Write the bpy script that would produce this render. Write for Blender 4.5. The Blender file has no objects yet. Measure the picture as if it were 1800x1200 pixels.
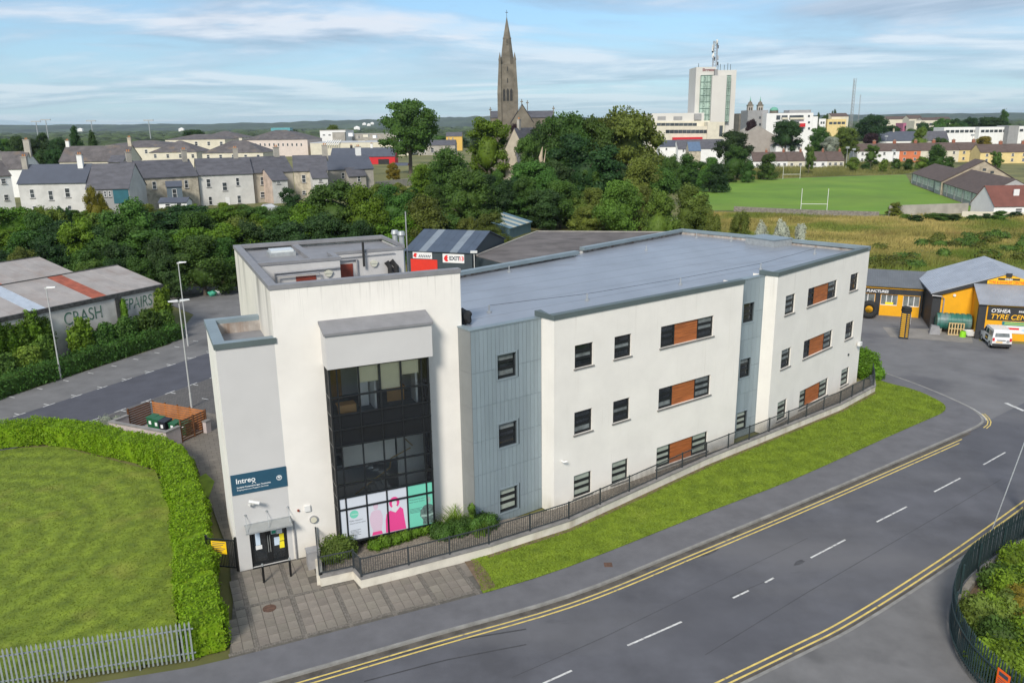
import bpy, bmesh, math, random
import numpy as np
from math import radians, sin, cos, pi, atan2, hypot
random.seed(7)
SC = bpy.context.scene
COL = SC.collection
# ---------------------------------------------------------------- camera
CAM_H = 21.0
PITCH, ROLL, FPX = radians(15.05), radians(-0.77), 1425.0      # surveyed for an 1800 px wide frame
cd = bpy.data.cameras.new('camera'); cam = bpy.data.objects.new('camera', cd); COL.objects.link(cam)
cd.sensor_fit = 'HORIZONTAL'; cd.sensor_width = 36.0; cd.lens = FPX / 1800.0 * 36.0
cd.clip_start = 0.5; cd.clip_end = 20000.0
FW = np.array([0, cos(PITCH), -sin(PITCH)]); UP0 = np.array([0, sin(PITCH), cos(PITCH)]); RT0 = np.array([1.0, 0, 0])
RT = cos(ROLL) * RT0 + sin(ROLL) * UP0; UP = -sin(ROLL) * RT0 + cos(ROLL) * UP0
from mathutils import Matrix, Vector
m = Matrix.Identity(4)
for i in range(3):
    m[i][0] = RT[i]; m[i][1] = UP[i]; m[i][2] = -FW[i]
m[2][3] = CAM_H
cam.matrix_world = m
SC.camera = cam
# ---------------------------------------------------------------- sky and sun
SUN_EL, SUN_AZ = radians(36), radians(197)          # azimuth from +Y clockwise: behind the camera, to the left
sd = Vector((sin(SUN_AZ) * cos(SUN_EL), cos(SUN_AZ) * cos(SUN_EL), sin(SUN_EL)))
ld = bpy.data.lights.new('sun', 'SUN'); ld.energy = 2.7; ld.angle = radians(14); ld.color = (1.0, 0.93, 0.83)
sun = bpy.data.objects.new('sun', ld); COL.objects.link(sun)
sun.rotation_euler = (-sd).to_track_quat('-Z', 'Y').to_euler(); sun.location = (0, 0, 200)
W = bpy.data.worlds.new('World'); SC.world = W; W.use_nodes = True
nt = W.node_tree; nt.nodes.clear()
def N(t, x=0, **kw):
    n = nt.nodes.new(t)
    for k, v in kw.items(): setattr(n, k, v)
    return n
def lk(a, b): nt.links.new(a, b)
wo = N('ShaderNodeOutputWorld'); bg = N('ShaderNodeBackground'); bg.inputs['Strength'].default_value = 0.088
sky = N('ShaderNodeTexSky', sky_type='NISHITA', sun_disc=False, sun_elevation=SUN_EL, sun_rotation=SUN_AZ, air_density=1.0, dust_density=0.3, ozone_density=3.0, altitude=50)
tc = N('ShaderNodeTexCoord'); sep = N('ShaderNodeSeparateXYZ'); lk(tc.outputs['Generated'], sep.inputs[0])
def math_(op, a, b=None, c=None):
    n = N('ShaderNodeMath', operation=op)
    for i, q in enumerate((a, b, c)):
        if q is None: continue
        if isinstance(q, (int, float)): n.inputs[i].default_value = q
        else: lk(q, n.inputs[i])
    return n.outputs[0]
zc = math_('ADD', math_('MAXIMUM', sep.outputs['Z'], 0.0), 0.05)
cb = N('ShaderNodeCombineXYZ'); lk(math_('DIVIDE', sep.outputs['X'], zc), cb.inputs[0]); lk(math_('DIVIDE', sep.outputs['Y'], zc), cb.inputs[1])
def cloud(scale, det, off, sx=1.0, dist=0.4):
    mp = N('ShaderNodeMapping'); mp.inputs['Location'].default_value = off; mp.inputs['Scale'].default_value = (scale * sx, scale, scale)
    lk(cb.outputs[0], mp.inputs[0])
    n = N('ShaderNodeTexNoise'); n.inputs['Scale'].default_value = 1.0; n.inputs['Detail'].default_value = det; n.inputs['Roughness'].default_value = 0.55; n.inputs['Distortion'].default_value = dist
    lk(mp.outputs[0], n.inputs['Vector']); return n.outputs['Fac']
def ramp(fac, stops):
    r = N('ShaderNodeValToRGB'); e = r.color_ramp.elements
    while len(e) < len(stops): e.new(0.5)
    for q, (p, c) in zip(e, stops): q.position = p; q.color = (*c, 1) if len(c) == 3 else c
    lk(fac, r.inputs[0]); return r.outputs[0]
c1 = cloud(0.36, 9, (3.1, 7.7, 0), 0.9, 0.5); c2 = cloud(0.36, 9, (3.2, 7.5, 0.06), 0.9, 0.5)
cover = ramp(c1, [(0.37, (0, 0, 0)), (0.53, (1, 1, 1))])
hz = ramp(sep.outputs['Z'], [(0.0, (0.3, 0.3, 0.3)), (0.12, (1, 1, 1))])     # clouds dissolve in the haze low down
shade = ramp(math_('ADD', math_('SUBTRACT', c1, c2), 0.5), [(0.42, (2.8, 3.5, 4.5)), (0.5, (4.2, 4.9, 5.9)), (0.58, (6.4, 6.6, 7.1))])
mixh = N('ShaderNodeMix', data_type='RGBA'); lk(ramp(sep.outputs['Z'], [(0.0, (0.75, 0.75, 0.75)), (0.25, (0, 0, 0))]), mixh.inputs['Factor'])
tint = N('ShaderNodeMix', data_type='RGBA', blend_type='MULTIPLY'); tint.inputs['Factor'].default_value = 1.0; lk(sky.outputs[0], tint.inputs['A']); tint.inputs['B'].default_value = (0.80, 0.98, 1.10, 1)
lk(tint.outputs['Result'], mixh.inputs['A']); mixh.inputs['B'].default_value = (3.3, 4.7, 5.9, 1)
mx = N('ShaderNodeMix', data_type='RGBA')
lk(math_('MULTIPLY', math_('MULTIPLY', cover, hz), 0.85), mx.inputs['Factor']); lk(mixh.outputs['Result'], mx.inputs['A']); lk(shade, mx.inputs['B'])
lk(mx.outputs['Result'], bg.inputs['Color']); lk(bg.outputs[0], wo.inputs[0])
vs = SC.view_settings; vs.view_transform = 'Standard'; vs.look = 'None'; vs.gamma = 1.0; vs.use_curve_mapping = False; vs.exposure = 0.57
SC.render.resolution_x = 1024; SC.render.resolution_y = 682
SC.cycles.max_bounces = 6; SC.cycles.transparent_max_bounces = 12
# ---------------------------------------------------------------- survey helpers: a sight line of the survey camera meets a height or a wall plane
def ray(u, v): return FW * FPX + RT * (u - 900) + UP * (600 - v)
def G(u, v, z=0.0):
    d = ray(u, v); t = (z - CAM_H) / d[2]; return (d[0] * t, d[1] * t)
def AtY(u, v, Y):
    d = ray(u, v); t = Y / d[1]; return (d[0] * t, Y, CAM_H + d[2] * t)
class Fr:                                   # wall frame: origin, direction along the wall, outward normal
    def __init__(s, O, Q=None, a=None, off=0.0):
        if a is None: a = atan2(Q[1] - O[1], Q[0] - O[0])
        else: a = radians(a)
        s.ex = (cos(a), sin(a)); s.n = (sin(a), -cos(a)); s.O = (O[0] + s.n[0] * off, O[1] + s.n[1] * off); s.a = a
        if Q is not None: s.L = hypot(Q[0] - O[0], Q[1] - O[1])
    def p(s, u, d, z): return (s.O[0] + s.ex[0] * u + s.n[0] * d, s.O[1] + s.ex[1] * u + s.n[1] * d, z)
    def xy(s, u, d): return s.p(u, d, 0)[:2]
    def on(s, u, v):
        d = ray(u, v); t = (s.n[0] * s.O[0] + s.n[1] * s.O[1]) / (s.n[0] * d[0] + s.n[1] * d[1])
        x, y = d[0] * t, d[1] * t
        return ((x - s.O[0]) * s.ex[0] + (y - s.O[1]) * s.ex[1], CAM_H + d[2] * t)
    def back(s, off): return Fr(s.O, a=math.degrees(s.a), off=off)
def sstep(a, b, x):
    t = min(1, max(0, (x - a) / (b - a))); return t * t * (3 - 2 * t)
def terrain(x, y):
    return 6.0 * sstep(108, 145, y) * sstep(30, -30, x) * (1 - sstep(420, 800, y)) - 0.06
# ---------------------------------------------------------------- materials
MATS = {}
def mat(name, col, rough=0.85, var=0.12, scale=3.0, bump=0.0, bscale=None, metal=0.0, spec=0.5, detail=5, col2=None, stretch=None, rnd=0.0, trans=0.0, emit=None):
    if name in MATS: return MATS[name]
    M = bpy.data.materials.new(name); M.use_nodes = True; t = M.node_tree; b = t.nodes['Principled BSDF']
    b.inputs['Roughness'].default_value = rough; b.inputs['Metallic'].default_value = metal; b.inputs['Specular IOR Level'].default_value = spec
    c = t.nodes.new('ShaderNodeTexCoord'); src = c.outputs['Object']
    if stretch:
        mp = t.nodes.new('ShaderNodeMapping'); mp.inputs['Scale'].default_value = stretch; t.links.new(src, mp.inputs[0]); src = mp.outputs[0]
    n = t.nodes.new('ShaderNodeTexNoise'); n.inputs['Scale'].default_value = scale; n.inputs['Detail'].default_value = detail; n.inputs['Roughness'].default_value = 0.62
    t.links.new(src, n.inputs['Vector'])
    r = t.nodes.new('ShaderNodeValToRGB'); e = r.color_ramp.elements
    lo = tuple(max(0, q * (1 - var)) for q in col); hi = tuple(min(1, q * (1 + var)) for q in (col2 or col))
    e[0].position = 0.34; e[0].color = (*lo, 1); e[1].position = 0.66; e[1].color = (*hi, 1)
    t.links.new(n.outputs['Fac'], r.inputs[0]); out = r.outputs[0]
    if rnd:
        oi = t.nodes.new('ShaderNodeObjectInfo'); h = t.nodes.new('ShaderNodeHueSaturation')
        mr = t.nodes.new('ShaderNodeMapRange'); mr.inputs['To Min'].default_value = 1 - rnd; mr.inputs['To Max'].default_value = 1 + rnd
        t.links.new(oi.outputs['Random'], mr.inputs[0]); t.links.new(mr.outputs[0], h.inputs['Value'])
        m2 = t.nodes.new('ShaderNodeMapRange'); m2.inputs['To Min'].default_value = 0.5 - rnd * 0.09; m2.inputs['To Max'].default_value = 0.5 + rnd * 0.05
        w = t.nodes.new('ShaderNodeMath'); w.operation = 'FRACT'; w2 = t.nodes.new('ShaderNodeMath'); w2.operation = 'MULTIPLY'; w2.inputs[1].default_value = 7.31
        t.links.new(oi.outputs['Random'], w2.inputs[0]); t.links.new(w2.outputs[0], w.inputs[0]); t.links.new(w.outputs[0], m2.inputs[0]); t.links.new(m2.outputs[0], h.inputs['Hue'])
        t.links.new(out, h.inputs['Color']); out = h.outputs[0]
    t.links.new(out, b.inputs['Base Color'])
    if trans:
        tr = t.nodes.new('ShaderNodeBsdfTranslucent'); t.links.new(out, tr.inputs['Color']); ms = t.nodes.new('ShaderNodeMixShader'); ms.inputs[0].default_value = trans
        t.links.new(b.outputs[0], ms.inputs[1]); t.links.new(tr.outputs[0], ms.inputs[2]); t.links.new(ms.outputs[0], t.nodes['Material Output'].inputs[0])
    if bump:
        n2 = t.nodes.new('ShaderNodeTexNoise'); n2.inputs['Scale'].default_value = bscale or scale * 6; n2.inputs['Detail'].default_value = 4
        t.links.new(src, n2.inputs['Vector'])
        bp = t.nodes.new('ShaderNodeBump'); bp.inputs['Strength'].default_value = bump; bp.inputs['Distance'].default_value = 0.03
        t.links.new(n2.outputs['Fac'], bp.inputs['Height']); t.links.new(bp.outputs[0], b.inputs['Normal'])
    if emit: b.inputs['Emission Color'].default_value = (*emit, 1); b.inputs['Emission Strength'].default_value = 1
    MATS[name] = M; return M
def nodes_of(M): return M.node_tree, M.node_tree.nodes['Principled BSDF']
def overlay(M, col, fac_fn, op='MIX'):
    """blend a second colour over the base colour with a factor socket made by fac_fn(tree)"""
    t, b = nodes_of(M); src = b.inputs['Base Color'].links[0].from_socket
    mxn = t.nodes.new('ShaderNodeMix'); mxn.data_type = 'RGBA'; mxn.blend_type = op
    t.links.new(src, mxn.inputs['A']); mxn.inputs['B'].default_value = (*col, 1); t.links.new(fac_fn(t), mxn.inputs['Factor'])
    t.links.new(mxn.outputs['Result'], b.inputs['Base Color'])
def nfac(scale, lo, hi, stretch=(1, 1, 1), k=1.0, detail=4, loc=(0, 0, 0)):
    def fn(t):
        c = t.nodes.new('ShaderNodeTexCoord'); mp = t.nodes.new('ShaderNodeMapping'); mp.inputs['Scale'].default_value = stretch; mp.inputs['Location'].default_value = loc
        t.links.new(c.outputs['Object'], mp.inputs[0])
        n = t.nodes.new('ShaderNodeTexNoise'); n.inputs['Scale'].default_value = scale; n.inputs['Detail'].default_value = detail; t.links.new(mp.outputs[0], n.inputs['Vector'])
        r = t.nodes.new('ShaderNodeMapRange'); r.inputs['From Min'].default_value = lo; r.inputs['From Max'].default_value = hi; r.inputs['To Max'].default_value = k
        t.links.new(n.outputs['Fac'], r.inputs[0]); return r.outputs[0]
    return fn
# ---------------------------------------------------------------- mesh builder
class MB:
    def __init__(s): s.v = []; s.f = []; s.m = []
    def add(s, vs, fs, mi=0):
        k = len(s.v); s.v += [tuple(q) for q in vs]; s.f += [tuple(k + i for i in f) for f in fs]; s.m += [mi] * len(fs); return s
    def hexa(s, p, mi=0): return s.add(p, [(0, 3, 2, 1), (4, 5, 6, 7), (0, 1, 5, 4), (1, 2, 6, 5), (2, 3, 7, 6), (3, 0, 4, 7)], mi)
    def box(s, x0, y0, z0, x1, y1, z1, mi=0):
        return s.hexa([(x0, y0, z0), (x1, y0, z0), (x1, y1, z0), (x0, y1, z0), (x0, y0, z1), (x1, y0, z1), (x1, y1, z1), (x0, y1, z1)], mi)
    def fbox(s, F, s0, s1, d0, d1, z0, z1, mi=0):
        return s.hexa([F.p(s0, d1, z0), F.p(s1, d1, z0), F.p(s1, d0, z0), F.p(s0, d0, z0), F.p(s0, d1, z1), F.p(s1, d1, z1), F.p(s1, d0, z1), F.p(s0, d0, z1)], mi)
    def prism(s, pts, z0, z1, mi=0):
        n = len(pts); a = [(x, y, z0) for x, y in pts] + [(x, y, z1) for x, y in pts]
        return s.add(a, [tuple(range(n - 1, -1, -1)), tuple(range(n, 2 * n))] + [(i, (i + 1) % n, n + (i + 1) % n, n + i) for i in range(n)], mi)
    def fprism(s, F, pts, d0, d1, mi=0):      # polygon (s,z) in the wall plane, extruded along the normal
        n = len(pts); a = [F.p(u, d1, z) for u, z in pts] + [F.p(u, d0, z) for u, z in pts]
        return s.add(a, [tuple(range(n)), tuple(range(2 * n - 1, n - 1, -1))] + [(i, n + i, n + (i + 1) % n, (i + 1) % n) for i in range(n)], mi)
    def poly(s, pts, mi=0): return s.add(pts, [tuple(range(len(pts)))], mi)
    def tube(s, pts, r, n=8, mi=0, caps=True):
        pts = [Vector(p) for p in pts]; k = len(s.v); rr = r if isinstance(r, (list, tuple)) else [r] * len(pts)
        for i, p in enumerate(pts):
            t = ((pts[min(i + 1, len(pts) - 1)] - pts[max(i - 1, 0)])).normalized()
            a = t.orthogonal().normalized() if abs(t.z) > 0.9 else t.cross(Vector((0, 0, 1))).normalized(); b = t.cross(a)
            for j in range(n):
                q = p + (a * cos(2 * pi * j / n) + b * sin(2 * pi * j / n)) * rr[i]; s.v.append(tuple(q))
        for i in range(len(pts) - 1):
            for j in range(n): s.f.append((k + i * n + j, k + i * n + (j + 1) % n, k + (i + 1) * n + (j + 1) % n, k + (i + 1) * n + j)); s.m.append(mi)
        if caps:
            s.f.append(tuple(k + j for j in range(n))[::-1]); s.f.append(tuple(k + (len(pts) - 1) * n + j for j in range(n))); s.m += [mi, mi]
        return s
    def cyl(s, x, y, z0, z1, r, n=12, r2=None, mi=0): return s.tube([(x, y, z0), (x, y, z1)], [r, r if r2 is None else r2], n, mi)
    def wall(s, F, s0, s1, z0, z1, ops=(), depth=0.2, mi=0):
        ss = sorted({s0, s1, *[o[0] for o in ops], *[o[1] for o in ops]}); zz = sorted({z0, z1, *[o[2] for o in ops], *[o[3] for o in ops]})
        ss = [q for q in ss if s0 - 1e-6 <= q <= s1 + 1e-6]; zz = [q for q in zz if z0 - 1e-6 <= q <= z1 + 1e-6]
        for a, b in zip(ss, ss[1:]):
            for c, d in zip(zz, zz[1:]):
                x, y = (a + b) / 2, (c + d) / 2
                if any(o[0] < x < o[1] and o[2] < y < o[3] for o in ops): continue
                s.poly([F.p(a, 0, c), F.p(b, 0, c), F.p(b, 0, d), F.p(a, 0, d)], mi)
        for a, b, c, d in [o[:4] for o in ops]:
            e = -depth
            s.add([F.p(a, 0, c), F.p(b, 0, c), F.p(b, 0, d), F.p(a, 0, d), F.p(a, e, c), F.p(b, e, c), F.p(b, e, d), F.p(a, e, d)], [(0, 4, 5, 1), (1, 5, 6, 2), (2, 6, 7, 3), (3, 7, 4, 0)], mi)
        return s
    def build(s, name, mats, parent=None, smooth=False, fix=True):
        o0 = Vector(parent_origin(parent)) if parent else Vector((0, 0, 0))
        me = bpy.data.meshes.new(name); me.from_pydata([(x - o0.x, y - o0.y, z - o0.z) for x, y, z in s.v], [], s.f)
        if not isinstance(mats, (list, tuple)): mats = [mats]
        for q in mats: me.materials.append(q)
        if len(mats) > 1: me.polygons.foreach_set('material_index', s.m)
        if fix:
            b = bmesh.new(); b.from_mesh(me); bmesh.ops.recalc_face_normals(b, faces=b.faces); b.to_mesh(me); b.free()
        if smooth: me.shade_smooth()
        o = bpy.data.objects.new(name, me); COL.objects.link(o)
        if parent: o.parent = parent
        return o
def parent_origin(p):
    x = Vector((0, 0, 0))
    while p is not None: x += p.location; p = p.parent
    return x
def tag(o, label=None, cat=None, group=None, kind=None):
    if label: o['label'] = label
    if cat: o['category'] = cat
    if group: o['group'] = group
    if kind: o['kind'] = kind
    return o
def thing(name, loc, label, cat, group=None):
    o = bpy.data.objects.new(name, None); COL.objects.link(o); o.location = (loc[0], loc[1], loc[2] if len(loc) > 2 else 0); o.empty_display_size = 0.3
    return tag(o, label, cat, group)
def copy_tree(o, parent=None):
    c = o.copy(); COL.objects.link(c)
    if parent: c.parent = parent
    for ch in o.children: copy_tree(ch, c)
    return c
def sheet(name, pts, z, M, kind='structure', parent=None, thick=None, mi=None):
    b = MB()
    if thick: b.prism(pts, z - thick, z)
    else: b.poly([(x, y, z) for x, y in pts])
    o = b.build(name, M, parent); me = o.data
    bb = bmesh.new(); bb.from_mesh(me); bmesh.ops.triangulate(bb, faces=[f for f in bb.faces if len(f.verts) > 4]); bb.to_mesh(me); bb.free()
    if kind: o['kind'] = kind
    return o
def text(body, F, s, z, size, M, parent, d=0.012, name='lettering', align='LEFT', shear=0.0, bold=0.0, xs=1.0, depth=0.004, rot=0.0):
    cu = bpy.data.curves.new(name, 'FONT'); cu.body = body; cu.size = size; cu.align_x = align; cu.extrude = depth; cu.shear = shear; cu.offset = bold
    to = bpy.data.objects.new(name, cu); COL.objects.link(to); bpy.context.view_layer.update()
    me = bpy.data.meshes.new_from_object(to.evaluated_get(bpy.context.evaluated_depsgraph_get())); bpy.data.objects.remove(to); bpy.data.curves.remove(cu)
    o0 = parent_origin(parent)
    for v in me.vertices:
        x, y, w = v.co; x *= xs
        if rot: x, y = x * cos(rot) - y * sin(rot), x * sin(rot) + y * cos(rot)
        v.co = Vector(F.p(s + x, d + w, z + y)) - o0
    me.materials.clear(); me.materials.append(M); me.name = name
    o = bpy.data.objects.new(name, me); COL.objects.link(o); o.parent = parent; return o
def offset_line(P, w):
    out = []
    for i, p in enumerate(P):
        a = P[max(i - 1, 0)]; b = P[min(i + 1, len(P) - 1)]; dx, dy = b[0] - a[0], b[1] - a[1]; l = hypot(dx, dy)
        out.append((p[0] - dy / l * w, p[1] + dx / l * w))
    return out
def strip(P, w0, w1): return offset_line(P, w0) + offset_line(P, w1)[::-1]
def along(P, d):
    for a, b in zip(P, P[1:]):
        l = hypot(b[0] - a[0], b[1] - a[1])
        if d <= l: return (a[0] + (b[0] - a[0]) * d / l, a[1] + (b[1] - a[1]) * d / l), atan2(b[1] - a[1], b[0] - a[0])
        d -= l
    return P[-1], atan2(P[-1][1] - P[-2][1], P[-1][0] - P[-2][0])
def plen(P): return sum(hypot(b[0] - a[0], b[1] - a[1]) for a, b in zip(P, P[1:]))
def inside(p, poly):
    x, y = p; r = False
    for (x0, y0), (x1, y1) in zip(poly, poly[1:] + poly[:1]):
        if (y0 > y) != (y1 > y) and x < (x1 - x0) * (y - y0) / (y1 - y0) + x0: r = not r
    return r
def smooth_line(P, n=6):
    out = []
    for i in range(len(P) - 1):
        p0, p1, p2, p3 = P[max(i - 1, 0)], P[i], P[i + 1], P[min(i + 2, len(P) - 1)]
        for k in range(n):
            t = k / n
            out.append(tuple(0.5 * (2 * p1[j] + (p2[j] - p0[j]) * t + (2 * p0[j] - 5 * p1[j] + 4 * p2[j] - p3[j]) * t * t + (3 * p1[j] - p0[j] - 3 * p2[j] + p3[j]) * t ** 3) for j in (0, 1)))
    return out + [P[-1]]
def mesh_np(name, V, Fq, M, parent=None, mats_idx=None):
    """many quads (n,4) or triangles (n,3) from numpy arrays"""
    me = bpy.data.meshes.new(name); k = Fq.shape[1]
    me.vertices.add(len(V)); me.vertices.foreach_set('co', V.astype(np.float32).ravel())
    me.loops.add(Fq.size); me.loops.foreach_set('vertex_index', Fq.astype(np.int32).ravel())
    me.polygons.add(len(Fq)); me.polygons.foreach_set('loop_start', np.arange(0, Fq.size, k, dtype=np.int32)); me.polygons.foreach_set('loop_total', np.full(len(Fq), k, dtype=np.int32))
    for q in (M if isinstance(M, (list, tuple)) else [M]): me.materials.append(q)
    if mats_idx is not None: me.polygons.foreach_set('material_index', mats_idx.astype(np.int32))
    me.update(calc_edges=True)
    o = bpy.data.objects.new(name, me); COL.objects.link(o)
    if parent: o.parent = parent
    return o
RNG = np.random.default_rng(11)
def leaf_quads(C, Nn, size, jitter=0.5, asp=0.62):
    """rhombic leaves at centres C with rough normals Nn"""
    n = len(C); nn = Nn + RNG.normal(0, jitter, (n, 3)); nn /= np.linalg.norm(nn, axis=1)[:, None] + 1e-9
    r = RNG.normal(0, 1, (n, 3)); a = np.cross(nn, r); a /= np.linalg.norm(a, axis=1)[:, None] + 1e-9; b = np.cross(nn, a)
    sz = (size * RNG.uniform(0.65, 1.3, n))[:, None]
    V = np.stack([C - a * sz, C - b * sz * asp, C + a * sz, C + b * sz * asp], 1).reshape(-1, 3)
    return V, np.arange(4 * n).reshape(-1, 4)
# ================================================================ materials shared by many things
m_asph = mat('asphalt', (0.092, 0.094, 0.107), 0.9, 0.22, 0.3, 0.25, 40, detail=8)
overlay(m_asph, (0.14, 0.139, 0.145), nfac(0.13, 0.48, 0.7, (0.35, 1.2, 1), 0.75))
overlay(m_asph, (0.075, 0.077, 0.09), nfac(0.09, 0.55, 0.62, k=0.5, detail=7, loc=(31, 5, 0)))
overlay(m_asph, (0.035, 0.036, 0.042), nfac(0.5, 0.66, 0.78, (0.5, 1.4, 1), 0.55, 6))
m_asph2 = mat('worn_asphalt', (0.15, 0.148, 0.148), 0.92, 0.16, 0.5, 0.3, 30, detail=8)
overlay(m_asph2, (0.06, 0.06, 0.062), nfac(0.22, 0.56, 0.7, k=0.6, detail=6))
m_path = mat('footpath_asphalt', (0.125, 0.125, 0.135), 0.92, 0.12, 0.8, 0.25, 40, detail=7)
m_lane = mat('lane_asphalt', (0.072, 0.074, 0.09), 0.9, 0.14, 0.5, 0.25, 30, detail=7)
m_yard = mat('yard_asphalt', (0.15, 0.15, 0.155), 0.92, 0.15, 0.3, 0.3, 30, detail=8)
overlay(m_yard, (0.085, 0.085, 0.095), nfac(0.12, 0.52, 0.62, k=0.8, detail=6))
m_kerb = mat('kerb_concrete', (0.23, 0.225, 0.21), 0.9, 0.2, 2.0, 0.2)
m_yellow = mat('yellow_paint', (0.62, 0.47, 0.13), 0.8, 0.18, 3.0); overlay(m_yellow, (0.12, 0.12, 0.12), nfac(3.5, 0.58, 0.72, k=0.8))
m_white = mat('white_paint', (0.56, 0.56, 0.54), 0.8, 0.15, 3.0); overlay(m_white, (0.16, 0.16, 0.165), nfac(5, 0.5, 0.68, k=0.75))
m_joint = mat('paving_joint', (0.10, 0.092, 0.078), 0.95, 0.2, 4)
m_slab = mat('paving_slab', (0.215, 0.192, 0.16), 0.9, 0.2, 1.2, 0.15, 20, rnd=0.14)
m_sett = mat('dark_sett', (0.155, 0.14, 0.12), 0.9, 0.3, 8)
m_concrete = mat('concrete', (0.3, 0.285, 0.255), 0.9, 0.18, 0.8, 0.15)
m_earth = mat('bare_earth', (0.15, 0.105, 0.065), 0.95, 0.3, 2.5, 0.4)
m_gravel = mat('gravel', (0.21, 0.18, 0.145), 0.95, 0.5, 14, 0.8, 22, detail=3)
m_steel = mat('galvanised_steel', (0.42, 0.44, 0.44), 0.5, 0.12, 4, metal=0.5)
m_darkmetal = mat('dark_grey_metal', (0.035, 0.042, 0.047), 0.5, 0.1, 4)
m_greenmetal = mat('dark_green_metal', (0.018, 0.038, 0.04), 0.5, 0.15, 4)
m_black = mat('black_gloss', (0.008, 0.009, 0.01), 0.3, 0.1, 4)
m_rubber = mat('rubber', (0.018, 0.018, 0.018), 0.85, 0.2, 6)
# lawn colours: mown grass with worn patches and mower tracks
def grass(name, c, c2, dry, dk=0.55):
    M = mat(name, c, 0.95, 0.18, 1.3, 0.5, 30, col2=c2, detail=9)
    overlay(M, dry, nfac(0.35, 0.55, 0.8, k=dk, detail=7)); overlay(M, (c[0] * 0.5, c[1] * 0.55, c[2] * 0.5), nfac(0.5, 0.58, 0.8, (1, 0.35, 1), 0.6, 5, (9, 3, 0)))
    return M
m_lawn = grass('lawn_grass', (0.115, 0.172, 0.012), (0.165, 0.222, 0.016), (0.24, 0.215, 0.045), 0.65)
m_verge = grass('verge_grass', (0.125, 0.195, 0.01), (0.18, 0.255, 0.014), (0.23, 0.225, 0.05), 0.4)
m_pitch = mat('pitch_grass', (0.10, 0.205, 0.012), 0.95, 0.1, 0.05, col2=(0.14, 0.25, 0.016), detail=8); overlay(m_pitch, (0.16, 0.2, 0.03), nfac(0.04, 0.5, 0.75, (0.3, 1, 1), 0.6))
m_meadow = mat('meadow', (0.075, 0.095, 0.022), 0.95, 0.3, 0.06, 0.5, 2.0, col2=(0.16, 0.15, 0.05), detail=8)
m_blade = mat('grass_blades', (0.135, 0.198, 0.012), 0.8, 0.15, 0.9, col2=(0.17, 0.232, 0.016), trans=0.3)
overlay(m_blade, (0.22, 0.19, 0.05), nfac(0.35, 0.55, 0.8, k=0.6, detail=7))
m_tall = mat('tall_grass', (0.14, 0.165, 0.022), 0.9, 0.25, 0.045, col2=(0.38, 0.30, 0.10), trans=0.2, detail=7)
overlay(m_tall, (0.20, 0.10, 0.045), nfac(0.06, 0.64, 0.74, k=0.7, loc=(40, 11, 0)))
overlay(m_tall, (0.10, 0.165, 0.015), nfac(0.04, 0.48, 0.6, k=0.85, loc=(7, 70, 0)))
# ================================================================ ground
xs = sorted({*np.linspace(-60, 160, 56).round(2), *np.linspace(-300, 300, 41).round(2), *np.linspace(-9000, 9000, 37).round(1)})
ys = sorted({*np.linspace(-40, 200, 61).round(2), *np.linspace(200, 900, 36).round(2), *np.linspace(900, 9000, 20).round(1), -400.0})
b = MB(); b.v = [(x, y, terrain(x, y)) for y in ys for x in xs]; nx = len(xs)
for j in range(len(ys) - 1):
    for i in range(nx - 1): b.f.append((j * nx + i, j * nx + i + 1, (j + 1) * nx + i + 1, (j + 1) * nx + i)); b.m.append(0)
tag(b.build('ground', m_meadow, smooth=True, fix=False), kind='structure')
KERB = smooth_line([(-45, 10.6), (-30, 17.6), (-9.5, 27.2), (-3.55, 30.0), (2.45, 32.8), (8.5, 36.7), (17.6, 42.8), (31.3, 52.3)], 4)
CORNER = smooth_line([(31.3, 52.3), (33.4, 54.0), (34.1, 56), (34.0, 58.1), (33.1, 62.2), (31.6, 66.2), (30.2, 70.0)], 3)
FKERB = smooth_line([(-45, -6), (-10, 15.0), (4, 23.9), (11.3, 28.3), (14.4, 30.2), (19.8, 34.1), (27.3, 39.9), (50, 58)], 4)
LAWN_E = smooth_line([(-1.5, 33.1), (2.6, 35.3), (10.5, 40.7), (17.1, 45.1), (25.4, 51.4), (30.4, 55.1)], 3)
LAWN_R = smooth_line([(30.4, 55.1), (31.9, 56.4), (32.6, 58.2), (32.0, 61.2), (30.7, 63.1), (29.7, 65.5)], 3)
WALLP = [(-9.2, 34.0), (-7.7, 34.6), (-7.2, 33.8), (-5.1, 34.8), (-1.3, 36.7), (2.9, 39.3), (12.1, 47.3), (24.3, 56.9), (28.6, 61.0), (29.6, 63.6)]
sheet('road', KERB + [(34.3, 54.7), (42.6, 61.0), (75, 85)] + [(80, 80)] + FKERB[::-1], 0.0, m_asph)
sheet('yard', [(33.0, 53.4), (76, 85), (85, 100), (30, 98), (20, 84), (29.4, 70.0)] + CORNER[::-1][:-3], -0.004, m_yard)
sheet('footpath', KERB + CORNER[1:] + LAWN_R[::-1] + LAWN_E[::-1][1:] + [(-11.7, 28.6), (-13.0, 28.1), (-30, 23.8), (-45, 18)], 0.10, m_path, thick=0.2)
sheet('far_footpath', FKERB + [(50, 40), (24, 30), (17.5, 20), (-45, -25)], 0.09, m_asph2, thick=0.2)
sheet('kerb', strip(KERB + CORNER[1:], -0.02, 0.13), 0.108, m_kerb, thick=0.25)
sheet('kerb', strip(FKERB, -0.13, 0.02), 0.098, m_kerb, thick=0.25)
m_gut = mat('gutter_dirt', (0.085, 0.075, 0.062), 0.95, 0.35, 1.5)
sheet('gutter', strip(KERB, -0.3, -0.02), 0.0025, m_gut)
sheet('gutter', strip(FKERB, 0.02, 0.2), 0.0025, m_gut)
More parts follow.
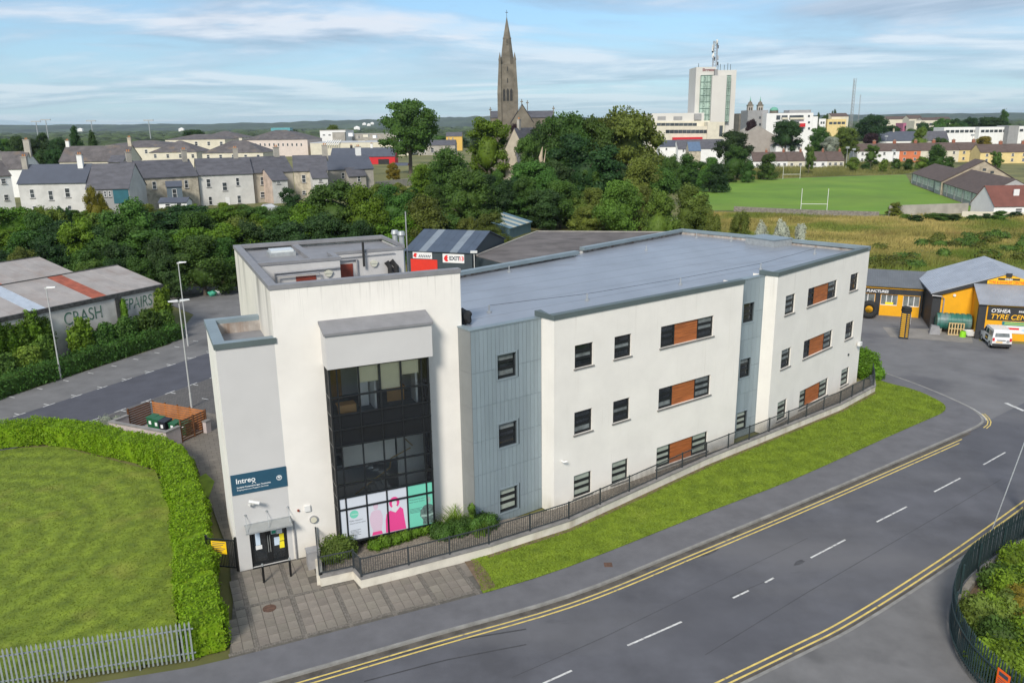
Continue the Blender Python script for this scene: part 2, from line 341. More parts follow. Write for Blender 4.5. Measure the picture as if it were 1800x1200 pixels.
def line_marks(P, off, w, M, z, name, dash=None, gap=None, a=0.0, bnd=None):
    L = offset_line(P, off); tot = plen(L); d = a; end = bnd or tot; bb = MB()
    step = dash or (end - a)
    while d < end - 0.05:
        e = min(d + step, end); n = max(2, int((e - d) / 0.8)); pts = [along(L, d + (e - d) * i / n)[0] for i in range(n + 1)]
        A = offset_line(pts, w / 2); B = offset_line(pts, -w / 2)
        for i in range(n): bb.poly([(*A[i], z), (*A[i + 1], z), (*B[i + 1], z), (*B[i], z)])
        d = e + (gap or 0)
        if not dash: break
    return tag(bb.build(name, M, fix=False), kind='structure')
line_marks(KERB, -0.42, 0.085, m_yellow, 0.005, 'yellow_line', bnd=plen(KERB) - 1.4)
line_marks(KERB, -0.68, 0.085, m_yellow, 0.005, 'yellow_line', bnd=plen(KERB) - 2.2)
line_marks(FKERB, 0.30, 0.09, m_yellow, 0.005, 'yellow_line'); line_marks(FKERB, 0.58, 0.09, m_yellow, 0.005, 'yellow_line')
line_marks(CORNER[4:], -0.22, 0.07, m_white, 0.005, 'edge_line')
for off in (-0.30, -0.48): line_marks(CORNER[2:7], off, 0.07, m_yellow, 0.006, 'yellow_line')
for a, c in [((4.63, 29.24), (7.21, 30.85)), ((9.9, 32.6), (10.8, 33.2)), ((11.75, 33.85), (12.29, 34.25)), ((14.68, 36.02), (17.1, 37.77)), ((19.53, 39.63), (21.99, 41.37)), ((24.44, 43.19), (26.93, 44.99)), ((29.4, 46.9), (31.9, 48.8)), ((34.4, 50.7), (36.9, 52.6)), ((-0.3, 26.1), (2.2, 27.7)), ((-5.2, 23.2), (-2.8, 24.6))]:
    line_marks([a, c], 0, 0.1, m_white, 0.005, 'lane_dash')
line_marks([G(1768, 708), G(1800, 722)], 0, 0.3, m_white, 0.005, 'stop_line')
# old skid marks, sealed cracks and damp stains
m_tar = mat('tar_seal', (0.045, 0.046, 0.05), 0.8, 0.3, 2.0); m_damp = mat('damp_stain', (0.06, 0.06, 0.066), 0.7, 0.3, 3)
for P_, w_ in (([G(560, 1190), G(700, 1150), G(800, 1125), G(925, 1105)], 0.09), ([G(640, 1197), G(780, 1160), G(925, 1132)], 0.07), ([G(1283, 1048), G(1330, 1028), G(1362, 1014)], 0.03), ([G(1240, 1150), G(1420, 1040), G(1600, 935), G(1760, 842)], 0.03), ([G(900, 1190), G(1060, 1120), G(1200, 1052), G(1420, 945)], 0.025)): line_marks(P_, 0, w_, m_tar, 0.0035, 'tar_line')
for u, v, a_, c_ in ((1405, 988, 0.35, 0.15), (1300, 1043, 0.4, 0.12), (1240, 972, 0.8, 0.2), (1150, 1000, 0.6, 0.15)):
    x, y = G(u, v); sheet('damp_stain', [(x + a_ * (1 + 0.35 * sin(5 * k + u)) * cos(k * pi / 6) * 0.83 - c_ * sin(k * pi / 6) * 0.55, y + a_ * (1 + 0.35 * sin(5 * k + u)) * cos(k * pi / 6) * 0.55 + c_ * sin(k * pi / 6) * 0.83) for k in range(12)], 0.0045, m_damp)
# soil patches, drain covers
sheet('worn_ground', [(-2.5, 35.9), (-1.5, 33.3), (-0.9, 33.6), (-1.3, 34.8), (-1.9, 36.1)], 0.122, m_earth)
m_iron = mat('rusty_iron', (0.11, 0.06, 0.04), 0.8, 0.3, 6)
# ---------------------------------------------------------------- lawns with real blades
def lawn(name, poly, z, M, n, hgt=0.07, bm=None, parent=None):
    sheet(name, poly, z, M)
    P = np.array(poly); lo, hi = P.min(0), P.max(0); pts = []
    while len(pts) < n:
        q = RNG.uniform(lo, hi, (n, 2)); pts += [t for t in q.tolist() if inside(t, poly)]
    C = np.array(pts[:n]); a = RNG.uniform(0, 2 * pi, n); l = RNG.uniform(0.02, 0.05, n); h = hgt * RNG.uniform(0.5, 1.3, n); t = RNG.normal(0, 0.035, (n, 2))
    dx = np.cos(a) * l; dy = np.sin(a) * l
    V = np.empty((n, 3, 3)); V[:, 0] = np.c_[C[:, 0] - dx, C[:, 1] - dy, np.full(n, z)]; V[:, 1] = np.c_[C[:, 0] + dx, C[:, 1] + dy, np.full(n, z)]; V[:, 2] = np.c_[C[:, 0] + t[:, 0], C[:, 1] + t[:, 1], z + h]
    return tag(mesh_np(name + '_blades', V.reshape(-1, 3), np.arange(3 * n).reshape(-1, 3), bm or m_blade), kind='stuff')
def mow(M):
    t, bs = nodes_of(M); c = t.nodes.new('ShaderNodeTexCoord'); mp = t.nodes.new('ShaderNodeMapping'); mp.inputs['Location'].default_value = (31, -37, 0); t.links.new(c.outputs['Object'], mp.inputs[0]); w = t.nodes.new('ShaderNodeTexWave'); w.wave_type = 'RINGS'; w.rings_direction = 'Z'; w.inputs['Scale'].default_value = 0.22; w.inputs['Distortion'].default_value = 4.5; w.inputs['Detail'].default_value = 3; w.inputs['Detail Scale'].default_value = 0.6; t.links.new(mp.outputs[0], w.inputs['Vector'])
    src = bs.inputs['Base Color'].links[0].from_socket; h = t.nodes.new('ShaderNodeHueSaturation'); mr = t.nodes.new('ShaderNodeMapRange'); mr.inputs['To Min'].default_value = 0.87; mr.inputs['To Max'].default_value = 1.1; t.links.new(w.outputs['Fac'], mr.inputs[0]); t.links.new(mr.outputs[0], h.inputs['Value']); t.links.new(src, h.inputs['Color']); t.links.new(h.outputs[0], bs.inputs['Base Color'])
mow(m_lawn); mow(m_blade)
LAWN1 = [(-52, 44), (-33.6, 51.6), (-31.0, 51.7), (-22.6, 47.4), (-18.6, 40.3), (-15.0, 31.5), (-13.7, 28.6), (-30, 24.7), (-52, 20)]
lawn('lawn', LAWN1, 0.10, m_lawn, 110000, 0.035)
VERGE = LAWN_E + LAWN_R[1:] + [(29.0, 63.8), (28.7, 61.1), (24.4, 56.7), (12.2, 47.1), (3.0, 39.1), (-1.25, 36.55), (-2.2, 36.1)]
m_blade2 = mat('verge_blades', (0.14, 0.21, 0.01), 0.8, 0.2, 0.9, col2=(0.18, 0.25, 0.014), trans=0.3)
lawn('verge', VERGE, 0.115, m_verge, 70000, 0.04, m_blade2)
# ---------------------------------------------------------------- paving at the entrance
TA = 24.2
T = Fr((-13.42, 35.35), a=TA)
PAVE = [(-14.6, 37.2), (-12.9, 32.7), (-11.7, 28.6), (-6.5, 30.85), (-1.5, 33.1), (-2.2, 36.0), (-5.1, 34.7), (-7.15, 33.7), (-7.7, 34.5), (-9.3, 33.9), (-10.2, 36.9), (-11.0, 36.5), (-13.4, 35.3), (-13.9, 36.4)]
pav = sheet('paving', PAVE, 0.085, m_joint)
slab_me = {}
def slab_mesh(w, h, t=0.02):
    if (w, h) not in slab_me:
        c = 0.004; q = MB(); q.hexa([(0, 0, -t), (w, 0, -t), (w, h, -t), (0, h, -t), (c, c, 0), (w - c, c, 0), (w - c, h - c, 0), (c, h - c, 0)])
        me = bpy.data.meshes.new('slab'); me.from_pydata(q.v, [], q.f); me.materials.append(m_slab); slab_me[(w, h)] = me
    return slab_me[(w, h)]
cnt = 0; setts = MB()
NS, SW, SH, BW = 4, 0.44, 0.62, 0.2
for j in range(-1, 15):
    for i in range(-8, 30):
        k, r = divmod(i, NS); s0 = k * (NS * SW + BW) + r * SW + 0.05; d0 = 0.12 + j * SH + (BW if j > 4 else 0) + (BW if j > 9 else 0)
        c = T.xy(s0 + SW / 2, d0 + SH / 2)
        if not inside(c, PAVE): continue
        if not all(inside(T.xy(s0 + a, d0 + e), PAVE) for a in (0.05, SW - 0.05) for e in (0.05, SH - 0.05)) and random.random() < 0.35: continue
        o = bpy.data.objects.new('slab', slab_mesh(SW - 0.02, SH - 0.032)); COL.objects.link(o); o.parent = pav
        x, y = T.xy(s0, d0 + SH); o.location = (x, y, 0.10 + random.uniform(-0.002, 0.002)); o.rotation_euler = (0, 0, T.a); cnt += 1
for k in range(-2, 7):
    s0 = k * (NS * SW + BW) - BW + 0.05
    for q in range(90):
        for e in range(2):
            x = s0 + 0.004 + e * 0.098; d = 0.12 + q * 0.1
            if inside(T.xy(x + 0.05, d + 0.05), PAVE): setts.fbox(T, x, x + 0.09, d, d + 0.09, 0.08, 0.097)
for jj in (5, 10):
    d0 = 0.12 + jj * SH + (0 if jj == 5 else BW)
    for q in range(150):
        for e in range(2):
            x = -3 + q * 0.1; d = d0 + 0.004 + e * 0.098
            if inside(T.xy(x + 0.05, d + 0.05), PAVE): setts.fbox(T, x, x + 0.09, d, d + 0.09, 0.08, 0.096)
tag(setts.build('setts', m_sett, pav, fix=False), kind='stuff')
print('SLABS', cnt)
q = MB(); x, y = G(474, 1072); q.cyl(x, y, 0.09, 0.113, 0.3, 20); tag(q.build('manhole_cover', m_iron), 'round rusty brown manhole cover in the entrance paving', 'manhole')
q = MB(); x, y = G(1069, 992, 0.1); q.box(x - 0.2, y - 0.2, 0.09, x + 0.2, y + 0.2, 0.108); tag(q.build('drain_cover', m_iron), 'small square iron cover set in the footpath', 'drain')
q = MB(); x, y = G(1697, 757); q.box(x - 0.3, y - 0.2, -0.01, x + 0.3, y + 0.2, 0.008); tag(q.build('drain_grate', m_iron), 'iron gully grate at the road edge by the junction', 'drain')
# side path between hedge and building, car park
def brick_mat(name, c1, c2, mortar, sx, sy, rot):
    M = bpy.data.materials.new(name); M.use_nodes = True; t = M.node_tree; bs = t.nodes['Principled BSDF']; bs.inputs['Roughness'].default_value = 0.92
    c = t.nodes.new('ShaderNodeTexCoord'); mp = t.nodes.new('ShaderNodeMapping'); mp.inputs['Rotation'].default_value = (0, 0, rot); t.links.new(c.outputs['Object'], mp.inputs[0])
    br = t.nodes.new('ShaderNodeTexBrick'); br.inputs['Scale'].default_value = 1; br.inputs['Brick Width'].default_value = sx; br.inputs['Row Height'].default_value = sy; br.inputs['Mortar Size'].default_value = 0.012
    br.inputs['Color1'].default_value = (*c1, 1); br.inputs['Color2'].default_value = (*c2, 1); br.inputs['Mortar'].default_value = (*mortar, 1)
    t.links.new(mp.outputs[0], br.inputs['Vector']); t.links.new(br.outputs['Color'], bs.inputs['Base Color']); return M
m_block = brick_mat('block_paving', (0.125, 0.118, 0.112), (0.095, 0.09, 0.088), (0.05, 0.05, 0.05), 0.3, 0.15, radians(-63))
m_sidepath = brick_mat('path_paving', (0.175, 0.155, 0.13), (0.14, 0.125, 0.105), (0.07, 0.065, 0.055), 0.6, 0.45, radians(-24))
sheet('side_path', [(-14.6, 37.2), (-13.9, 36.4), (-14.5, 39), (-20.4, 53.0), (-20.5, 57), (-24.0, 58.5), (-22.0, 54.2), (-23.2, 50.8), (-24.6, 50.5), (-20.9, 49.3)], 0.088, m_sidepath)
sheet('car_park', [(-60, 22 + 25), (-33.3, 53.8), (-26, 54), (-18, 54), (-17, 66), (-22, 90), (-31, 118), (-60, 118), (-37, 92), (-34.4, 79.0), (-38.4, 69.8), (-41.4, 62.2), (-46, 53)], 0.0, m_asph2)
sheet('parking_bays', [(-33, 53.5), (-27.0, 65.5), (-23.5, 72.5), (-15, 70), (-17, 54), (-24, 56)], 0.006, m_block)
sheet('lane', [(-43.0, 48), (-37.7, 58.5), (-30.2, 73.5), (-26, 82), (-20, 79.5), (-23.6, 72.4), (-27.1, 65.4), (-31.4, 57.1), (-36, 48)], 0.005, m_lane)
cdv = (0.447, 0.894)
def tmark(p, full=True, side=1, name='bay_mark'):
    q = MB(); ex = cdv; ny = (-0.894 * side, 0.447 * side)
    def bar(a0, a1, b0, b1): q.poly([(p[0] + ex[0] * a + ny[0] * c, p[1] + ex[1] * a + ny[1] * c, 0.0105) for a, c in ((a0, b0), (a1, b0), (a1, b1), (a0, b1))])
    if full: bar(-0.5, 0.5, -0.05, 0.05); bar(-0.05, 0.05, 0.05, 0.65)
    else: bar(-0.05, 0.05, 0.0, 0.7)
    tag(q.build(name, m_white, fix=False), kind='structure')
for i in range(-3, 11):
    p = (-37.7 + 1.07 * i, 58.5 + 2.145 * i); tmark(p); tmark((p[0] - 0.894 * 4.3, p[1] + 0.447 * 4.3), False)
    p2 = (-31.4 + 1.07 * i, 57.1 + 2.1 * i); tmark(p2, True, -1)
    if i in (2, 3, 4): tmark((p2[0] + 0.894 * 4.3, p2[1] - 0.447 * 4.3), False)
# ================================================================ the office building
m_render = mat('white_render', (0.76, 0.735, 0.68), 0.9, 0.045, 0.5, 0.12, 30, detail=7)
def zmask(t, z0, z1):
    c = t.nodes.new('ShaderNodeTexCoord'); s = t.nodes.new('ShaderNodeSeparateXYZ'); t.links.new(c.outputs['Object'], s.inputs[0])
    r = t.nodes.new('ShaderNodeMapRange'); r.inputs['From Min'].default_value = z0; r.inputs['From Max'].default_value = z1; t.links.new(s.outputs['Z'], r.inputs[0]); return r.outputs[0]
def streaks(z0, z1, sc, lo, hi, k):
    def fn(t):
        f = nfac(sc, lo, hi, (1, 1, 0.035), k, 5)(t); mm = t.nodes.new('ShaderNodeMath'); mm.operation = 'MULTIPLY'; t.links.new(f, mm.inputs[0]); t.links.new(zmask(t, z0, z1), mm.inputs[1]); return mm.outputs[0]
    return fn
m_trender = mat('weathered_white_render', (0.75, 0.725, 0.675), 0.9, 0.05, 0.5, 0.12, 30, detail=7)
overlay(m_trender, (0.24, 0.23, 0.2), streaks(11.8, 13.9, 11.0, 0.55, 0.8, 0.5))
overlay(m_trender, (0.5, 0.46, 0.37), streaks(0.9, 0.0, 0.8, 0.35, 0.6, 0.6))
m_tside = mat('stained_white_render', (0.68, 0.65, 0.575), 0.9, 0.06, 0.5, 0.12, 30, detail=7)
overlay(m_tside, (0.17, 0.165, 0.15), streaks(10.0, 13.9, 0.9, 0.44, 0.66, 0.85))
overlay(m_render, (0.45, 0.42, 0.36), streaks(8.5, 11.4, 4.0, 0.6, 0.8, 0.5)); overlay(m_render, (0.5, 0.46, 0.38), streaks(0.0, 1.0, 7.0, 0.62, 0.8, 0.3)); overlay(m_render, (0.42, 0.39, 0.3), streaks(1.0, 0.3, 0.9, 0.35, 0.65, 0.6))
m_grey = mat('light_grey_render', (0.53, 0.525, 0.515), 0.9, 0.03, 0.5, 0.1, 30)
m_zinc = mat('zinc_cladding', (0.265, 0.325, 0.36), 0.48, 0.07, 0.9, 0.0, metal=0.25, rnd=0.05, stretch=(1, 1, 0.25))
m_zincd = mat('zinc_joint', (0.10, 0.125, 0.14), 0.6, 0.1, 2, metal=0.2)
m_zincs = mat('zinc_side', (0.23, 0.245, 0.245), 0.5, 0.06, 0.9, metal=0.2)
m_cop = mat('grey_coping', (0.22, 0.275, 0.30), 0.45, 0.1, 0.6, metal=0.2)
m_copg = mat('green_grey_coping', (0.105, 0.135, 0.135), 0.5, 0.08, 0.6, metal=0.15)
m_lead = mat('lead_sheet', (0.225, 0.225, 0.235), 0.6, 0.1, 1.5, metal=0.1)
m_roof = mat('roof_membrane', (0.235, 0.26, 0.30), 0.33, 0.1, 0.35, 0.05, 3, detail=6, stretch=(1, 0.3, 1))
overlay(m_roof, (0.17, 0.18, 0.2), nfac(0.25, 0.55, 0.75, (0.4, 1.3, 1), 0.6, 6))
m_frame = mat('window_frame_black', (0.012, 0.014, 0.016), 0.35, 0.1, 4)
m_sill = mat('stone_sill', (0.20, 0.19, 0.175), 0.9, 0.15, 3)
m_glass = mat('dark_window_glass', (0.02, 0.024, 0.028), 0.04, 0.5, 0.8, spec=0.8)
m_glass2 = mat('window_glass_blinds', (0.16, 0.18, 0.18), 0.08, 0.35, 1.5, spec=0.7)
m_frost = mat('frosted_window_glass', (0.34, 0.385, 0.33), 0.2, 0.12, 1.5, spec=0.6)
m_timber = mat('timber_panel', (0.34, 0.105, 0.028), 0.6, 0.3, 1.6, stretch=(0.6, 0.6, 9), detail=6)
m_dirtyup = mat('dirty_upstand', (0.36, 0.33, 0.30), 0.85, 0.3, 1.2); overlay(m_dirtyup, (0.2, 0.13, 0.09), nfac(2.2, 0.5, 0.7, (1, 1, 0.1), 0.8))
m_clear = bpy.data.materials.new('clear_glass'); m_clear.use_nodes = True
t_ = m_clear.node_tree; t_.nodes.remove(t_.nodes['Principled BSDF']); gl = t_.nodes.new('ShaderNodeBsdfGlossy'); gl.inputs['Roughness'].default_value = 0.02; gl.inputs['Color'].default_value = (0.9, 0.95, 1, 1)
tr = t_.nodes.new('ShaderNodeBsdfTransparent'); tr.inputs['Color'].default_value = (0.97, 0.965, 0.95, 1); fr = t_.nodes.new('ShaderNodeFresnel'); fr.inputs['IOR'].default_value = 1.45; mxs = t_.nodes.new('ShaderNodeMixShader')
t_.links.new(fr.outputs[0], mxs.inputs[0]); t_.links.new(tr.outputs[0], mxs.inputs[1]); t_.links.new(gl.outputs[0], mxs.inputs[2]); t_.links.new(mxs.outputs[0], t_.nodes['Material Output'].inputs[0])
BLD = thing('office_building', (2.2, 45.0, 0.0), 'white three storey office block with zinc clad bays and glazed entrance tower', 'building')
A = Fr((2.2, 41.0), a=36.1); ZN = A.back(-1.08); B = Fr((17.5, 52.35), a=44.9)
AL, BL_ = 15.35, 14.82
ZR = 10.93                                # roof level
FLOORS = [(8.16, 9.46), (4.34, 5.66), (0.53, 1.90)]
GZ = 0.2
def office_window(F, s0, s1, z0, z1, level, par=BLD, sill=True, nb=3, label=None):
    w = MB(); d0, d1 = -0.17, -0.09; e = 0.075; tt = 0.15
    w.fbox(F, s0, s0 + e, d0, d1, z0, z1); w.fbox(F, s1 - e - 0.02, s1, d0, d1, z0, z1); w.fbox(F, s0, s1, d0, d1 + 0.003, z1 - 0.04, z1); w.fbox(F, s0, s1, d0, d1 + 0.003, z0, z0 + 0.14)
    h = (z1 - z0 - 0.19) / nb; zs = [z0 + 0.14 + h * i for i in range(nb + 1)]
    for q in zs[1:-1]: w.fbox(F, s0, s1, d0, d1 + 0.005, q - tt / 2, q + tt / 2)
    o = w.build('window', m_frame, par)
    for i in range(nb):
        g = MB(); zz0 = zs[i] + (tt / 2 if i else 0); zz1 = zs[i + 1] - (tt / 2 if i < nb - 1 else 0)
        g.fbox(F, s0 + e, s1 - e - 0.02, d0 + 0.02, d0 + 0.035, zz0, zz1)
        g.build('pane', m_frost if level == 2 else (m_glass if random.random() < 0.62 else m_glass2), o)
    if sill:
        g = MB(); g.fbox(F, s0 - 0.08, s1 + 0.08, -0.16, 0.07, z0 - 0.07, z0 - 0.002); g.build('sill', m_sill, o)
    return o
def coping(pts, name, z, w_in, w_out, h, M, closed=False, par=BLD):
    """mitred coping strip along a polyline, w_in to the left and w_out to the right"""
    q = MB(); q.prism(offset_line(pts, w_in) + offset_line(pts, -w_out)[::-1], z - h, z); return q.build(name, M, par)
# --- wall A
opsA = []
for z0, z1 in FLOORS: opsA += [(1.44, 2.75, z0, z1), (4.34, 5.64, z0, z1), (8.03, 12.65, z0, z1)]
q = MB(); q.wall(A, 0, AL, 0.0, 11.1, opsA); q.poly([A.p(0, 0, 0), A.p(0, -1.6, 0), A.p(0, -1.6, 11.1), A.p(0, 0, 11.1)]); q.poly([A.p(AL, 0, 0), A.p(AL, -1.6, 0), A.p(AL, -1.6, 11.1), A.p(AL, 0, 11.1)])
q.fbox(A, 0.0, AL, -0.35, -0.3, 10.8, 11.1)
q.build('wall', m_render, BLD)
for lv, (z0, z1) in enumerate(FLOORS):
    for s0, s1 in ((1.44, 2.75), (4.34, 5.64)): office_window(A, s0, s1, z0, z1, lv)
    o = office_window(A, 8.03, 9.27, z0, z1, lv, sill=False); office_window(A, 11.27, 12.65, z0, z1, lv, sill=False)
    for k in range(4):
        g = MB(); hh = (z1 - z0) / 4; g.fbox(A, 9.275, 11.265, -0.15, -0.10, z0 + hh * k + 0.004, z0 + hh * (k + 1) - 0.004); g.build('timber_board', m_timber, BLD)
    g = MB(); g.fbox(A, 7.93, 12.75, -0.16, 0.08, z0 - 0.07, z0 - 0.002); g.build('sill', m_sill, BLD)
coping([A.xy(-0.06, -1.5), A.xy(-0.06, 0.0), A.xy(AL + 0.06, 0.0), A.xy(AL + 0.06, -0.35)], 'coping', 11.36, 0.36, 0.06, 0.27, m_copg)
# --- wall B
opsB = []
for z0, z1 in FLOORS: opsB += [(1.32, 2.69, z0 + 0.06, z1 + 0.1), (4.64, 9.32, z0 + 0.08, z1 + 0.1), (11.68, 13.12, z0 + 0.08, z1 + 0.12)]
q = MB(); q.wall(B, 0, BL_, 0.0, 11.1, opsB); q.poly([B.p(0, 0, 0), B.p(0, -1.8, 0), B.p(0, -1.8, 11.1), B.p(0, 0, 11.1)])
BE = Fr(B.xy(BL_, 0), a=44.9 + 90); q.wall(BE, 0, 17.2, 0, 11.1); q.build('wall', m_render, BLD)
for lv, (z0, z1) in enumerate(FLOORS):
    office_window(B, 1.32, 2.69, z0 + 0.06, z1 + 0.1, lv); office_window(B, 11.68, 13.12, z0 + 0.08, z1 + 0.12, lv)
    office_window(B, 4.64, 5.74, z0 + 0.08, z1 + 0.1, lv, sill=False); office_window(B, 8.02, 9.32, z0 + 0.08, z1 + 0.1, lv, sill=False)
    for k in range(4):
        g = MB(); hh = (z1 - z0 + 0.02) / 4; g.fbox(B, 5.745, 8.015, -0.15, -0.10, z0 + 0.08 + hh * k + 0.004, z0 + 0.08 + hh * (k + 1) - 0.004); g.build('timber_board', m_timber, BLD)
    g = MB(); g.fbox(B, 4.54, 9.42, -0.16, 0.08, z0 + 0.01, z0 + 0.078); g.build('sill', m_sill, BLD)
back1, back2, notch, back3, back4 = (16.4, 75.7), (5.53, 64.2), (5.0, 62.9), (-3.28, 54.8), (-7.3, 50.5)
BR = B.xy(BL_, 0)
coping([B.xy(-0.06, -1.3), B.xy(-0.06, 0.0), B.xy(BL_, 0.0)], 'coping', 11.36, 0.4, 0.06, 0.27, m_copg)
coping([B.xy(BL_, 0.06), BE.xy(17.2, 0), (5.53, 64.4)], 'coping', 11.40, 0.45, 0.05, 0.24, m_cop)
coping([notch, back3, back4], 'coping', 11.36, 0.45, 0.05, 0.24, m_cop)
q = MB()
for a, c in [(BE.xy(17.2, -0.2), (5.7, 64.5)), ((5.0, 63.1), (-3.0, 54.9)), ((-3.0, 54.9), (-7.0, 50.8)), (B.xy(BL_ - 0.2, -0.3), BE.xy(17.0, -0.2))]:
    f = Fr(a, c); q.fbox(f, 0, f.L, -0.1, 0.12, ZR - 0.1, 11.17)
q.build('parapet', m_dirtyup, BLD)
q = MB()
for a, c in [((16.4, 75.7), (5.53, 64.2)), ((5.53, 64.2), (5.0, 62.9)), ((5.0, 62.9), (-3.28, 54.8)), ((-3.28, 54.8), (-8.5, 49.4))]: f = Fr(c, a); q.wall(Fr(a, c), 0, f.L, 0, 11.1)
q.build('wall', m_render, BLD)
# --- zinc bays: backing, then every sheet as its own panel
def zinc_bay(s0, s1, zt, ops, rows_l, rows_r, ssplit, pw, edge0=False):
    q = MB(); q.wall(ZN, s0, s1, 0.0, zt, ops, 0.22)
    if edge0: q.poly([ZN.p(s0, 0, 0), ZN.p(s0, -2.0, 0), ZN.p(s0, -2.0, zt), ZN.p(s0, 0, zt)])
    bk = q.build('zinc_backing', m_zincd, BLD)
    n = max(1, round((s1 - s0) / pw)); w = (s1 - s0) / n
    for i in range(n):
        a, c = s0 + i * w + 0.008, s0 + (i + 1) * w - 0.008
        rows = rows_l if (a + c) / 2 < ssplit else rows_r
        for z0, z1 in zip(rows, rows[1:]):
            segs = [(z0 + 0.008, z1 - 0.008)]
            for o in ops:
                if o[0] - 0.09 < (a + c) / 2 < o[1] + 0.09:
                    ns = []
                    for e, f in segs:
                        if f <= o[2] - 0.1 or e >= o[3] + 0.08: ns.append((e, f)); continue
                        if e < o[2] - 0.1: ns.append((e, o[2] - 0.1))
                        if f > o[3] + 0.08: ns.append((o[3] + 0.08, f))
                    segs = ns
            for e, f in segs:
                if f - e < 0.05: continue
                g = MB(); dj = random.uniform(0, 0.006); g.fbox(ZN, a, c, -0.01, 0.022 + dj, e, f); g.build('zinc_panel', m_zinc, BLD)
    for o in ops:      # window surround
        g = MB(); e = 0.085
        g.fbox(ZN, o[0] - e, o[0] - 0.002, -0.02, 0.05, o[2] - e, o[3] + e); g.fbox(ZN, o[1] + 0.002, o[1] + e, -0.02, 0.05, o[2] - e, o[3] + e); g.fbox(ZN, o[0] - 0.002, o[1] + 0.002, -0.02, 0.048, o[3] + 0.002, o[3] + e); g.fbox(ZN, o[0] - 0.002, o[1] + 0.002, -0.1, 0.06, o[2] - e, o[2] - 0.002)
        g.build('window_surround', m_zinc, BLD)
ops1 = [(-2.91, -1.71, z0, z1) for z0, z1 in FLOORS]
zl = [0.0, 1.2, 3.13, 5.0, 6.9, 8.76, 11.0]
zinc_bay(-4.5, -0.02, 11.0, ops1, zl, zl, -3, 0.249)
for lv, o in enumerate(ops1): office_window(ZN, *o, lv, sill=False)
ops2 = [(16.84, 17.95, z0 - 0.06, z1 - 0.07) for z0, z1 in FLOORS]
zinc_bay(AL + 0.02, 19.25, 11.0, ops2, zl, zl, 99, 0.43)
for lv, o in enumerate(ops2): office_window(ZN, *o, lv, sill=False)
zs_ = Fr(ZN.xy(-4.5, 0), a=36.1 - 90 + 180); zs_ = Fr(ZN.xy(-4.5, -1.75), ZN.xy(-4.5, 0))
for z0, z1 in zip(zl, zl[1:]):
    g = MB(); g.fbox(zs_, 0, 0.86, -0.02, 0.02, z0 + 0.006, z1 - 0.006); g.fbox(zs_, 0.872, 1.742, -0.02, 0.02, z0 + 0.006, z1 - 0.006); g.build('zinc_panel', m_zincs, BLD)
g = MB(); g.fbox(ZN, -4.56, -0.03, -0.4, 0.06, 11.0, 11.07); g.fbox(zs_, 0, 1.72, -0.35, 0.055, 11.0, 11.066); g.build('coping', m_cop, BLD)
g = MB(); g.fbox(ZN, AL + 0.03, 19.22, -0.4, 0.06, 11.0, 11.07); g.build('coping', m_cop, BLD)
# --- roof
TF = lambda s, d: T.xy(s, -d)
ROOF = [TF(11.85, 0.0), ZN.xy(-4.5, -0.1), ZN.xy(0, -0.1), A.xy(0.1, -0.3), A.xy(AL - 0.05, -0.3), A.xy(AL - 0.05, -1.2), ZN.xy(19.2, -0.1), B.xy(0.1, -0.3), B.xy(BL_ - 0.15, -0.3), BE.xy(17.0, -0.2), (5.7, 64.3), (5.1, 63.0), (-3.1, 54.8), (-7.2, 50.6), TF(11.85, 9.3)]
sheet('roof', ROOF, ZR, m_roof, kind=None, parent=BLD)
m_seam = mat('membrane_seam', (0.215, 0.238, 0.275), 0.45, 0.1, 1)
def clip_line(O, d, poly):
    ts = []
    for (x0, y0), (x1, y1) in zip(poly, poly[1:] + poly[:1]):
        ex, ey = x1 - x0, y1 - y0; den = d[0] * ey - d[1] * ex
        if abs(den) < 1e-9: continue
        t = ((x0 - O[0]) * ey - (y0 - O[1]) * ex) / den; w = ((x0 - O[0]) * d[1] - (y0 - O[1]) * d[0]) / den
        if 0 <= w < 1: ts.append(t)
    ts.sort(); return list(zip(ts[::2], ts[1::2]))
for k in range(14):
    O = A.xy(0, -1.4 - k * 2.0)
    for t0, t1 in clip_line(O, A.ex, ROOF):
        if t1 - t0 > 1.5: f = Fr((O[0], O[1]), a=36.1); q = MB(); q.fbox(f, t0 + 0.3, t1 - 0.3, -0.025, 0.025, ZR + 0.001, ZR + 0.006); q.build('membrane_seam', m_seam, BLD)
# --- entrance tower
TW0, TW1, TD, TH = 2.6, 11.9, 14.55, 14.0
q = MB()
bay_op = (4.95, 9.78, 0.85, 9.93)
q.wall(T, TW0, TW1, 0, TH - 0.2, [bay_op], 0.25)
q.poly([T.p(TW1, 0, 10.5), T.p(TW1, -0.35, 10.5), T.p(TW1, -0.35, TH - 0.2), T.p(TW1, 0, TH - 0.2)]); q.poly([T.p(TW0 + 0.3, -0.35, 10.9), T.p(TW1, -0.35, 10.9), T.p(TW1, -0.35, TH - 0.2), T.p(TW0 + 0.3, -0.35, TH - 0.2)])
q.build('tower_wall', m_trender, BLD)
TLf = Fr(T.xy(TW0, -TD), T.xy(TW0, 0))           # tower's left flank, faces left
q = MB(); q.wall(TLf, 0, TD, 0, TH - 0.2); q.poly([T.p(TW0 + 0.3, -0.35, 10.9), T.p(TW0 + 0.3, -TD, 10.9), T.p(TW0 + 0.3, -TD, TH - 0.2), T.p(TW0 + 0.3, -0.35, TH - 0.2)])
q.poly([T.p(TW0, -TD, 0), T.p(TW1, -TD, 0), T.p(TW1, -TD, TH - 0.2), T.p(TW0, -TD, TH - 0.2)]); q.build('tower_wall', m_tside, BLD)
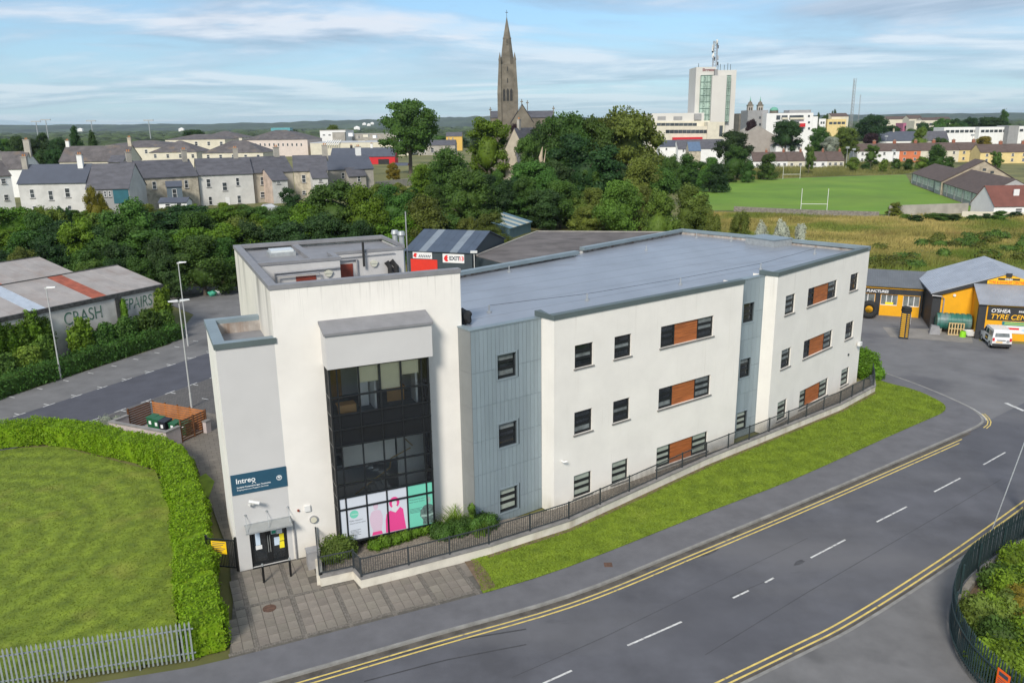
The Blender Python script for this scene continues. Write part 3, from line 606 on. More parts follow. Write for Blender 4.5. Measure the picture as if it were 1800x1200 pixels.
q = MB(); q.prism([T.xy(TW0 - 0.05, 0.05), T.xy(TW1 + 0.03, 0.05), T.xy(TW1 + 0.03, -0.4), T.xy(TW0 + 0.36, -0.4), T.xy(TW0 + 0.36, -TD + 0.3), T.xy(TW1 - 0.1, -TD + 0.3), T.xy(TW1 - 0.1, -9.5), T.xy(TW1 + 0.05, -9.5), T.xy(TW1 + 0.05, -TD - 0.05), T.xy(TW0 - 0.05, -TD - 0.05)], TH - 0.21, TH); q.build('coping', m_lead, BLD)
sheet('tower_roof', [T.xy(TW0 + 0.2, -0.3), T.xy(TW1, -0.3), T.xy(TW1, -10), T.xy(TW0 + 0.2, -10)], ZR + 0.006, m_lead, kind=None, parent=BLD)
# plant room on the tower
PR1, PR2 = 7.6, 9.6           # depths of its two front walls
m_plant = mat('grey_plant_render', (0.47, 0.465, 0.46), 0.9, 0.08, 0.7, 0.1)
q = MB(); q.wall(T.back(-PR1), TW0 + 0.3, 7.55, ZR, 13.7); q.poly([T.p(7.55, -PR1, ZR), T.p(7.55, -PR2, ZR), T.p(7.55, -PR2, 13.7), T.p(7.55, -PR1, 13.7)])
q.wall(T.back(-PR2), 7.55, TW1 - 0.02, ZR, 13.7); q.poly([T.p(TW1 - 0.02, -PR2, ZR), T.p(TW1 - 0.02, -TD, ZR), T.p(TW1 - 0.02, -TD, 13.7), T.p(TW1 - 0.02, -PR2, 13.7)])
q.build('plant_room_wall', m_plant, BLD)
sheet('plant_room_roof', [T.xy(TW0 + 0.3, -PR1 - 0.1), T.xy(7.5, -PR1 - 0.1), T.xy(7.5, -PR2 - 0.1), T.xy(TW1 - 0.1, -PR2 - 0.1), T.xy(TW1 - 0.1, -TD + 0.2), T.xy(TW0 + 0.3, -TD + 0.2)], 13.62, m_lead, kind=None, parent=BLD)
q = MB(); q.fbox(T, TW0 + 0.3, 7.62, -PR1 - 0.35, -PR1 + 0.05, 13.7, 13.86); q.fbox(T, 7.62, TW1 + 0.03, -PR2 - 0.3, -PR2 + 0.05, 13.7, 13.86); q.fbox(T, 7.3, 7.62, -PR2 - 0.3, -PR1 - 0.352, 13.7, 13.855); q.fbox(T, 6.0, 6.4, -TD + 0.3, -PR1 - 0.36, 13.6, 13.84); q.build('coping', m_lead, BLD)
g = MB(); g.fbox(T, 4.2, 5.7, -12.2, -10.9, 13.6, 13.86); g.build('rooflight', m_steel, BLD)
g = MB(); g.fbox(T, 4.3, 5.6, -12.1, -11.0, 13.86, 13.98); g.build('rooflight_dome', mat('rooflight_pane', (0.55, 0.58, 0.58), 0.2, 0.05, 2), BLD)
m_red = mat('red_brown_door', (0.20, 0.035, 0.018), 0.5, 0.15, 2)
for s0, s1, PRd, zt in ((5.05, 6.15, PR1, 12.95), (7.62, 8.72, PR2, 13.1)):
    g = MB(); g.fbox(T, s0, s1, -PRd - 0.02, -PRd + 0.05, ZR, zt); o = g.build('plant_door', m_red, BLD)
    g = MB()
    for k in range(6): g.fbox(T, s0 + 0.15, s1 - 0.15, -PRd + 0.05, -PRd + 0.07, ZR + 1.2 + k * 0.12, ZR + 1.26 + k * 0.12)
    g.build('louvre', m_red, o)
m_pipe = mat('grey_pipe', (0.36, 0.36, 0.37), 0.5, 0.1, 3, metal=0.3)
g = MB(); P1 = T.back(-PR1); P2 = T.back(-PR2)
g.tube([P1.p(3.9, 0.12, ZR), P1.p(3.9, 0.12, 13.25), P1.p(7.5, 0.12, 13.3)], 0.06); g.build('pipe', m_pipe, BLD); g = MB(); g.tube([P1.p(4.02, 0.25, ZR), P1.p(4.02, 0.25, 13.1), P1.p(6.3, 0.25, 13.12), P1.p(6.45, 0.25, 12.6), P1.p(6.45, 0.2, 11.2)], 0.05); g.build('pipe', m_pipe, BLD); g = MB()
g.tube([P2.p(7.6, 0.12, 13.35), P2.p(8.95, 0.12, 13.35), P2.p(9.0, 0.12, 11.3)], 0.06); g.build('pipe', m_pipe, BLD); g = MB(); g.tube([P2.p(7.6, 0.1, 13.5), P2.p(11.3, 0.1, 13.55)], 0.03); g.build('cable_tray', m_pipe, BLD)
for s, F2 in ((6.85, P1), (10.0, P2)):
    g = MB(); g.tube([F2.p(s, 0.0, 13.0), F2.p(s, 0.12, 13.0)], 0.2, 12); g.fbox(F2, s - 0.22, s + 0.22, 0.0, 0.15, 13.0, 13.12); g.build('bulkhead_lamp', mat('lamp_cream', (0.5, 0.5, 0.42), 0.4, 0.05, 2), BLD)
g = MB(); g.tube([P2.p(10.95, 0.2, 11), P2.p(10.95, 0.2, 12.7), P2.p(10.75, 0.1, 13.05)], 0.16, 10); g.build('duct', m_rubber, BLD); g = MB(); g.tube([P2.p(11.32, 0.2, 11), P2.p(11.32, 0.2, 12.75), P2.p(11.05, 0.1, 13.1)], 0.16, 10); g.build('duct', m_rubber, BLD); g = MB(); g.tube([P2.p(9.35, 0.25, 12.9), P2.p(9.35, 0.25, 14.35)], 0.07, 8); g.build('vent_pipe', m_rubber, BLD)
for s, d_ in ((12.12, 12.1), (12.3, 11.3)):
    x, y = T.xy(s, -d_); g = MB(); g.cyl(x, y, ZR, 14.25, 0.17, 14); g.cyl(x, y, 14.25, 14.36, 0.17, 14, 0.25); g.cyl(x, y, 14.36, 14.58, 0.25, 14, 0.2); g.build('flue', m_steel, BLD, smooth=False)
g = MB(); x, y = T.xy(12.3, -10.2); g.cyl(x, y, ZR, 15.9, 0.035, 8); g.build('mast', m_pipe, BLD)
g = MB(); g.fbox(T, 11.95, 12.8, -11.2, -10.7, ZR + 0.02, ZR + 0.85); g.build('condenser', mat('offwhite_metal', (0.6, 0.6, 0.57), 0.5, 0.05, 3), BLD)
# black tarpaulin bag on the roof
g = MB(); x, y = T.xy(12.35, -0.75); bmt = bmesh.new(); bmesh.ops.create_icosphere(bmt, subdivisions=3, radius=0.5)
for v in bmt.verts: v.co = Vector((v.co.x * 0.8, v.co.y * 1.0, v.co.z * 0.8)) * (1 + 0.18 * sin(v.co.x * 11 + v.co.z * 7) + 0.1 * sin(v.co.y * 17))
g.add([(v.co.x + x, v.co.y + y, v.co.z + ZR + 0.38) for v in bmt.verts], [tuple(v.index for v in f.verts) for f in bmt.faces]); bmt.free()
tag(g.build('tarpaulin_bundle', m_rubber), 'crumpled black bundle lying on the flat roof beside the tower', 'bundle')
# rooftop things: hatch, safety line posts
g = MB(); h0 = G(1310, 428, ZR); f = Fr(h0, G(1364, 436, ZR)); g.fbox(f, 0, 3.0, -2.2, 0, ZR, ZR + 0.55); o = g.build('roof_hatch', m_steel, BLD)
g = MB(); g.fbox(f, -0.06, 3.06, -2.26, 0.06, ZR + 0.55, ZR + 0.62); g.build('hatch_lid', m_cop, o)
POSTS = [(860, 549), (1032, 528), (1196, 500), (1337, 473), (1432, 446), (1224, 418), (1285, 424), (895, 478), (1136, 440), (1391, 430)]
for k, (u, v) in enumerate(POSTS):
    x, y = G(u, v, ZR); g = MB(); g.cyl(x, y, ZR, ZR + 0.06, 0.14, 10); g.cyl(x, y, ZR + 0.06, ZR + 0.42, 0.04, 8); g.build('anchor_post', m_steel, BLD)
g = MB(); pts = [(*G(u, v, ZR), ZR + 0.4) for u, v in POSTS[:5]]; g.tube(pts, 0.012, 5); g.build('safety_line', m_darkmetal, BLD)
# --- entrance block in front of the tower flank
EH = 11.55; ED = 5.4; DO = (0.6, 2.37, 0.1, 2.2)
q = MB(); q.wall(T, 0, TW0, 0.0, EH - 0.22, [DO], 0.3); q.build('entrance_wall', m_grey, BLD)
EL = Fr(T.xy(0, -ED), T.xy(0, 0))
q = MB(); q.wall(EL, 0, ED, 0.0, EH - 0.22, [(3.55, 3.95, 1.2, 9.6)], 0.25); q.poly([T.p(0, -ED, 0), T.p(TW0, -ED, 0), T.p(TW0, -ED, EH - 0.22), T.p(0, -ED, EH - 0.22)]); q.build('entrance_wall', m_render, BLD)
g = MB(); g.fbox(EL, 3.55, 3.95, -0.2, -0.15, 1.2, 9.6); g.build('slot_window', m_glass, BLD)
g = MB(); Ei = lambda s, d: T.xy(s, d)
g.prism([Ei(-0.07, 0.07), Ei(TW0 + 0.08, 0.07), Ei(TW0 + 0.08, -0.01), Ei(TW0 - 0.01, -0.01), Ei(TW0 - 0.01, -0.42), Ei(0.45, -0.42), Ei(0.45, -ED + 0.42), Ei(TW0 - 0.01, -ED + 0.42), Ei(TW0 - 0.01, -ED - 0.06), Ei(-0.07, -ED - 0.06)], EH - 0.225, EH); g.build('coping', m_cop, BLD)
g = MB(); g.fbox(T, -0.075, TW0 + 0.085, 0.06, 0.078, EH - 0.26, EH - 0.004); g.build('coping_face', m_copg, BLD)
sheet('entrance_roof', [Ei(0.3, -0.3), Ei(TW0, -0.3), Ei(TW0, -ED + 0.3), Ei(0.3, -ED + 0.3)], EH - 0.75, m_lead, kind=None, parent=BLD)
g = MB()
for a, c in ((Ei(0.45, -ED + 0.4), Ei(0.45, -0.4)), (Ei(TW0, -ED + 0.4), Ei(0.45, -ED + 0.4))): f = Fr(a, c); g.fbox(f, 0, f.L, -0.05, 0.0, EH - 0.75, EH - 0.22)
g.build('parapet', m_dirtyup, BLD)
# entrance doors
dr = MB(); s0, s1, z0, z1 = DO
for a, c in ((s0, s0 + 0.13), (s1 - 0.13, s1), ((s0 + s1) / 2 - 0.12, (s0 + s1) / 2 + 0.12)): dr.fbox(T, a, c, -0.2, -0.1, z0, z1)
dr.fbox(T, s0 + 0.13, s1 - 0.13, -0.19, -0.105, z1 - 0.1, z1); dr.fbox(T, s0 + 0.13, s1 - 0.13, -0.19, -0.105, z0, z0 + 0.16)
dr.fbox(T, s0, s1, -0.25, 0.12, z0 - 0.07, z0 - 0.003)
DOOR = dr.build('entrance_door', m_frame, BLD)
mid = (s0 + s1) / 2
for a, c in ((s0 + 0.13, mid - 0.12), (mid + 0.12, s1 - 0.13)): g = MB(); g.fbox(T, a, c, -0.16, -0.145, z0 + 0.16, z1 - 0.1); g.build('pane', m_glass, DOOR)
for s in (mid - 0.05, mid + 0.05): g = MB(); g.tube([T.p(s, -0.07, 0.75), T.p(s, -0.04, 0.75), T.p(s, -0.04, 1.65), T.p(s, -0.07, 1.65)], 0.016, 6); g.build('handle', m_steel, DOOR)
m_paper = mat('white_paper', (0.72, 0.73, 0.72), 0.7, 0.03, 2); m_paperb = mat('pale_blue_paper', (0.55, 0.66, 0.78), 0.7, 0.03, 2); m_papery = mat('yellow_paper', (0.85, 0.72, 0.02), 0.7, 0.03, 2); m_paperg = mat('green_print', (0.03, 0.33, 0.2), 0.7, 0.03, 2); m_ink = mat('dark_print', (0.05, 0.06, 0.08), 0.7, 0.1, 2)
for k, (a, c, e, f, M) in enumerate([(0.82, 1.12, 1.85, 2.05, m_paper), (0.87, 1.09, 1.18, 1.84, m_paperb), (0.85, 1.15, 0.95, 1.17, m_paper), (1.62, 1.88, 1.62, 2.0, m_paper), (1.93, 2.2, 1.83, 2.05, m_paper), (1.89, 2.16, 1.58, 1.81, m_paper), (1.74, 2.0, 0.98, 1.42, m_paperb), (2.0, 2.22, 1.18, 1.55, m_papery), (1.98, 2.21, 0.78, 1.14, m_papery)]):
    g = MB(); g.fbox(T, a, c, -0.143, -0.139, e, f); o = g.build('notice', M, DOOR)
g = MB(); g.fbox(T, 1.65, 1.86, -0.1385, -0.1375, 1.64, 1.8); g.build('notice_print', m_paperg, DOOR)
# door canopy
g = MB(); g.hexa([T.p(0.42, 0.66, 2.27), T.p(2.58, 0.66, 2.27), T.p(2.58, 0.0, 2.42), T.p(0.42, 0.0, 2.42), T.p(0.42, 0.66, 2.3), T.p(2.58, 0.66, 2.3), T.p(2.58, 0.0, 2.45), T.p(0.42, 0.0, 2.45)]); cn = g.build('door_canopy', mat('canopy_glass', (0.30, 0.31, 0.30), 0.15, 0.05, 2), BLD)
g = MB(); g.fbox(T, 0.4, 2.6, 0.0, 0.05, 2.40, 2.48); g.fbox(T, 0.4, 2.6, 0.64, 0.69, 2.25, 2.32); g.build('canopy_frame', m_steel, cn)
for s in (0.5, 1.5, 2.5): g = MB(); g.tube([T.p(s, 0.0, 2.98), T.p(s, 0.05, 2.98)], 0.05, 8); g.tube([T.p(s, 0.04, 2.98), T.p(s, 0.58, 2.32)], 0.014, 6); g.build('canopy_stay', m_steel, cn)
# sign board with lettering
m_signblue = mat('petrol_blue_board', (0.018, 0.075, 0.125), 0.5, 0.06, 2); m_letter = mat('white_lettering', (0.78, 0.8, 0.8), 0.6, 0.02, 2)
g = MB(); g.fbox(T, 0.03, 2.6, 0.0, 0.04, 4.09, 5.12); SIGN = g.build('sign_board', m_signblue, BLD)
text('Intreo', T, 0.24, 4.66, 0.36, m_letter, SIGN, 0.042, bold=0.005); text('Seirbhísí Fostaíochta agus Tacaíochta', T, 0.26, 4.42, 0.105, m_letter, SIGN, 0.042, bold=0.0015); text('Employment and Support Services', T, 0.26, 4.29, 0.105, m_letter, SIGN, 0.042)
g = MB(); f_ = lambda a, r: (1.0 + r * cos(a), 4.66 + r * sin(a)); g.fprism(T, [(0.97, 4.53), (1.06, 4.63), (1.15, 4.53), (1.15, 4.57), (1.06, 4.67), (0.97, 4.57)], 0.042, 0.046); g.build('logo_mark', m_letter, SIGN); g = MB()
c0 = (2.24, 4.6)
for k in range(20):
    a0, a1 = 2 * pi * k / 20, 2 * pi * (k + 1) / 20
    g.fprism(T, [(c0[0] + r * cos(a), c0[1] + r * sin(a)) for r, a in ((0.13, a0), (0.13, a1), (0.105, a1), (0.105, a0))], 0.042, 0.046)
g.fprism(T, [(2.16, 4.62), (2.22, 4.69), (2.26, 4.66), (2.33, 4.70), (2.31, 4.62), (2.24, 4.6)], 0.042, 0.046); g.fprism(T, [(2.17, 4.56), (2.31, 4.56), (2.28, 4.53), (2.2, 4.53)], 0.042, 0.046); g.build('emblem', m_letter, SIGN)
# camera, lamp, alarm, call points
m_cctv = mat('white_plastic', (0.7, 0.7, 0.68), 0.4, 0.03, 2)
g = MB(); g.tube([T.p(0.75, 0.0, 3.45), T.p(0.75, 0.2, 3.5), T.p(0.8, 0.3, 3.68)], 0.05, 8); g.tube([T.p(0.72, 0.3, 3.78), T.p(1.18, 0.45, 3.66)], 0.085, 8); g.build('cctv_camera', m_cctv, BLD)
g = MB(); g.tube([T.p(3.7, 0.0, 2.05), T.p(3.7, 0.1, 2.05)], 0.2, 16); g.build('bulkhead_lamp', m_pipe, BLD); g = MB(); g.tube([T.p(3.7, 0.1, 2.05), T.p(3.7, 0.13, 2.05)], 0.15, 16); g.build('bulkhead_lens', mat('lamp_lens', (0.62, 0.6, 0.48), 0.3, 0.05, 2), BLD)
g = MB(); g.fbox(T, 3.3, 3.58, 0, 0.1, 2.55, 2.85); g.build('alarm_box', m_cctv, BLD); g = MB(); g.tube([T.p(3.0, 0, 2.68), T.p(3.0, 0.07, 2.68)], 0.06, 8); g.build('call_point', m_red, BLD)
g = MB(); g.tube([T.p(2.72, 0.06, 0.1), T.p(2.72, 0.06, 2.2)], 0.04, 8); g.build('downpipe', m_pipe, BLD)
g = MB(); g.tube([A.p(0.55, 0, 3.05), A.p(0.55, 0.2, 3.05), A.p(0.7, 0.3, 3.1)], 0.05, 8); g.build('cctv_camera', m_cctv, BLD)
g = MB(); g.tube([B.p(14.2, 0, 3.6), B.p(14.2, 0.2, 3.6)], 0.05, 8); g.fbox(B, 13.95, 14.35, 0.12, 0.35, 3.55, 3.85); g.build('cctv_camera', m_cctv, BLD); g = MB(); g.tube([B.p(12.6, 0, 3.1), B.p(12.6, 0.08, 3.1)], 0.09, 8); g.build('wall_vent', m_darkmetal, BLD)
# --- glazed bay
GB = T.back(0.92); s0, s1, z0, z1 = 4.83, 9.72, 0.85, 9.95
SM = [4.83, 5.19, 6.23, 7.27, 8.33, 9.37, 9.72]; ZM = [0.85, 2.66, 3.30, 3.95, 4.84, 6.0, 6.85, 7.6, 8.5, 9.93]
q = MB()
for s in SM: q.fbox(GB, s - (0.035 if s0 < s < s1 else 0.05), s + (0.035 if s0 < s < s1 else 0.05), -0.08, 0.0, z0, z1)
for z in ZM: q.fbox(GB, s0 - 0.05, s1 + 0.05, -0.07, 0.03, z - 0.04, z + 0.04)
for e in (s0, s1):
    for z in ZM: q.fbox(GB, e - 0.05, e + 0.05, -0.9, -0.075, z - 0.036, z + 0.036)
    for d in (-0.3, -0.62, -0.89): q.fbox(GB, e - 0.045, e + 0.045, d - 0.03, d + 0.03, z0, z1)
q.fbox(GB, s0 - 0.04, s1 + 0.04, -0.9, -0.08, 0.80, 0.86)
BAY = q.build('bay_window', m_frame, BLD)
m_span = mat('black_spandrel', (0.01, 0.012, 0.014), 0.12, 0.1, 2)
for i in range(6):
    for j in range(9):
        g = MB(); g.fbox(GB, SM[i] + 0.03, SM[i + 1] - 0.03, -0.05, -0.04, ZM[j] + 0.03, ZM[j + 1] - 0.03); g.build('pane', m_span if j in (5, 6) else m_clear, BAY)
for e in (s0, s1):
    for j in range(9): g = MB(); g.fbox(GB, e - 0.006, e + 0.006, -0.88, -0.08, ZM[j] + 0.03, ZM[j + 1] - 0.03); g.build('pane', m_span if j in (5, 6) else m_clear, BAY)
g = MB(); BX = T.back(1.06); g.wall(BX, 4.74, 9.94, 9.96, 11.62); g.poly([T.p(4.74, 0, 9.96), T.p(4.74, 1.06, 9.96), T.p(4.74, 1.06, 11.62), T.p(4.74, 0, 12.0)]); g.poly([T.p(9.94, 0, 9.96), T.p(9.94, 1.06, 9.96), T.p(9.94, 1.06, 11.62), T.p(9.94, 0, 12.0)]); g.poly([T.p(4.74, 0, 9.96), T.p(9.94, 0, 9.96), T.p(9.94, 1.06, 9.96), T.p(4.74, 1.06, 9.96)]); g.build('bay_hood', m_grey, BLD)
g = MB(); g.hexa([T.p(4.66, 1.16, 11.6), T.p(10.0, 1.16, 11.6), T.p(10.0, 0.002, 11.98), T.p(4.66, 0.002, 11.98), T.p(4.66, 1.16, 11.72), T.p(10.0, 1.16, 11.72), T.p(10.0, 0.002, 12.1), T.p(4.66, 0.002, 12.1)]); g.build('hood_capping', m_lead, BLD)
# interior seen through the bay: floors, back wall, blinds, desks, staircase
m_int = mat('interior_wall', (0.74, 0.76, 0.71), 0.9, 0.05, 1); m_carpet = mat('carpet', (0.11, 0.14, 0.16), 0.95, 0.15, 3); m_desk = mat('beech_desk', (0.48, 0.27, 0.09), 0.6, 0.1, 2); m_blind = mat('cream_blind', (0.88, 0.83, 0.58), 0.8, 0.03, 2)
q = MB(); q.poly([T.p(3.2, -2.6, 7.1), T.p(11.5, -2.6, 7.1), T.p(11.5, -2.6, 9.95), T.p(3.2, -2.6, 9.95)]); q.poly([T.p(3.2, -4, 0), T.p(11.5, -4, 0), T.p(11.5, -4, 7.1), T.p(3.2, -4, 7.1)]); q.fbox(T, 5.6, 8.4, -1.25, -1.15, 4.0, 5.5); q.fbox(T, 8.6, 11.4, -1.6, -1.5, 0.9, 5.6); q.poly([T.p(3.2, -5, 0), T.p(3.2, -0.3, 0), T.p(3.2, -0.3, 9.95), T.p(3.2, -5, 9.95)]); q.poly([T.p(11.5, -5, 0), T.p(11.5, -0.3, 0), T.p(11.5, -0.3, 9.95), T.p(11.5, -5, 9.95)]); q.poly([T.p(3.2, -5, 9.95), T.p(11.5, -5, 9.95), T.p(11.5, -0.3, 9.95), T.p(3.2, -0.3, 9.95)]); q.build('interior_wall', m_int, BLD)
q = MB()
for zf, fr in ((0.82, -0.1), (7.4, 0.85)): q.fbox(T, 4.9 if fr > 0 else 3.2, 9.7 if fr > 0 else 11.5, -5, fr, zf - 0.3, zf)
q.fbox(T, 3.2, 11.5, -5, -0.3, 7.1, 7.395); q.fbox(T, 3.2, 11.5, -5, -2.4, 3.6, 3.95); q.build('interior_floor', m_carpet, BLD)
g = MB()
for a, c, lo in ((6.3, 7.2, 9.05), (7.34, 8.28, 8.55), (8.4, 9.25, 9.15)): g.fbox(GB, a, c, -0.14, -0.13, lo, 9.9)
g.build('roller_blind', m_blind, BLD)
g = MB(); g.fbox(T, 7.9, 8.9, -1.3, -0.5, 8.1, 8.15); g.fbox(T, 7.95, 8.85, -0.55, -0.52, 7.4, 8.1); g.fbox(T, 5.2, 6.1, 0.0, 0.6, 7.9, 7.95); g.fbox(T, 5.2, 6.1, 0.55, 0.58, 7.5, 7.9); g.fbox(T, 5.4, 6.0, -2.2, -2.1, 7.4, 9.6); g.build('desk', m_desk, BLD)
g = MB(); g.fbox(T, 6.5, 7.0, -0.6, -0.5, 7.4, 9.9); g.fbox(T, 7.1, 7.2, -2.5, 0.3, 7.4, 9.9); g.fbox(T, 9.25, 9.35, -0.6, 0.2, 7.4, 9.9); g.build('partition', mat('white_partition', (0.78, 0.81, 0.79), 0.6, 0.04, 2), BLD)
g = MB()
for k in range(10): g.fbox(T, 5.2 + k * 0.28, 5.48 + k * 0.28, -2.2, -1.0, 0.82 + k * 0.18, 0.94 + k * 0.18); g.fbox(T, 8.0 - k * 0.28, 8.28 - k * 0.28, -3.5, -2.3, 2.6 + k * 0.18, 2.72 + k * 0.18)
g.build('stair', m_int, BLD)
g = MB(); g.tube([T.p(5.3, -0.95, 2.0), T.p(7.1, -0.95, 3.1), T.p(8.0, -0.95, 3.6), T.p(8.1, -1.0, 4.1), T.p(9.2, -1.0, 4.5)], 0.03, 6); g.tube([T.p(9.3, -1.0, 4.6), T.p(9.0, -1.6, 4.9), T.p(8.0, -2.2, 4.9), T.p(5.6, -2.2, 6.2)], 0.03, 6); g.build('handrail', mat('oak_rail', (0.5, 0.36, 0.14), 0.5, 0.1, 2), BLD)
# posters on the lowest panes (flat print)
m_pw = mat('poster_white', (0.58, 0.62, 0.68), 0.5, 0.02, 1); m_pg = mat('poster_mint', (0.16, 0.56, 0.42), 0.5, 0.02, 1); m_pp = mat('poster_pink', (0.72, 0.06, 0.26), 0.5, 0.02, 1); m_lp = mat('poster_pale_pink', (0.62, 0.48, 0.58), 0.5, 0.02, 1); m_pk = mat('poster_grey', (0.10, 0.15, 0.14), 0.5, 0.5, 9); m_pf = mat('poster_pale_skin', (0.66, 0.66, 0.68), 0.5, 0.02, 1)
g = MB(); g.fbox(GB, s0 + 0.03, 8.33, -0.038, -0.036, 0.9, 3.28); PW = g.build('poster', m_pw, BAY); g = MB(); g.fbox(GB, 8.33, s1 - 0.03, -0.038, -0.036, 0.9, 3.28); PG = g.build('poster', m_pg, BAY)
def flat(pts, d, M, par, nm='poster_print'): g = MB(); g.fprism(GB, pts, d - 0.001, d); return g.build(nm, M, par)
def ell(cx, cz, rx, rz, n=20): return [(cx + rx * cos(2 * pi * k / n), cz + rz * sin(2 * pi * k / n)) for k in range(n)]
flat(ell(5.56, 2.3, 0.22, 0.22), -0.0335, m_pg, PW); text('intreo', GB, 5.42, 2.26, 0.13, m_pf, PW, -0.033, depth=0.0005)
text('Fáilte isteach i', GB, 5.3, 1.92, 0.12, m_ink, PW, -0.034, depth=0.0005); text("d'Ionad Intreo áitiúil", GB, 5.3, 1.78, 0.1, m_ink, PW, -0.034, depth=0.0005)
for k in range(5): flat([(5.32, 1.42 - k * 0.07), (5.85 - 0.1 * (k % 2), 1.42 - k * 0.07), (5.85 - 0.1 * (k % 2), 1.44 - k * 0.07), (5.32, 1.44 - k * 0.07)], -0.034, m_ink, PW)
flat([(6.4, 0.92), (6.47, 1.15), (6.36, 1.5), (6.33, 1.9), (6.42, 2.2), (6.56, 2.28), (6.78, 2.28), (6.92, 2.2), (7.0, 1.9), (6.98, 1.5), (6.9, 1.15), (6.95, 0.92)], -0.0345, m_lp, PW); flat(ell(6.67, 2.47, 0.12, 0.17), -0.034, m_lp, PW); flat([(6.55, 2.52), (6.56, 2.62), (6.67, 2.67), (6.78, 2.62), (6.79, 2.52), (6.75, 2.58), (6.6, 2.58)], -0.0335, mat('poster_mauve', (0.35, 0.15, 0.3), 0.5, 0.02, 1), PW); flat([(6.4, 0.92), (6.45, 1.1), (6.9, 1.1), (6.96, 0.92)], -0.0335, m_pp, PW)
flat([(7.12, 0.92), (7.14, 1.6), (7.2, 1.95), (7.4, 2.1), (7.68, 1.93), (7.93, 2.2), (8.08, 2.05), (8.13, 1.5), (8.2, 0.92)], -0.0345, m_pp, PW); flat(ell(7.64, 2.5, 0.27, 0.31), -0.0342, m_pp, PW); flat(ell(7.64, 2.45, 0.13, 0.2), -0.0338, m_pf, PW); flat([(7.52, 2.3), (7.5, 2.08), (7.68, 1.95), (7.84, 2.12), (7.76, 2.3)], -0.034, m_pf, PW)
text('Welcome to your', GB, 8.42, 2.4, 0.115, m_ink, PG, -0.034, depth=0.0005); text('local Intreo Centre', GB, 8.42, 2.26, 0.105, m_ink, PG, -0.034, depth=0.0005)
for k in range(4): flat([(8.43, 1.9 - k * 0.07), (9.1 - 0.1 * (k % 2), 1.9 - k * 0.07), (9.1 - 0.1 * (k % 2), 1.92 - k * 0.07), (8.43, 1.92 - k * 0.07)], -0.034, m_ink, PG)
flat([(9.1, 0.92), (9.12, 1.2), (8.97, 1.45), (9.0, 1.75), (9.2, 1.98), (9.4, 2.05), (9.6, 1.98), (9.68, 1.9), (9.68, 0.92)], -0.0345, m_pk, PG); flat(ell(9.45, 2.25, 0.12, 0.19), -0.034, mat('poster_grey_face', (0.28, 0.4, 0.36), 0.5, 0.1, 3), PG)
flat([(9.02, 1.38), (9.4, 1.32), (9.68, 1.4), (9.68, 1.5), (9.4, 1.44), (9.04, 1.5)], -0.034, mat('poster_grey_face', (0.28, 0.4, 0.36)), PG)
# ================================================================ site walls, railings, planting
def leafmat(name, c, var=0.45, rnd=0.26, scale=0.9, trans=0.28, rough=0.6):
    return mat(name, c, rough, var, scale, trans=trans, rnd=rnd, detail=3, spec=0.25)
m_hedge = leafmat('hedge_leaves', (0.185, 0.32, 0.012), 0.35, 0.0, 3.0, 0.35); overlay(m_hedge, (0.33, 0.42, 0.03), nfac(4.0, 0.52, 0.75, k=0.6))
m_leafd = leafmat('dark_leaves', (0.034, 0.078, 0.02)); m_leafm = leafmat('green_leaves', (0.062, 0.132, 0.022)); m_leafl = leafmat('light_green_leaves', (0.125, 0.215, 0.03)); m_leafo = leafmat('olive_leaves', (0.115, 0.155, 0.026)); m_leafb = leafmat('fresh_green_leaves', (0.105, 0.205, 0.016)); m_purple = leafmat('purple_leaves', (0.035, 0.018, 0.022)); m_silver = leafmat('silver_leaves', (0.25, 0.28, 0.22)); m_yel = leafmat('yellow_green_leaves', (0.22, 0.20, 0.02))
m_bark = mat('bark', (0.11, 0.09, 0.07), 0.95, 0.3, 3, 0.4)
m_wallw = mat('painted_wall', (0.62, 0.585, 0.5), 0.9, 0.12, 0.9, 0.15); overlay(m_wallw, (0.33, 0.27, 0.19), nfac(1.1, 0.52, 0.72, (1, 1, 0.3), 0.7, 6))
m_wcop = mat('wall_coping', (0.22, 0.21, 0.20), 0.9, 0.2, 2, 0.1)
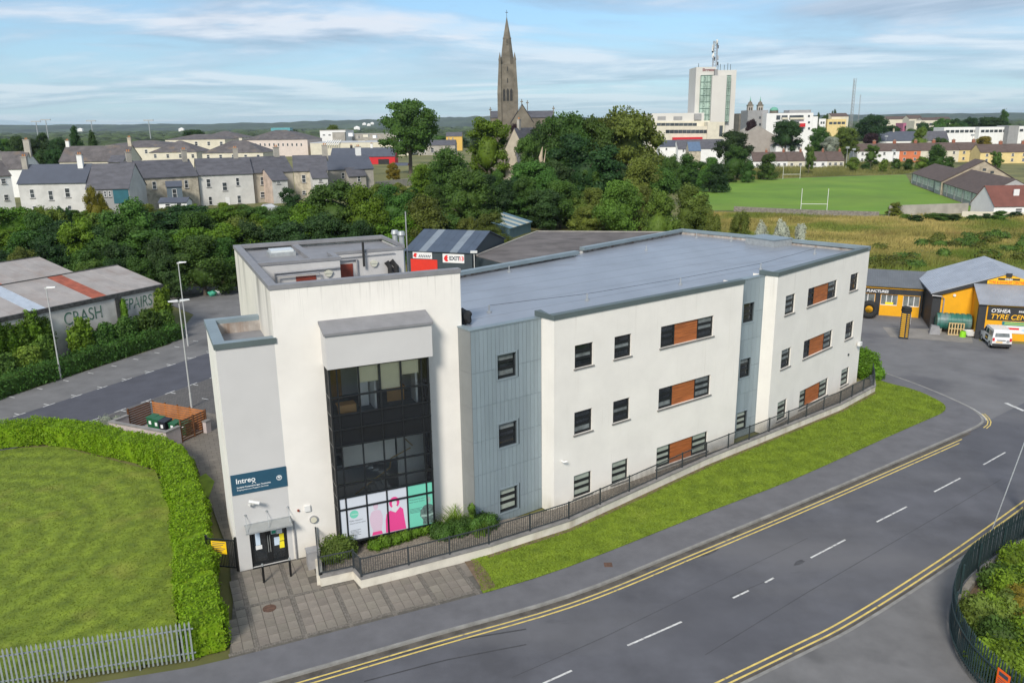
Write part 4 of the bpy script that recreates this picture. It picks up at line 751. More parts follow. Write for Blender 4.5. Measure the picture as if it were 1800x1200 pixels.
def foliage(name, blobs, M, leaf, dens, parent=None, jitter=0.7, core=0.8, lumps=True, zmin=0.02):
    """leaf cloud over a set of ellipsoids (x,y,z,rx,ry,rz) with an inner leafy mass"""
    Vs, Fs, k = [], [], 0; o0 = np.array(parent_origin(parent)) if parent else np.zeros(3); cb_ = MB()
    for (x, y, z, rx, ry, rz) in blobs:
        area = 4 * pi * (((rx * ry) ** 1.6 + (rx * rz) ** 1.6 + (ry * rz) ** 1.6) / 3) ** (1 / 1.6); n = max(20, int(area * dens))
        d = RNG.normal(0, 1, (n, 3)); d /= np.linalg.norm(d, axis=1)[:, None]; r = RNG.uniform(0.78, 1.06, n)[:, None]
        if lumps: r = r * (1 + 0.13 * np.sin(d[:, :1] * 7 + x) * np.cos(d[:, 1:2] * 6 + y) + 0.08 * np.sin(d[:, 2:3] * 11))
        C = d * r * np.array([rx, ry, rz]) + np.array([x, y, z]); C[:, 2] = np.maximum(C[:, 2], zmin); V, F_ = leaf_quads(C - o0, d / np.array([rx, ry, rz]), leaf, jitter)
        Vs.append(V); Fs.append(F_ + k); k += len(V)
        bmt = bmesh.new(); bmesh.ops.create_icosphere(bmt, subdivisions=2, radius=core); bmt.verts.ensure_lookup_table()
        vv = np.array([v.co[:] for v in bmt.verts]) * (1 + RNG.uniform(-0.12, 0.12, (len(bmt.verts), 1))) * np.array([rx, ry, rz]) + np.array([x, y, z]) - o0; vv[:, 2] = np.maximum(vv[:, 2], zmin - o0[2])
        tri = np.array([[v.index for v in f.verts] for f in bmt.faces]); q4 = np.c_[tri, tri[:, 2]]; bmt.free()
        cb_.add(vv.tolist(), [tuple(t) for t in tri.tolist()])
    V = np.concatenate(Vs); F_ = np.concatenate(Fs)
    me_o = mesh_np(name, V, F_, M, parent)
    if cb_.v:      # join the inner mass
        b2 = bmesh.new(); b2.from_mesh(me_o.data); off = len(b2.verts); vs = [b2.verts.new(v) for v in cb_.v]
        for f in cb_.f:
            try: b2.faces.new([vs[i] for i in f])
            except ValueError: pass
        b2.to_mesh(me_o.data); b2.free()
    return me_o
# ---------------------------------------------------------------- hedge round the lawn
HP = smooth_line([(-50, 46.8), (-34.6, 52.6), (-31.5, 52.8), (-27, 50.9), (-22.1, 48.2), (-20.1, 44.9), (-18.05, 41.1), (-16.1, 36.6), (-14.25, 32.3), (-12.75, 29.0)], 8)
def hedge(name, P, w, h, leaf, dens, M, label, zb=0.05, cat='hedge', rough=0.06):
    L = plen(P); n = int(L * (2 * h + w) * dens); s = RNG.uniform(0, L, n); q = RNG.uniform(0, 2 * h + w, n)
    pa = np.array([(*along(P, t)[0], along(P, t)[1]) for t in np.linspace(0, L, 400)]); ss = np.linspace(0, L, 400)
    px = np.interp(s, ss, pa[:, 0]); py = np.interp(s, ss, pa[:, 1]); an = np.interp(s, ss, np.unwrap(pa[:, 2])); nxv = -np.sin(an); nyv = np.cos(an)
    wob = 0.1 * np.sin(s * 1.1 + 0.6 * q) + 0.07 * np.sin(s * 2.9 + 2 * q) + 0.05 * np.sin(s * 6.3 + q * 3) + RNG.normal(0, rough, n)
    side = np.where(q < h, -1, np.where(q > h + w, 1, 0)); off = np.where(side < 0, -w / 2, np.where(side > 0, w / 2, q - h - w / 2)); z = np.where(side < 0, q, np.where(side > 0, 2 * h + w - q, h))
    rnd_ = np.clip((z - (h - 0.3)) / 0.3, 0, 1) ** 2 * 0.12; off = off + side * (wob - rnd_); z = z + (side == 0) * (wob - 0.6 * np.clip((np.abs(off) - w / 2 + 0.25) / 0.25, 0, 1) ** 2 * 0.2)
    C = np.c_[px + nxv * off, py + nyv * off, zb + z]; Nn = np.c_[nxv * side, nyv * side, (side == 0) * 1.0 + 0.15]
    e = L; ne = int(h * w * dens); ends = []
    for (p, a, sg) in ((P[0], along(P, 0)[1], -1), (P[-1], along(P, L)[1], 1)):
        o_ = RNG.uniform(-w / 2, w / 2, ne); zz = RNG.uniform(0, h, ne); ends.append((np.c_[p[0] - sin(a) * o_ + cos(a) * sg * RNG.normal(0, rough, ne), p[1] + cos(a) * o_ + sin(a) * sg * RNG.normal(0, rough, ne), zb + zz], np.tile([cos(a) * sg, sin(a) * sg, 0.1], (ne, 1))))
    C = np.concatenate([C] + [q_[0] for q_ in ends]); Nn = np.concatenate([Nn] + [q_[1] for q_ in ends])
    V, F_ = leaf_quads(C, Nn, leaf, 0.75); root = thing(name, (*P[len(P) // 2], 0), label, cat); o0 = np.array(root.location)
    mesh_np('leaves', V - o0, F_, M, root)
    q = MB(); P2 = P; A_, B_ = offset_line(P2, w / 2 - 0.1), offset_line(P2, -(w / 2 - 0.1))
    for i in range(len(P2) - 1): q.hexa([(*A_[i], 0), (*A_[i + 1], 0), (*B_[i + 1], 0), (*B_[i], 0), (*A_[i], zb + h - 0.12), (*A_[i + 1], zb + h - 0.12), (*B_[i + 1], zb + h - 0.12), (*B_[i], zb + h - 0.12)])
    q.build('branches', M, root); return root
hedge('hedge', HP, 1.65, 1.42, 0.065, 210, m_hedge, 'clipped bright green hedge bending round the lawn beside the entrance')
# ---------------------------------------------------------------- low wall with railing round the building
WP = [(-9.95, 36.75)] + WALLP
def low_wall(P, w, h, label):
    root = thing('boundary_wall', (*P[0], 0), label, 'wall'); q = MB(); q.prism(strip(P, -w / 2, w / 2), -0.05, h); q.build('wall', m_wallw, root)
    q = MB(); q.prism(strip(P, -w / 2 - 0.04, w / 2 + 0.04), h, h + 0.07); q.build('coping', m_wcop, root); return root
WH = 0.55
low_wall(WP[1:], 0.28, WH, 'low cream painted wall curving along the front of the office building')
def railing(P, z0, hgt, step, M, label, group=None):
    root = thing('railing', (*P[0], z0), label, 'railing', group); L = plen(P); acc = 0; bars = MB(); n_ = 0
    for a, c in zip(P, P[1:]):
        f = Fr(a, c); n = max(1, round(f.L / step)); w = f.L / n
        for i in range(n):
            p = f.xy(i * w, 0); q = MB(); q.fbox(f, i * w - 0.035, i * w + 0.035, -0.035, 0.035, z0, z0 + hgt + 0.04); q.build('post', M, root)
            q = MB(); q.fbox(f, i * w + 0.035, (i + 1) * w - 0.035, -0.02, 0.02, z0 + hgt - 0.05, z0 + hgt); q.build('top_rail', M, root)
            q = MB(); q.fbox(f, i * w + 0.035, (i + 1) * w - 0.035, -0.02, 0.02, z0 + 0.09, z0 + 0.13); q.build('bottom_rail', M, root)
            k = int((w - 0.1) / 0.115)
            for j in range(1, k + 1): s = i * w + 0.05 + (w - 0.1) * j / (k + 1); bars.fbox(f, s - 0.009, s + 0.009, -0.009, 0.009, z0 + 0.13, z0 + hgt - 0.05)
    f = Fr(P[-2], P[-1]); q = MB(); q.fbox(f, f.L - 0.035, f.L + 0.035, -0.035, 0.035, z0, z0 + hgt + 0.04); q.build('post', M, root)
    tag(bars.build('bars', M, root, fix=False), kind='stuff'); return root
railing(WP[1:], WH + 0.07, 0.95, 2.3, m_darkmetal, 'dark grey metal railing on the low wall along the office front')
railing(WP[:2], 0.62, 1.0, 3.2, m_darkmetal, 'short dark railing panel running out from the tower wall beside the doors')
q = MB(); q.prism(strip(WP[:2], -0.14, 0.14), 0.0, 0.62); tag(q.build('side_wall', m_wallw), 'short low wall under the railing beside the entrance doors', 'wall')
g = MB(); x, y = G(552, 995, 0.1); f = Fr((x, y), a=TA); g.fbox(f, -0.3, 0.3, -0.25, 0.25, 0.1, 1.0); g.fbox(f, -0.33, 0.33, -0.28, 0.28, 1.0, 1.06); tag(g.build('meter_cabinet', m_pipe), 'grey metal meter cabinet beside the entrance steps railing', 'cabinet')
BED = [T.xy(3.2, 0)] + [(-9.6, 36.4)] + offset_line(WALLP, 0.12) + [B.xy(BL_, 0), B.xy(0, 0), A.xy(AL, 0), A.xy(0, 0), ZN.xy(-4.5, 0), T.xy(11.9, -0.1)]
sheet('gravel_bed', BED, 0.32, m_gravel)
sheet('gravel_strip', strip([(-1.4, 36.45), (2.9, 39.05), (12.1, 47.05), (24.3, 56.65), (28.6, 60.75)], -0.22, 0.05), 0.124, m_earth)
# planting in the bed
def shrub(name, blobs, M, leaf, dens, label, cat='shrub', group=None, jitter=0.7, zmin=0.3):
    root = thing(name, (blobs[0][0], blobs[0][1], 0.3), label, cat, group); foliage('leaves', blobs, M, leaf, dens, root, jitter, zmin=zmin)
    q = MB(); b0 = blobs[0]; q.tube([(b0[0], b0[1], zmin - 0.1), (b0[0] + 0.05, b0[1], b0[2])], [0.05, 0.03], 6); q.build('stem', m_bark, root); return root
def px_blob(u, v, z, rx, ry, rz): x, y = G(u, v, z); return (x, y, z, rx, ry, rz)
shrub('round_shrub', [px_blob(590, 965, 0.8, 0.8, 0.7, 0.75), px_blob(607, 962, 0.7, 0.6, 0.6, 0.65), px_blob(578, 975, 0.7, 0.5, 0.5, 0.5)], m_leafo, 0.06, 260, 'brownish green shrub behind the railing beside the entrance')
shrub('ground_cover', [px_blob(660 + k * 17, 957 - k * 5.5, 0.55, 0.45, 0.4, 0.32 + 0.05 * (k % 2)) for k in range(7)], m_leafb, 0.055, 300, 'low fresh green ground cover under the poster windows')
shrub('bushy_plant', [px_blob(770 + k * 13, 934 - k * 3 + 4 * (k % 2), 0.65, 0.5, 0.5, 0.5) for k in range(8)], m_leafm, 0.06, 280, 'dark green bushy plants behind the railing before the zinc bay')
def strap_plant(name, u, v, n, h, label):
    x, y = G(u, v, 0.35); root = thing(name, (x, y, 0.32), label, 'plant'); Vs = []; Fs = []
    for i in range(n):
        a = random.uniform(0, 2 * pi); r0 = random.uniform(0, 0.5); l = h * random.uniform(0.6, 1.1); bx, by = r0 * cos(a * 3), r0 * sin(a * 3); w = 0.025; k = len(Vs)
        for t in (0, 0.4, 0.75, 1.0):
            rr = l * 0.55 * t * t; zz = l * (t - 0.35 * t * t); ww = w * (1 - t * 0.9); cx, cy = bx + cos(a) * rr, by + sin(a) * rr
            Vs += [(cx - sin(a) * ww, cy + cos(a) * ww, zz), (cx + sin(a) * ww, cy - cos(a) * ww, zz)]
        Fs += [(k + 2 * j, k + 2 * j + 1, k + 2 * j + 3, k + 2 * j + 2) for j in range(3)]
    mesh_np('leaves', np.array(Vs), np.array(Fs), m_leafb, root); return root
strap_plant('strap_leaf_plant', 800, 925, 160, 1.5, 'tall arching strap leaf plant against the tower wall'); strap_plant('strap_leaf_plant', 785, 935, 120, 1.2, 'clump of arching green blades under the green poster'); strap_plant('strap_leaf_plant', 845, 938, 110, 1.0, 'grassy leaf clump at the foot of the zinc bay')
shrub('climbing_stem', [px_blob(830, 905, 1.2, 0.18, 0.18, 0.7), px_blob(829, 893, 1.9, 0.2, 0.2, 0.3)], m_leafl, 0.07, 200, 'slender light green sapling at the zinc corner')
shrub('corner_shrub', [(29.7, 65.0, 1.0, 1.1, 1.3, 1.3), (30.2, 66.8, 0.9, 1.0, 1.3, 1.1), (29.3, 67.6, 1.6, 0.8, 1.2, 1.8), (30.3, 64.3, 0.5, 0.7, 0.7, 0.6)], m_leafb, 0.09, 130, 'leafy green bush at the far right corner of the office', zmin=0.05)
shrub('tall_weed_bush', [(29.0, 69.5, 1.6, 1.0, 1.2, 1.7), (28.6, 71.5, 1.2, 1.2, 1.4, 1.4)], m_leafm, 0.1, 110, 'dark green bush behind the corner bush by the yard', zmin=0.05)
# ---------------------------------------------------------------- bollards, gate, yellow notice
for k, (u, v, lb) in enumerate([(464.3, 1023, 'black bollard standing in front of the left door leaf'), (511.5, 1012, 'black bollard standing in front of the right door leaf')]):
    x, y = G(u, v, 0.1); r = thing('bollard', (x, y, 0.1), lb, 'bollard', 'entrance bollards'); q = MB(); q.cyl(x, y, 0.1, 0.98, 0.055, 14); q.build('post', m_black, r); q = MB(); q.cyl(x, y, 0.98, 1.08, 0.057, 14, 0.05); q.build('cap', m_steel, r)
f = Fr((-15.0, 35.62), (-13.5, 35.36)); r = thing('side_gate', (-14.2, 35.5, 0.1), 'black metal side gate between hedge and entrance block', 'gate')
for s in (0.0, f.L): q = MB(); q.fbox(f, s - 0.05, s + 0.05, -0.05, 0.05, 0.1, 1.9); q.build('post', m_black, r)
for z in (0.25, 1.7): q = MB(); q.fbox(f, 0.05, f.L - 0.05, -0.02, 0.02, z, z + 0.06); q.build('rail', m_black, r)
bars = MB()
for k in range(1, 18): s = f.L * k / 18; bars.fbox(f, s - 0.012, s + 0.012, -0.012, 0.012, 0.31, 1.7)
tag(bars.build('bars', m_black, r, fix=False), kind='stuff')
m_ysign = mat('yellow_sign', (0.80, 0.5, 0.01), 0.5, 0.04, 2)
q = MB(); q.fbox(f, 0.28, 1.06, 0.05, 0.07, 1.0, 1.66); ys_ = tag(q.build('notice_sign', m_ysign), 'yellow notice with lines of black lettering on the side gate', 'sign')
for k in range(6): q = MB(); q.fbox(f, 0.34, 1.0 - 0.1 * (k % 3), 0.071, 0.074, 1.56 - k * 0.098, 1.595 - k * 0.098); q.build('lettering_line', m_ink, ys_)
# ---------------------------------------------------------------- galvanised palisade fence
def palisade(P, z0, h, sp, M, label, wpale, post_step, zf=None, cat='fence', ps=-1):
    root = thing('palisade_fence', (*P[0], z0), label, cat); L = plen(P); n = int(L / sp); pale = None
    q = MB(); c = wpale / 2; q.add([(-c, -0.012, 0), (c, -0.012, 0), (c, -0.012, h - 0.1), (0, -0.012, h), (-c, -0.012, h - 0.1), (-c * 0.35, 0.02, 0), (c * 0.35, 0.02, 0), (c * 0.35, 0.02, h - 0.1), (0, 0.0, h), (-c * 0.35, 0.02, h - 0.1)], [(0, 1, 2, 3, 4), (9, 8, 7, 6, 5), (0, 5, 6, 1), (1, 6, 7, 2), (2, 7, 8, 3), (3, 8, 9, 4), (4, 9, 5, 0)])
    me = bpy.data.meshes.new('pale'); me.from_pydata(q.v, [], q.f); me.materials.append(M)
    for i in range(n + 1):
        p, a = along(P, i * sp); o = bpy.data.objects.new('pale', me); COL.objects.link(o); o.parent = root
        o.location = (p[0] - root.location.x, p[1] - root.location.y, 0.06 + (zf(p) if zf else 0)); o.rotation_euler = (random.uniform(-0.012, 0.012), random.uniform(-0.01, 0.01), a)
    for zz in (0.35, h - 0.35):
        q = MB(); PP = [along(P, t)[0] for t in np.linspace(0, L, max(2, int(L / 0.6)))]; A_, B_ = offset_line(PP, 0.03), offset_line(PP, 0.075)
        for i in range(len(PP) - 1): q.hexa([(*A_[i], z0 + zz), (*A_[i + 1], z0 + zz), (*B_[i + 1], z0 + zz), (*B_[i], z0 + zz), (*A_[i], z0 + zz + 0.05), (*A_[i + 1], z0 + zz + 0.05), (*B_[i + 1], z0 + zz + 0.05), (*B_[i], z0 + zz + 0.05)])
        q.build('rail', M, root)
    for i in range(int(L / post_step) + 1):
        p, a = along(P, i * post_step); f = Fr(p, a=math.degrees(a)); q = MB(); q.fbox(f, -0.03, 0.03, min(ps * 0.16, ps * 0.08), max(ps * 0.16, ps * 0.08), z0 - 0.15, z0 + h - 0.05); q.build('post', M, root)
    return root
palisade([(-28.5, 24.9), (-19.2, 27.05), (-13.0, 28.55)], 0.05, 1.8, 0.168, mat('galvanised_pale', (0.30, 0.34, 0.33), 0.55, 0.15, 5, metal=0.35), 'galvanised grey palisade fence in front of the lawn', 0.07, 2.75)
RF = smooth_line([(19.0, 20.0), (18.3, 22.6), (17.75, 24.4), (17.45, 25.9), (17.5, 27.4), (18.0, 29.2), (19.2, 31.3), (21.3, 33.7), (25.3, 36.7), (30.5, 40.2)], 5)
palisade(RF, 0.2, 1.7, 0.15, m_greenmetal, 'dark green palisade fence curving round the shrubs across the road', 0.075, 2.6, zf=lambda p: 0.14, ps=1)
m_stone = mat('rough_stone', (0.2, 0.185, 0.16), 0.95, 0.35, 2.5, 0.6, 8)
q = MB(); q.prism(strip(RF, -0.08, -0.35), -0.05, 0.4); tag(q.build('stone_wall', m_stone), 'rough low stone wall at the foot of the green fence', 'wall')
m_orange = mat('orange_sign', (0.85, 0.12, 0.01), 0.5, 0.05, 2)
p, a = along(RF, 5.2); f = Fr(p, a=math.degrees(a)); f = Fr(p, a=math.degrees(a) + 180); q = MB(); q.fbox(f, -0.28, 0.28, 0.06, 0.075, 0.95, 1.75); os_ = tag(q.build('warning_sign', m_orange), 'orange warning sign fixed to the green fence', 'sign')
q = MB(); q.fbox(f, -0.2, 0.2, 0.076, 0.078, 1.5, 1.66); q.build('lettering_line', m_ink, os_)
for k in range(4): q = MB(); q.fbox(f, -0.22, 0.2 - 0.07 * (k % 2), 0.076, 0.078, 1.36 - k * 0.08, 1.385 - k * 0.08); q.build('lettering_line', m_ink, os_)
sheet('shrub_bed', offset_line(RF, -0.36) + [(34, 36), (24, 18)], 0.12, m_earth)
blobs = []
for i in range(135):
    t = random.uniform(0.5, plen(RF) - 1); p, a = along(RF, t); d = 0.85 + 5.5 * random.random() ** 1.3; x, y = p[0] + sin(a) * d, p[1] - cos(a) * d; blobs.append((x, y, 0.55 + 0.1 * min(d, 4) + random.uniform(0, 0.3), random.uniform(0.6, 1.0), random.uniform(0.6, 1.0), random.uniform(0.6, 1.0)))
for nm, sub, M, lb in (('bramble_thicket', blobs[:55], m_leafb, 'fresh green thicket of shrubs behind the green fence'), ('bramble_thicket', blobs[55:105], m_leafm, 'darker green brambles among the shrubs behind the green fence'), ('bramble_thicket', blobs[105:], m_leafo, 'brownish dry growth among the shrubs behind the green fence')):
    shrub(nm, sub, M, 0.075, 150, lb, 'thicket', zmin=0.1)
shrub('yellow_bush', [(21.2, 29.8, 1.3, 0.5, 0.5, 0.5), (21.6, 30.6, 1.2, 0.5, 0.6, 0.5), (20.9, 29.0, 1.1, 0.4, 0.4, 0.4)], m_yel, 0.06, 200, 'small yellow flowering bush among the shrubs by the green fence')
r = thing('utility_pole', (27.75, 40.0, 0), 'weathered wooden utility pole at the right edge beside the road', 'pole'); q = MB(); q.cyl(27.75, 40.0, 0, 8.5, 0.16, 12, 0.12); q.build('pole', mat('weathered_timber', (0.17, 0.15, 0.12), 0.9, 0.2, 3, stretch=(6, 6, 0.4)), r)
q = MB(); x, y = G(1742, 936, 0.3); q.tube([(x, y, 0.3), (27.75, 40.0, 7.8)], 0.025, 5); q.build('stay_wire', m_steel, r)
# ---------------------------------------------------------------- bin store
BS = Fr((-28.2, 53.2), (-23.3, 51.0)); r = thing('bin_store', (-25.5, 53.5, 0), 'open bin store with rendered walls and brown timber slat screens', 'bin store')
m_binwall = mat('pinkish_render', (0.46, 0.40, 0.39), 0.9, 0.15, 1.2); BD = 3.6
q = MB(); q.fbox(BS, 0, BS.L, -0.22, 0, 0, 1.25); q.fbox(BS, 0, 0.22, -1.5, -0.22, 0, 1.25); q.fbox(BS, BS.L - 0.22, BS.L, -1.25, -0.22, 0, 1.25); q.build('wall', m_binwall, r)
q = MB(); q.fbox(BS, -0.04, BS.L + 0.04, -0.26, 0.04, 1.25, 1.33); q.fbox(BS, -0.04, 0.26, -1.52, -0.262, 1.25, 1.328); q.fbox(BS, BS.L - 0.26, BS.L + 0.04, -1.27, -0.262, 1.25, 1.328); q.build('coping', m_wcop, r)
m_slat = mat('brown_slat', (0.15, 0.062, 0.025), 0.8, 0.25, 2, stretch=(0.6, 0.6, 6)); m_slatin = mat('orange_brown_slat', (0.36, 0.135, 0.04), 0.8, 0.2, 2)
for k in range(9):
    z0_ = 0.12 + k * 0.175
    q = MB(); q.fbox(BS, 0.3, BS.L - 0.1, -BD, -BD + 0.03, z0_, z0_ + 0.13); q.build('slat', m_slatin, r)
    q = MB(); q.fbox(BS, 0.05, 0.08, -BD, -1.55, z0_, z0_ + 0.11); q.build('slat', m_slat, r)
    q = MB(); q.fbox(BS, BS.L - 0.08, BS.L - 0.05, -BD, -1.3, z0_, z0_ + 0.11); q.build('slat', m_slat, r)
for s, d in [(0.3, BD), (1.5, BD), (2.7, BD), (3.9, BD), (BS.L - 0.06, BD), (BS.L - 0.06, 1.3), (BS.L - 0.06, 2.45), (0.06, 1.6)]:
    q = MB(); q.fbox(BS, s - 0.05, s + 0.05, -d - 0.09, -d + 0.0, 0, 1.72); q.build('post', m_slat, r)
q = MB(); q.fbox(BS, BS.L + 0.0, BS.L + 0.3, -BD - 0.1, -BD + 0.35, 0, 0.9); q.build('pier', m_binwall, r); q = MB(); q.fbox(BS, BS.L - 0.04, BS.L + 0.34, -BD - 0.14, -BD + 0.39, 0.9, 0.98); q.build('coping', m_wcop, r)
sheet('bin_store_floor', [BS.xy(0, 0), BS.xy(BS.L, 0), BS.xy(BS.L, -BD), BS.xy(0, -BD)], 0.02, m_concrete)
m_bing = mat('green_bin', (0.015, 0.10, 0.04), 0.45, 0.08, 2); m_bink = mat('black_bin', (0.015, 0.017, 0.024), 0.45, 0.08, 2)
def bin_(s, d, w, M, lb, h=1.05):
    x, y = BS.xy(s, -d); r = thing('wheelie_bin', (x, y, 0.02), lb, 'bin', 'bins in the bin store'); e = w * 0.42; q = MB(); t = 0.5 * w
    q.hexa([BS.p(s - e, -d + e, 0.08), BS.p(s + e, -d + e, 0.08), BS.p(s + e, -d - e, 0.08), BS.p(s - e, -d - e, 0.08), BS.p(s - t, -d + t, h), BS.p(s + t, -d + t, h), BS.p(s + t, -d - t, h), BS.p(s - t, -d - t, h)]); q.build('body', M, r)
    q = MB(); t2 = t + 0.03; q.hexa([BS.p(s - t2, -d + t2, h), BS.p(s + t2, -d + t2, h), BS.p(s + t2, -d - t2, h), BS.p(s - t2, -d - t2, h), BS.p(s - t2, -d + t2, h + 0.04), BS.p(s + t2, -d + t2, h + 0.04), BS.p(s + t2 * 0.9, -d - t2, h + 0.13), BS.p(s - t2 * 0.9, -d - t2, h + 0.13)]); q.build('lid', M, r)
    for sg in (-1, 1): q = MB(); q.tube([BS.p(s + sg * e - 0.02, -d - e, 0.1), BS.p(s + sg * e + 0.02, -d - e, 0.1)], 0.1, 10); q.build('wheel', m_rubber, r)
    q = MB(); q.fbox(BS, s - 0.1, s + 0.12, -d + t - 0.03, -d + t + 0.005, 0.6, 0.85); q.build('label_panel', m_letter, r)
bin_(1.55, 2.4, 0.62, m_bing, 'green wheelie bin at the left end of the row'); bin_(2.25, 2.3, 0.62, m_bing, 'second green wheelie bin, left of the black one'); bin_(2.98, 2.15, 0.66, m_bink, 'black wheelie bin in the middle of the row'); bin_(3.75, 2.3, 0.62, m_bing, 'green wheelie bin right of the black one', 0.95); bin_(4.4, 2.6, 0.6, m_bing, 'green wheelie bin at the right end by the gate', 0.95)
shrub('wispy_shrub', [(-28.9, 54.2, 0.7, 0.6, 0.5, 0.8), (-28.4, 54.8, 0.6, 0.5, 0.5, 0.6)], m_silver, 0.05, 90, 'wispy grey green shrub behind the bin store wall', zmin=0.02)
sheet('grass_patch', [T.xy(-1.4, -9.6), T.xy(-0.7, -9.3), T.xy(-0.2, -11.5), T.xy(-0.6, -13.0), T.xy(-1.4, -12.2)], 0.1, m_verge)
# ---------------------------------------------------------------- lamp posts
m_lamp = mat('lamp_post_grey', (0.48, 0.49, 0.48), 0.5, 0.08, 2, metal=0.2); m_head = mat('lamp_head', (0.6, 0.61, 0.6), 0.4, 0.05, 2)
def lamp_post(x, y, h, lb, twin=True, ang=0.5, zb=0.0):
    r = thing('lamp_post', (x, y, zb), lb, 'lamp post', 'car park lamp posts'); q = MB(); q.cyl(x, y, zb, zb + 1.2, 0.085, 12); q.cyl(x, y, zb + 1.2, zb + h, 0.062, 12, 0.045); q.build('pole', m_lamp, r)
    f = Fr((x, y), a=math.degrees(ang))
    for sg in ((-1, 1) if twin else (1,)):
        q = MB(); q.hexa([f.p(sg * 0.08, 0.16, zb + h + 0.02), f.p(sg * 0.75, 0.13, zb + h + 0.06), f.p(sg * 0.75, -0.13, zb + h + 0.06), f.p(sg * 0.08, -0.16, zb + h + 0.02), f.p(sg * 0.08, 0.12, zb + h + 0.16), f.p(sg * 0.75, 0.1, zb + h + 0.13), f.p(sg * 0.75, -0.1, zb + h + 0.13), f.p(sg * 0.08, -0.12, zb + h + 0.16)]); q.build('lamp_head', m_head, r)
    q = MB(); q.fbox(f, -0.12, 0.12, -0.05, 0.05, zb + h - 0.05, zb + h + 0.1); q.build('bracket', m_lamp, r)
lamp_post(-24.97, 59.63, 8.4, 'tall grey twin headed lamp post beside the bin store')
x, y = G(313, 461, 8.4); lamp_post(x, y, 8.3, 'grey lamp post standing farther back in the car park', False, 0.2)
x, y = G(81, 507, 8.0); lamp_post(x, y, 8.0, 'grey single headed lamp post in front of the repair shed', False, 0.2)
for u, v, M, lb in ((374, 520, mat('green_sack', (0.05, 0.33, 0.22), 0.6, 0.2, 3), 'dumped green sack on the back yard'), (383, 518, m_letter, 'dumped white sack on the back yard')):
    x, y = G(u, v, 0); bmt = bmesh.new(); bmesh.ops.create_icosphere(bmt, subdivisions=3, radius=0.55); g = MB(); g.add([(x + v_.co.x * (1 + 0.2 * sin(9 * v_.co.z)), y + v_.co.y, 0.32 + v_.co.z * 0.75 + 0.06 * sin(8 * v_.co.x)) for v_ in bmt.verts], [tuple(v_.index for v_ in f_.verts) for f_ in bmt.faces]); bmt.free(); tag(g.build('sack', M, smooth=True), lb, 'sack')
# ================================================================ middle distance: sheds, workshops, vehicle
def ramped(name, c, rough, lines_dir, sp, c2=None, metal=0.0):
    """sheet roofing: colour plus fine ribs as relief"""
    M = mat(name, c, rough, 0.12, 0.6, metal=metal, detail=6, col2=c2); t, bs = nodes_of(M)
    cc = t.nodes.new('ShaderNodeTexCoord'); mp = t.nodes.new('ShaderNodeMapping'); mp.inputs['Rotation'].default_value = (0, 0, -lines_dir); t.links.new(cc.outputs['Object'], mp.inputs[0])
    w = t.nodes.new('ShaderNodeTexWave'); w.inputs['Scale'].default_value = 1.0 / sp / 2; w.bands_direction = 'X'; t.links.new(mp.outputs[0], w.inputs['Vector'])
    bp = t.nodes.new('ShaderNodeBump'); bp.inputs['Strength'].default_value = 0.6; bp.inputs['Distance'].default_value = 0.04; t.links.new(w.outputs['Fac'], bp.inputs['Height']); t.links.new(bp.outputs[0], bs.inputs['Normal'])
    return M
# ---------------------------------------------------------------- repair shed with north-light roofs
CA = math.degrees(atan2(84.1 - 69.3, -36.8 + 44.9)); CF = Fr((-44.9, 69.3), (-36.8, 84.1)); CL = CF.L
CR = thing('repair_shed', (-42, 76, 0), 'long grey workshop with fibre cement roofs and faded green wall lettering', 'workshop')
m_crwall = mat('dirty_white_wall', (0.58, 0.555, 0.51), 0.95, 0.2, 0.6, 0.2, detail=8); overlay(m_crwall, (0.12, 0.115, 0.1), nfac(0.6, 0.55, 0.75, (1, 1, 0.4), 0.7, 7))
m_crroof = ramped('fibre_cement_roof', (0.345, 0.32, 0.305), 0.95, CF.a, 0.15); overlay(m_crroof, (0.26, 0.2, 0.17), nfac(0.5, 0.5, 0.75, k=0.6, detail=7)); m_crred = mat('red_roof_sheet', (0.30, 0.08, 0.045), 0.8, 0.3, 1.2); m_crblue = mat('pale_blue_roof_sheet', (0.40, 0.45, 0.51), 0.5, 0.1, 2); m_crdark = mat('dark_gutter', (0.06, 0.06, 0.058), 0.9, 0.5, 3)
S0 = -22.0                                        # runs on out of the picture to the left
def at_c(s, d, z): return CF.p(s, -d, z)
q = MB(); q.wall(CF, S0, CL, 0, 4.75); q.poly([at_c(CL, 0, 0), at_c(CL, 28, 0), at_c(CL, 28, 5), at_c(CL, 21, 6.6), at_c(CL, 14, 5.0), at_c(CL, 7, 6.6), at_c(CL, 0, 4.9)]); q.build('wall', m_crwall, CR)
q = MB(); q.fbox(CF, S0, CL + 0.1, -0.25, 0.1, 4.72, 5.12); q.build('parapet_band', m_crdark, CR)
for s in (11.6 - CL + CL, ):
    q = MB(); q.fbox(CF, s - 0.35, s + 0.35, -0.1, 0.08, 0, 4.72); q.build('pier', m_crdark, CR)
cols = np.arange(S0, CL + 0.01, 1.55)
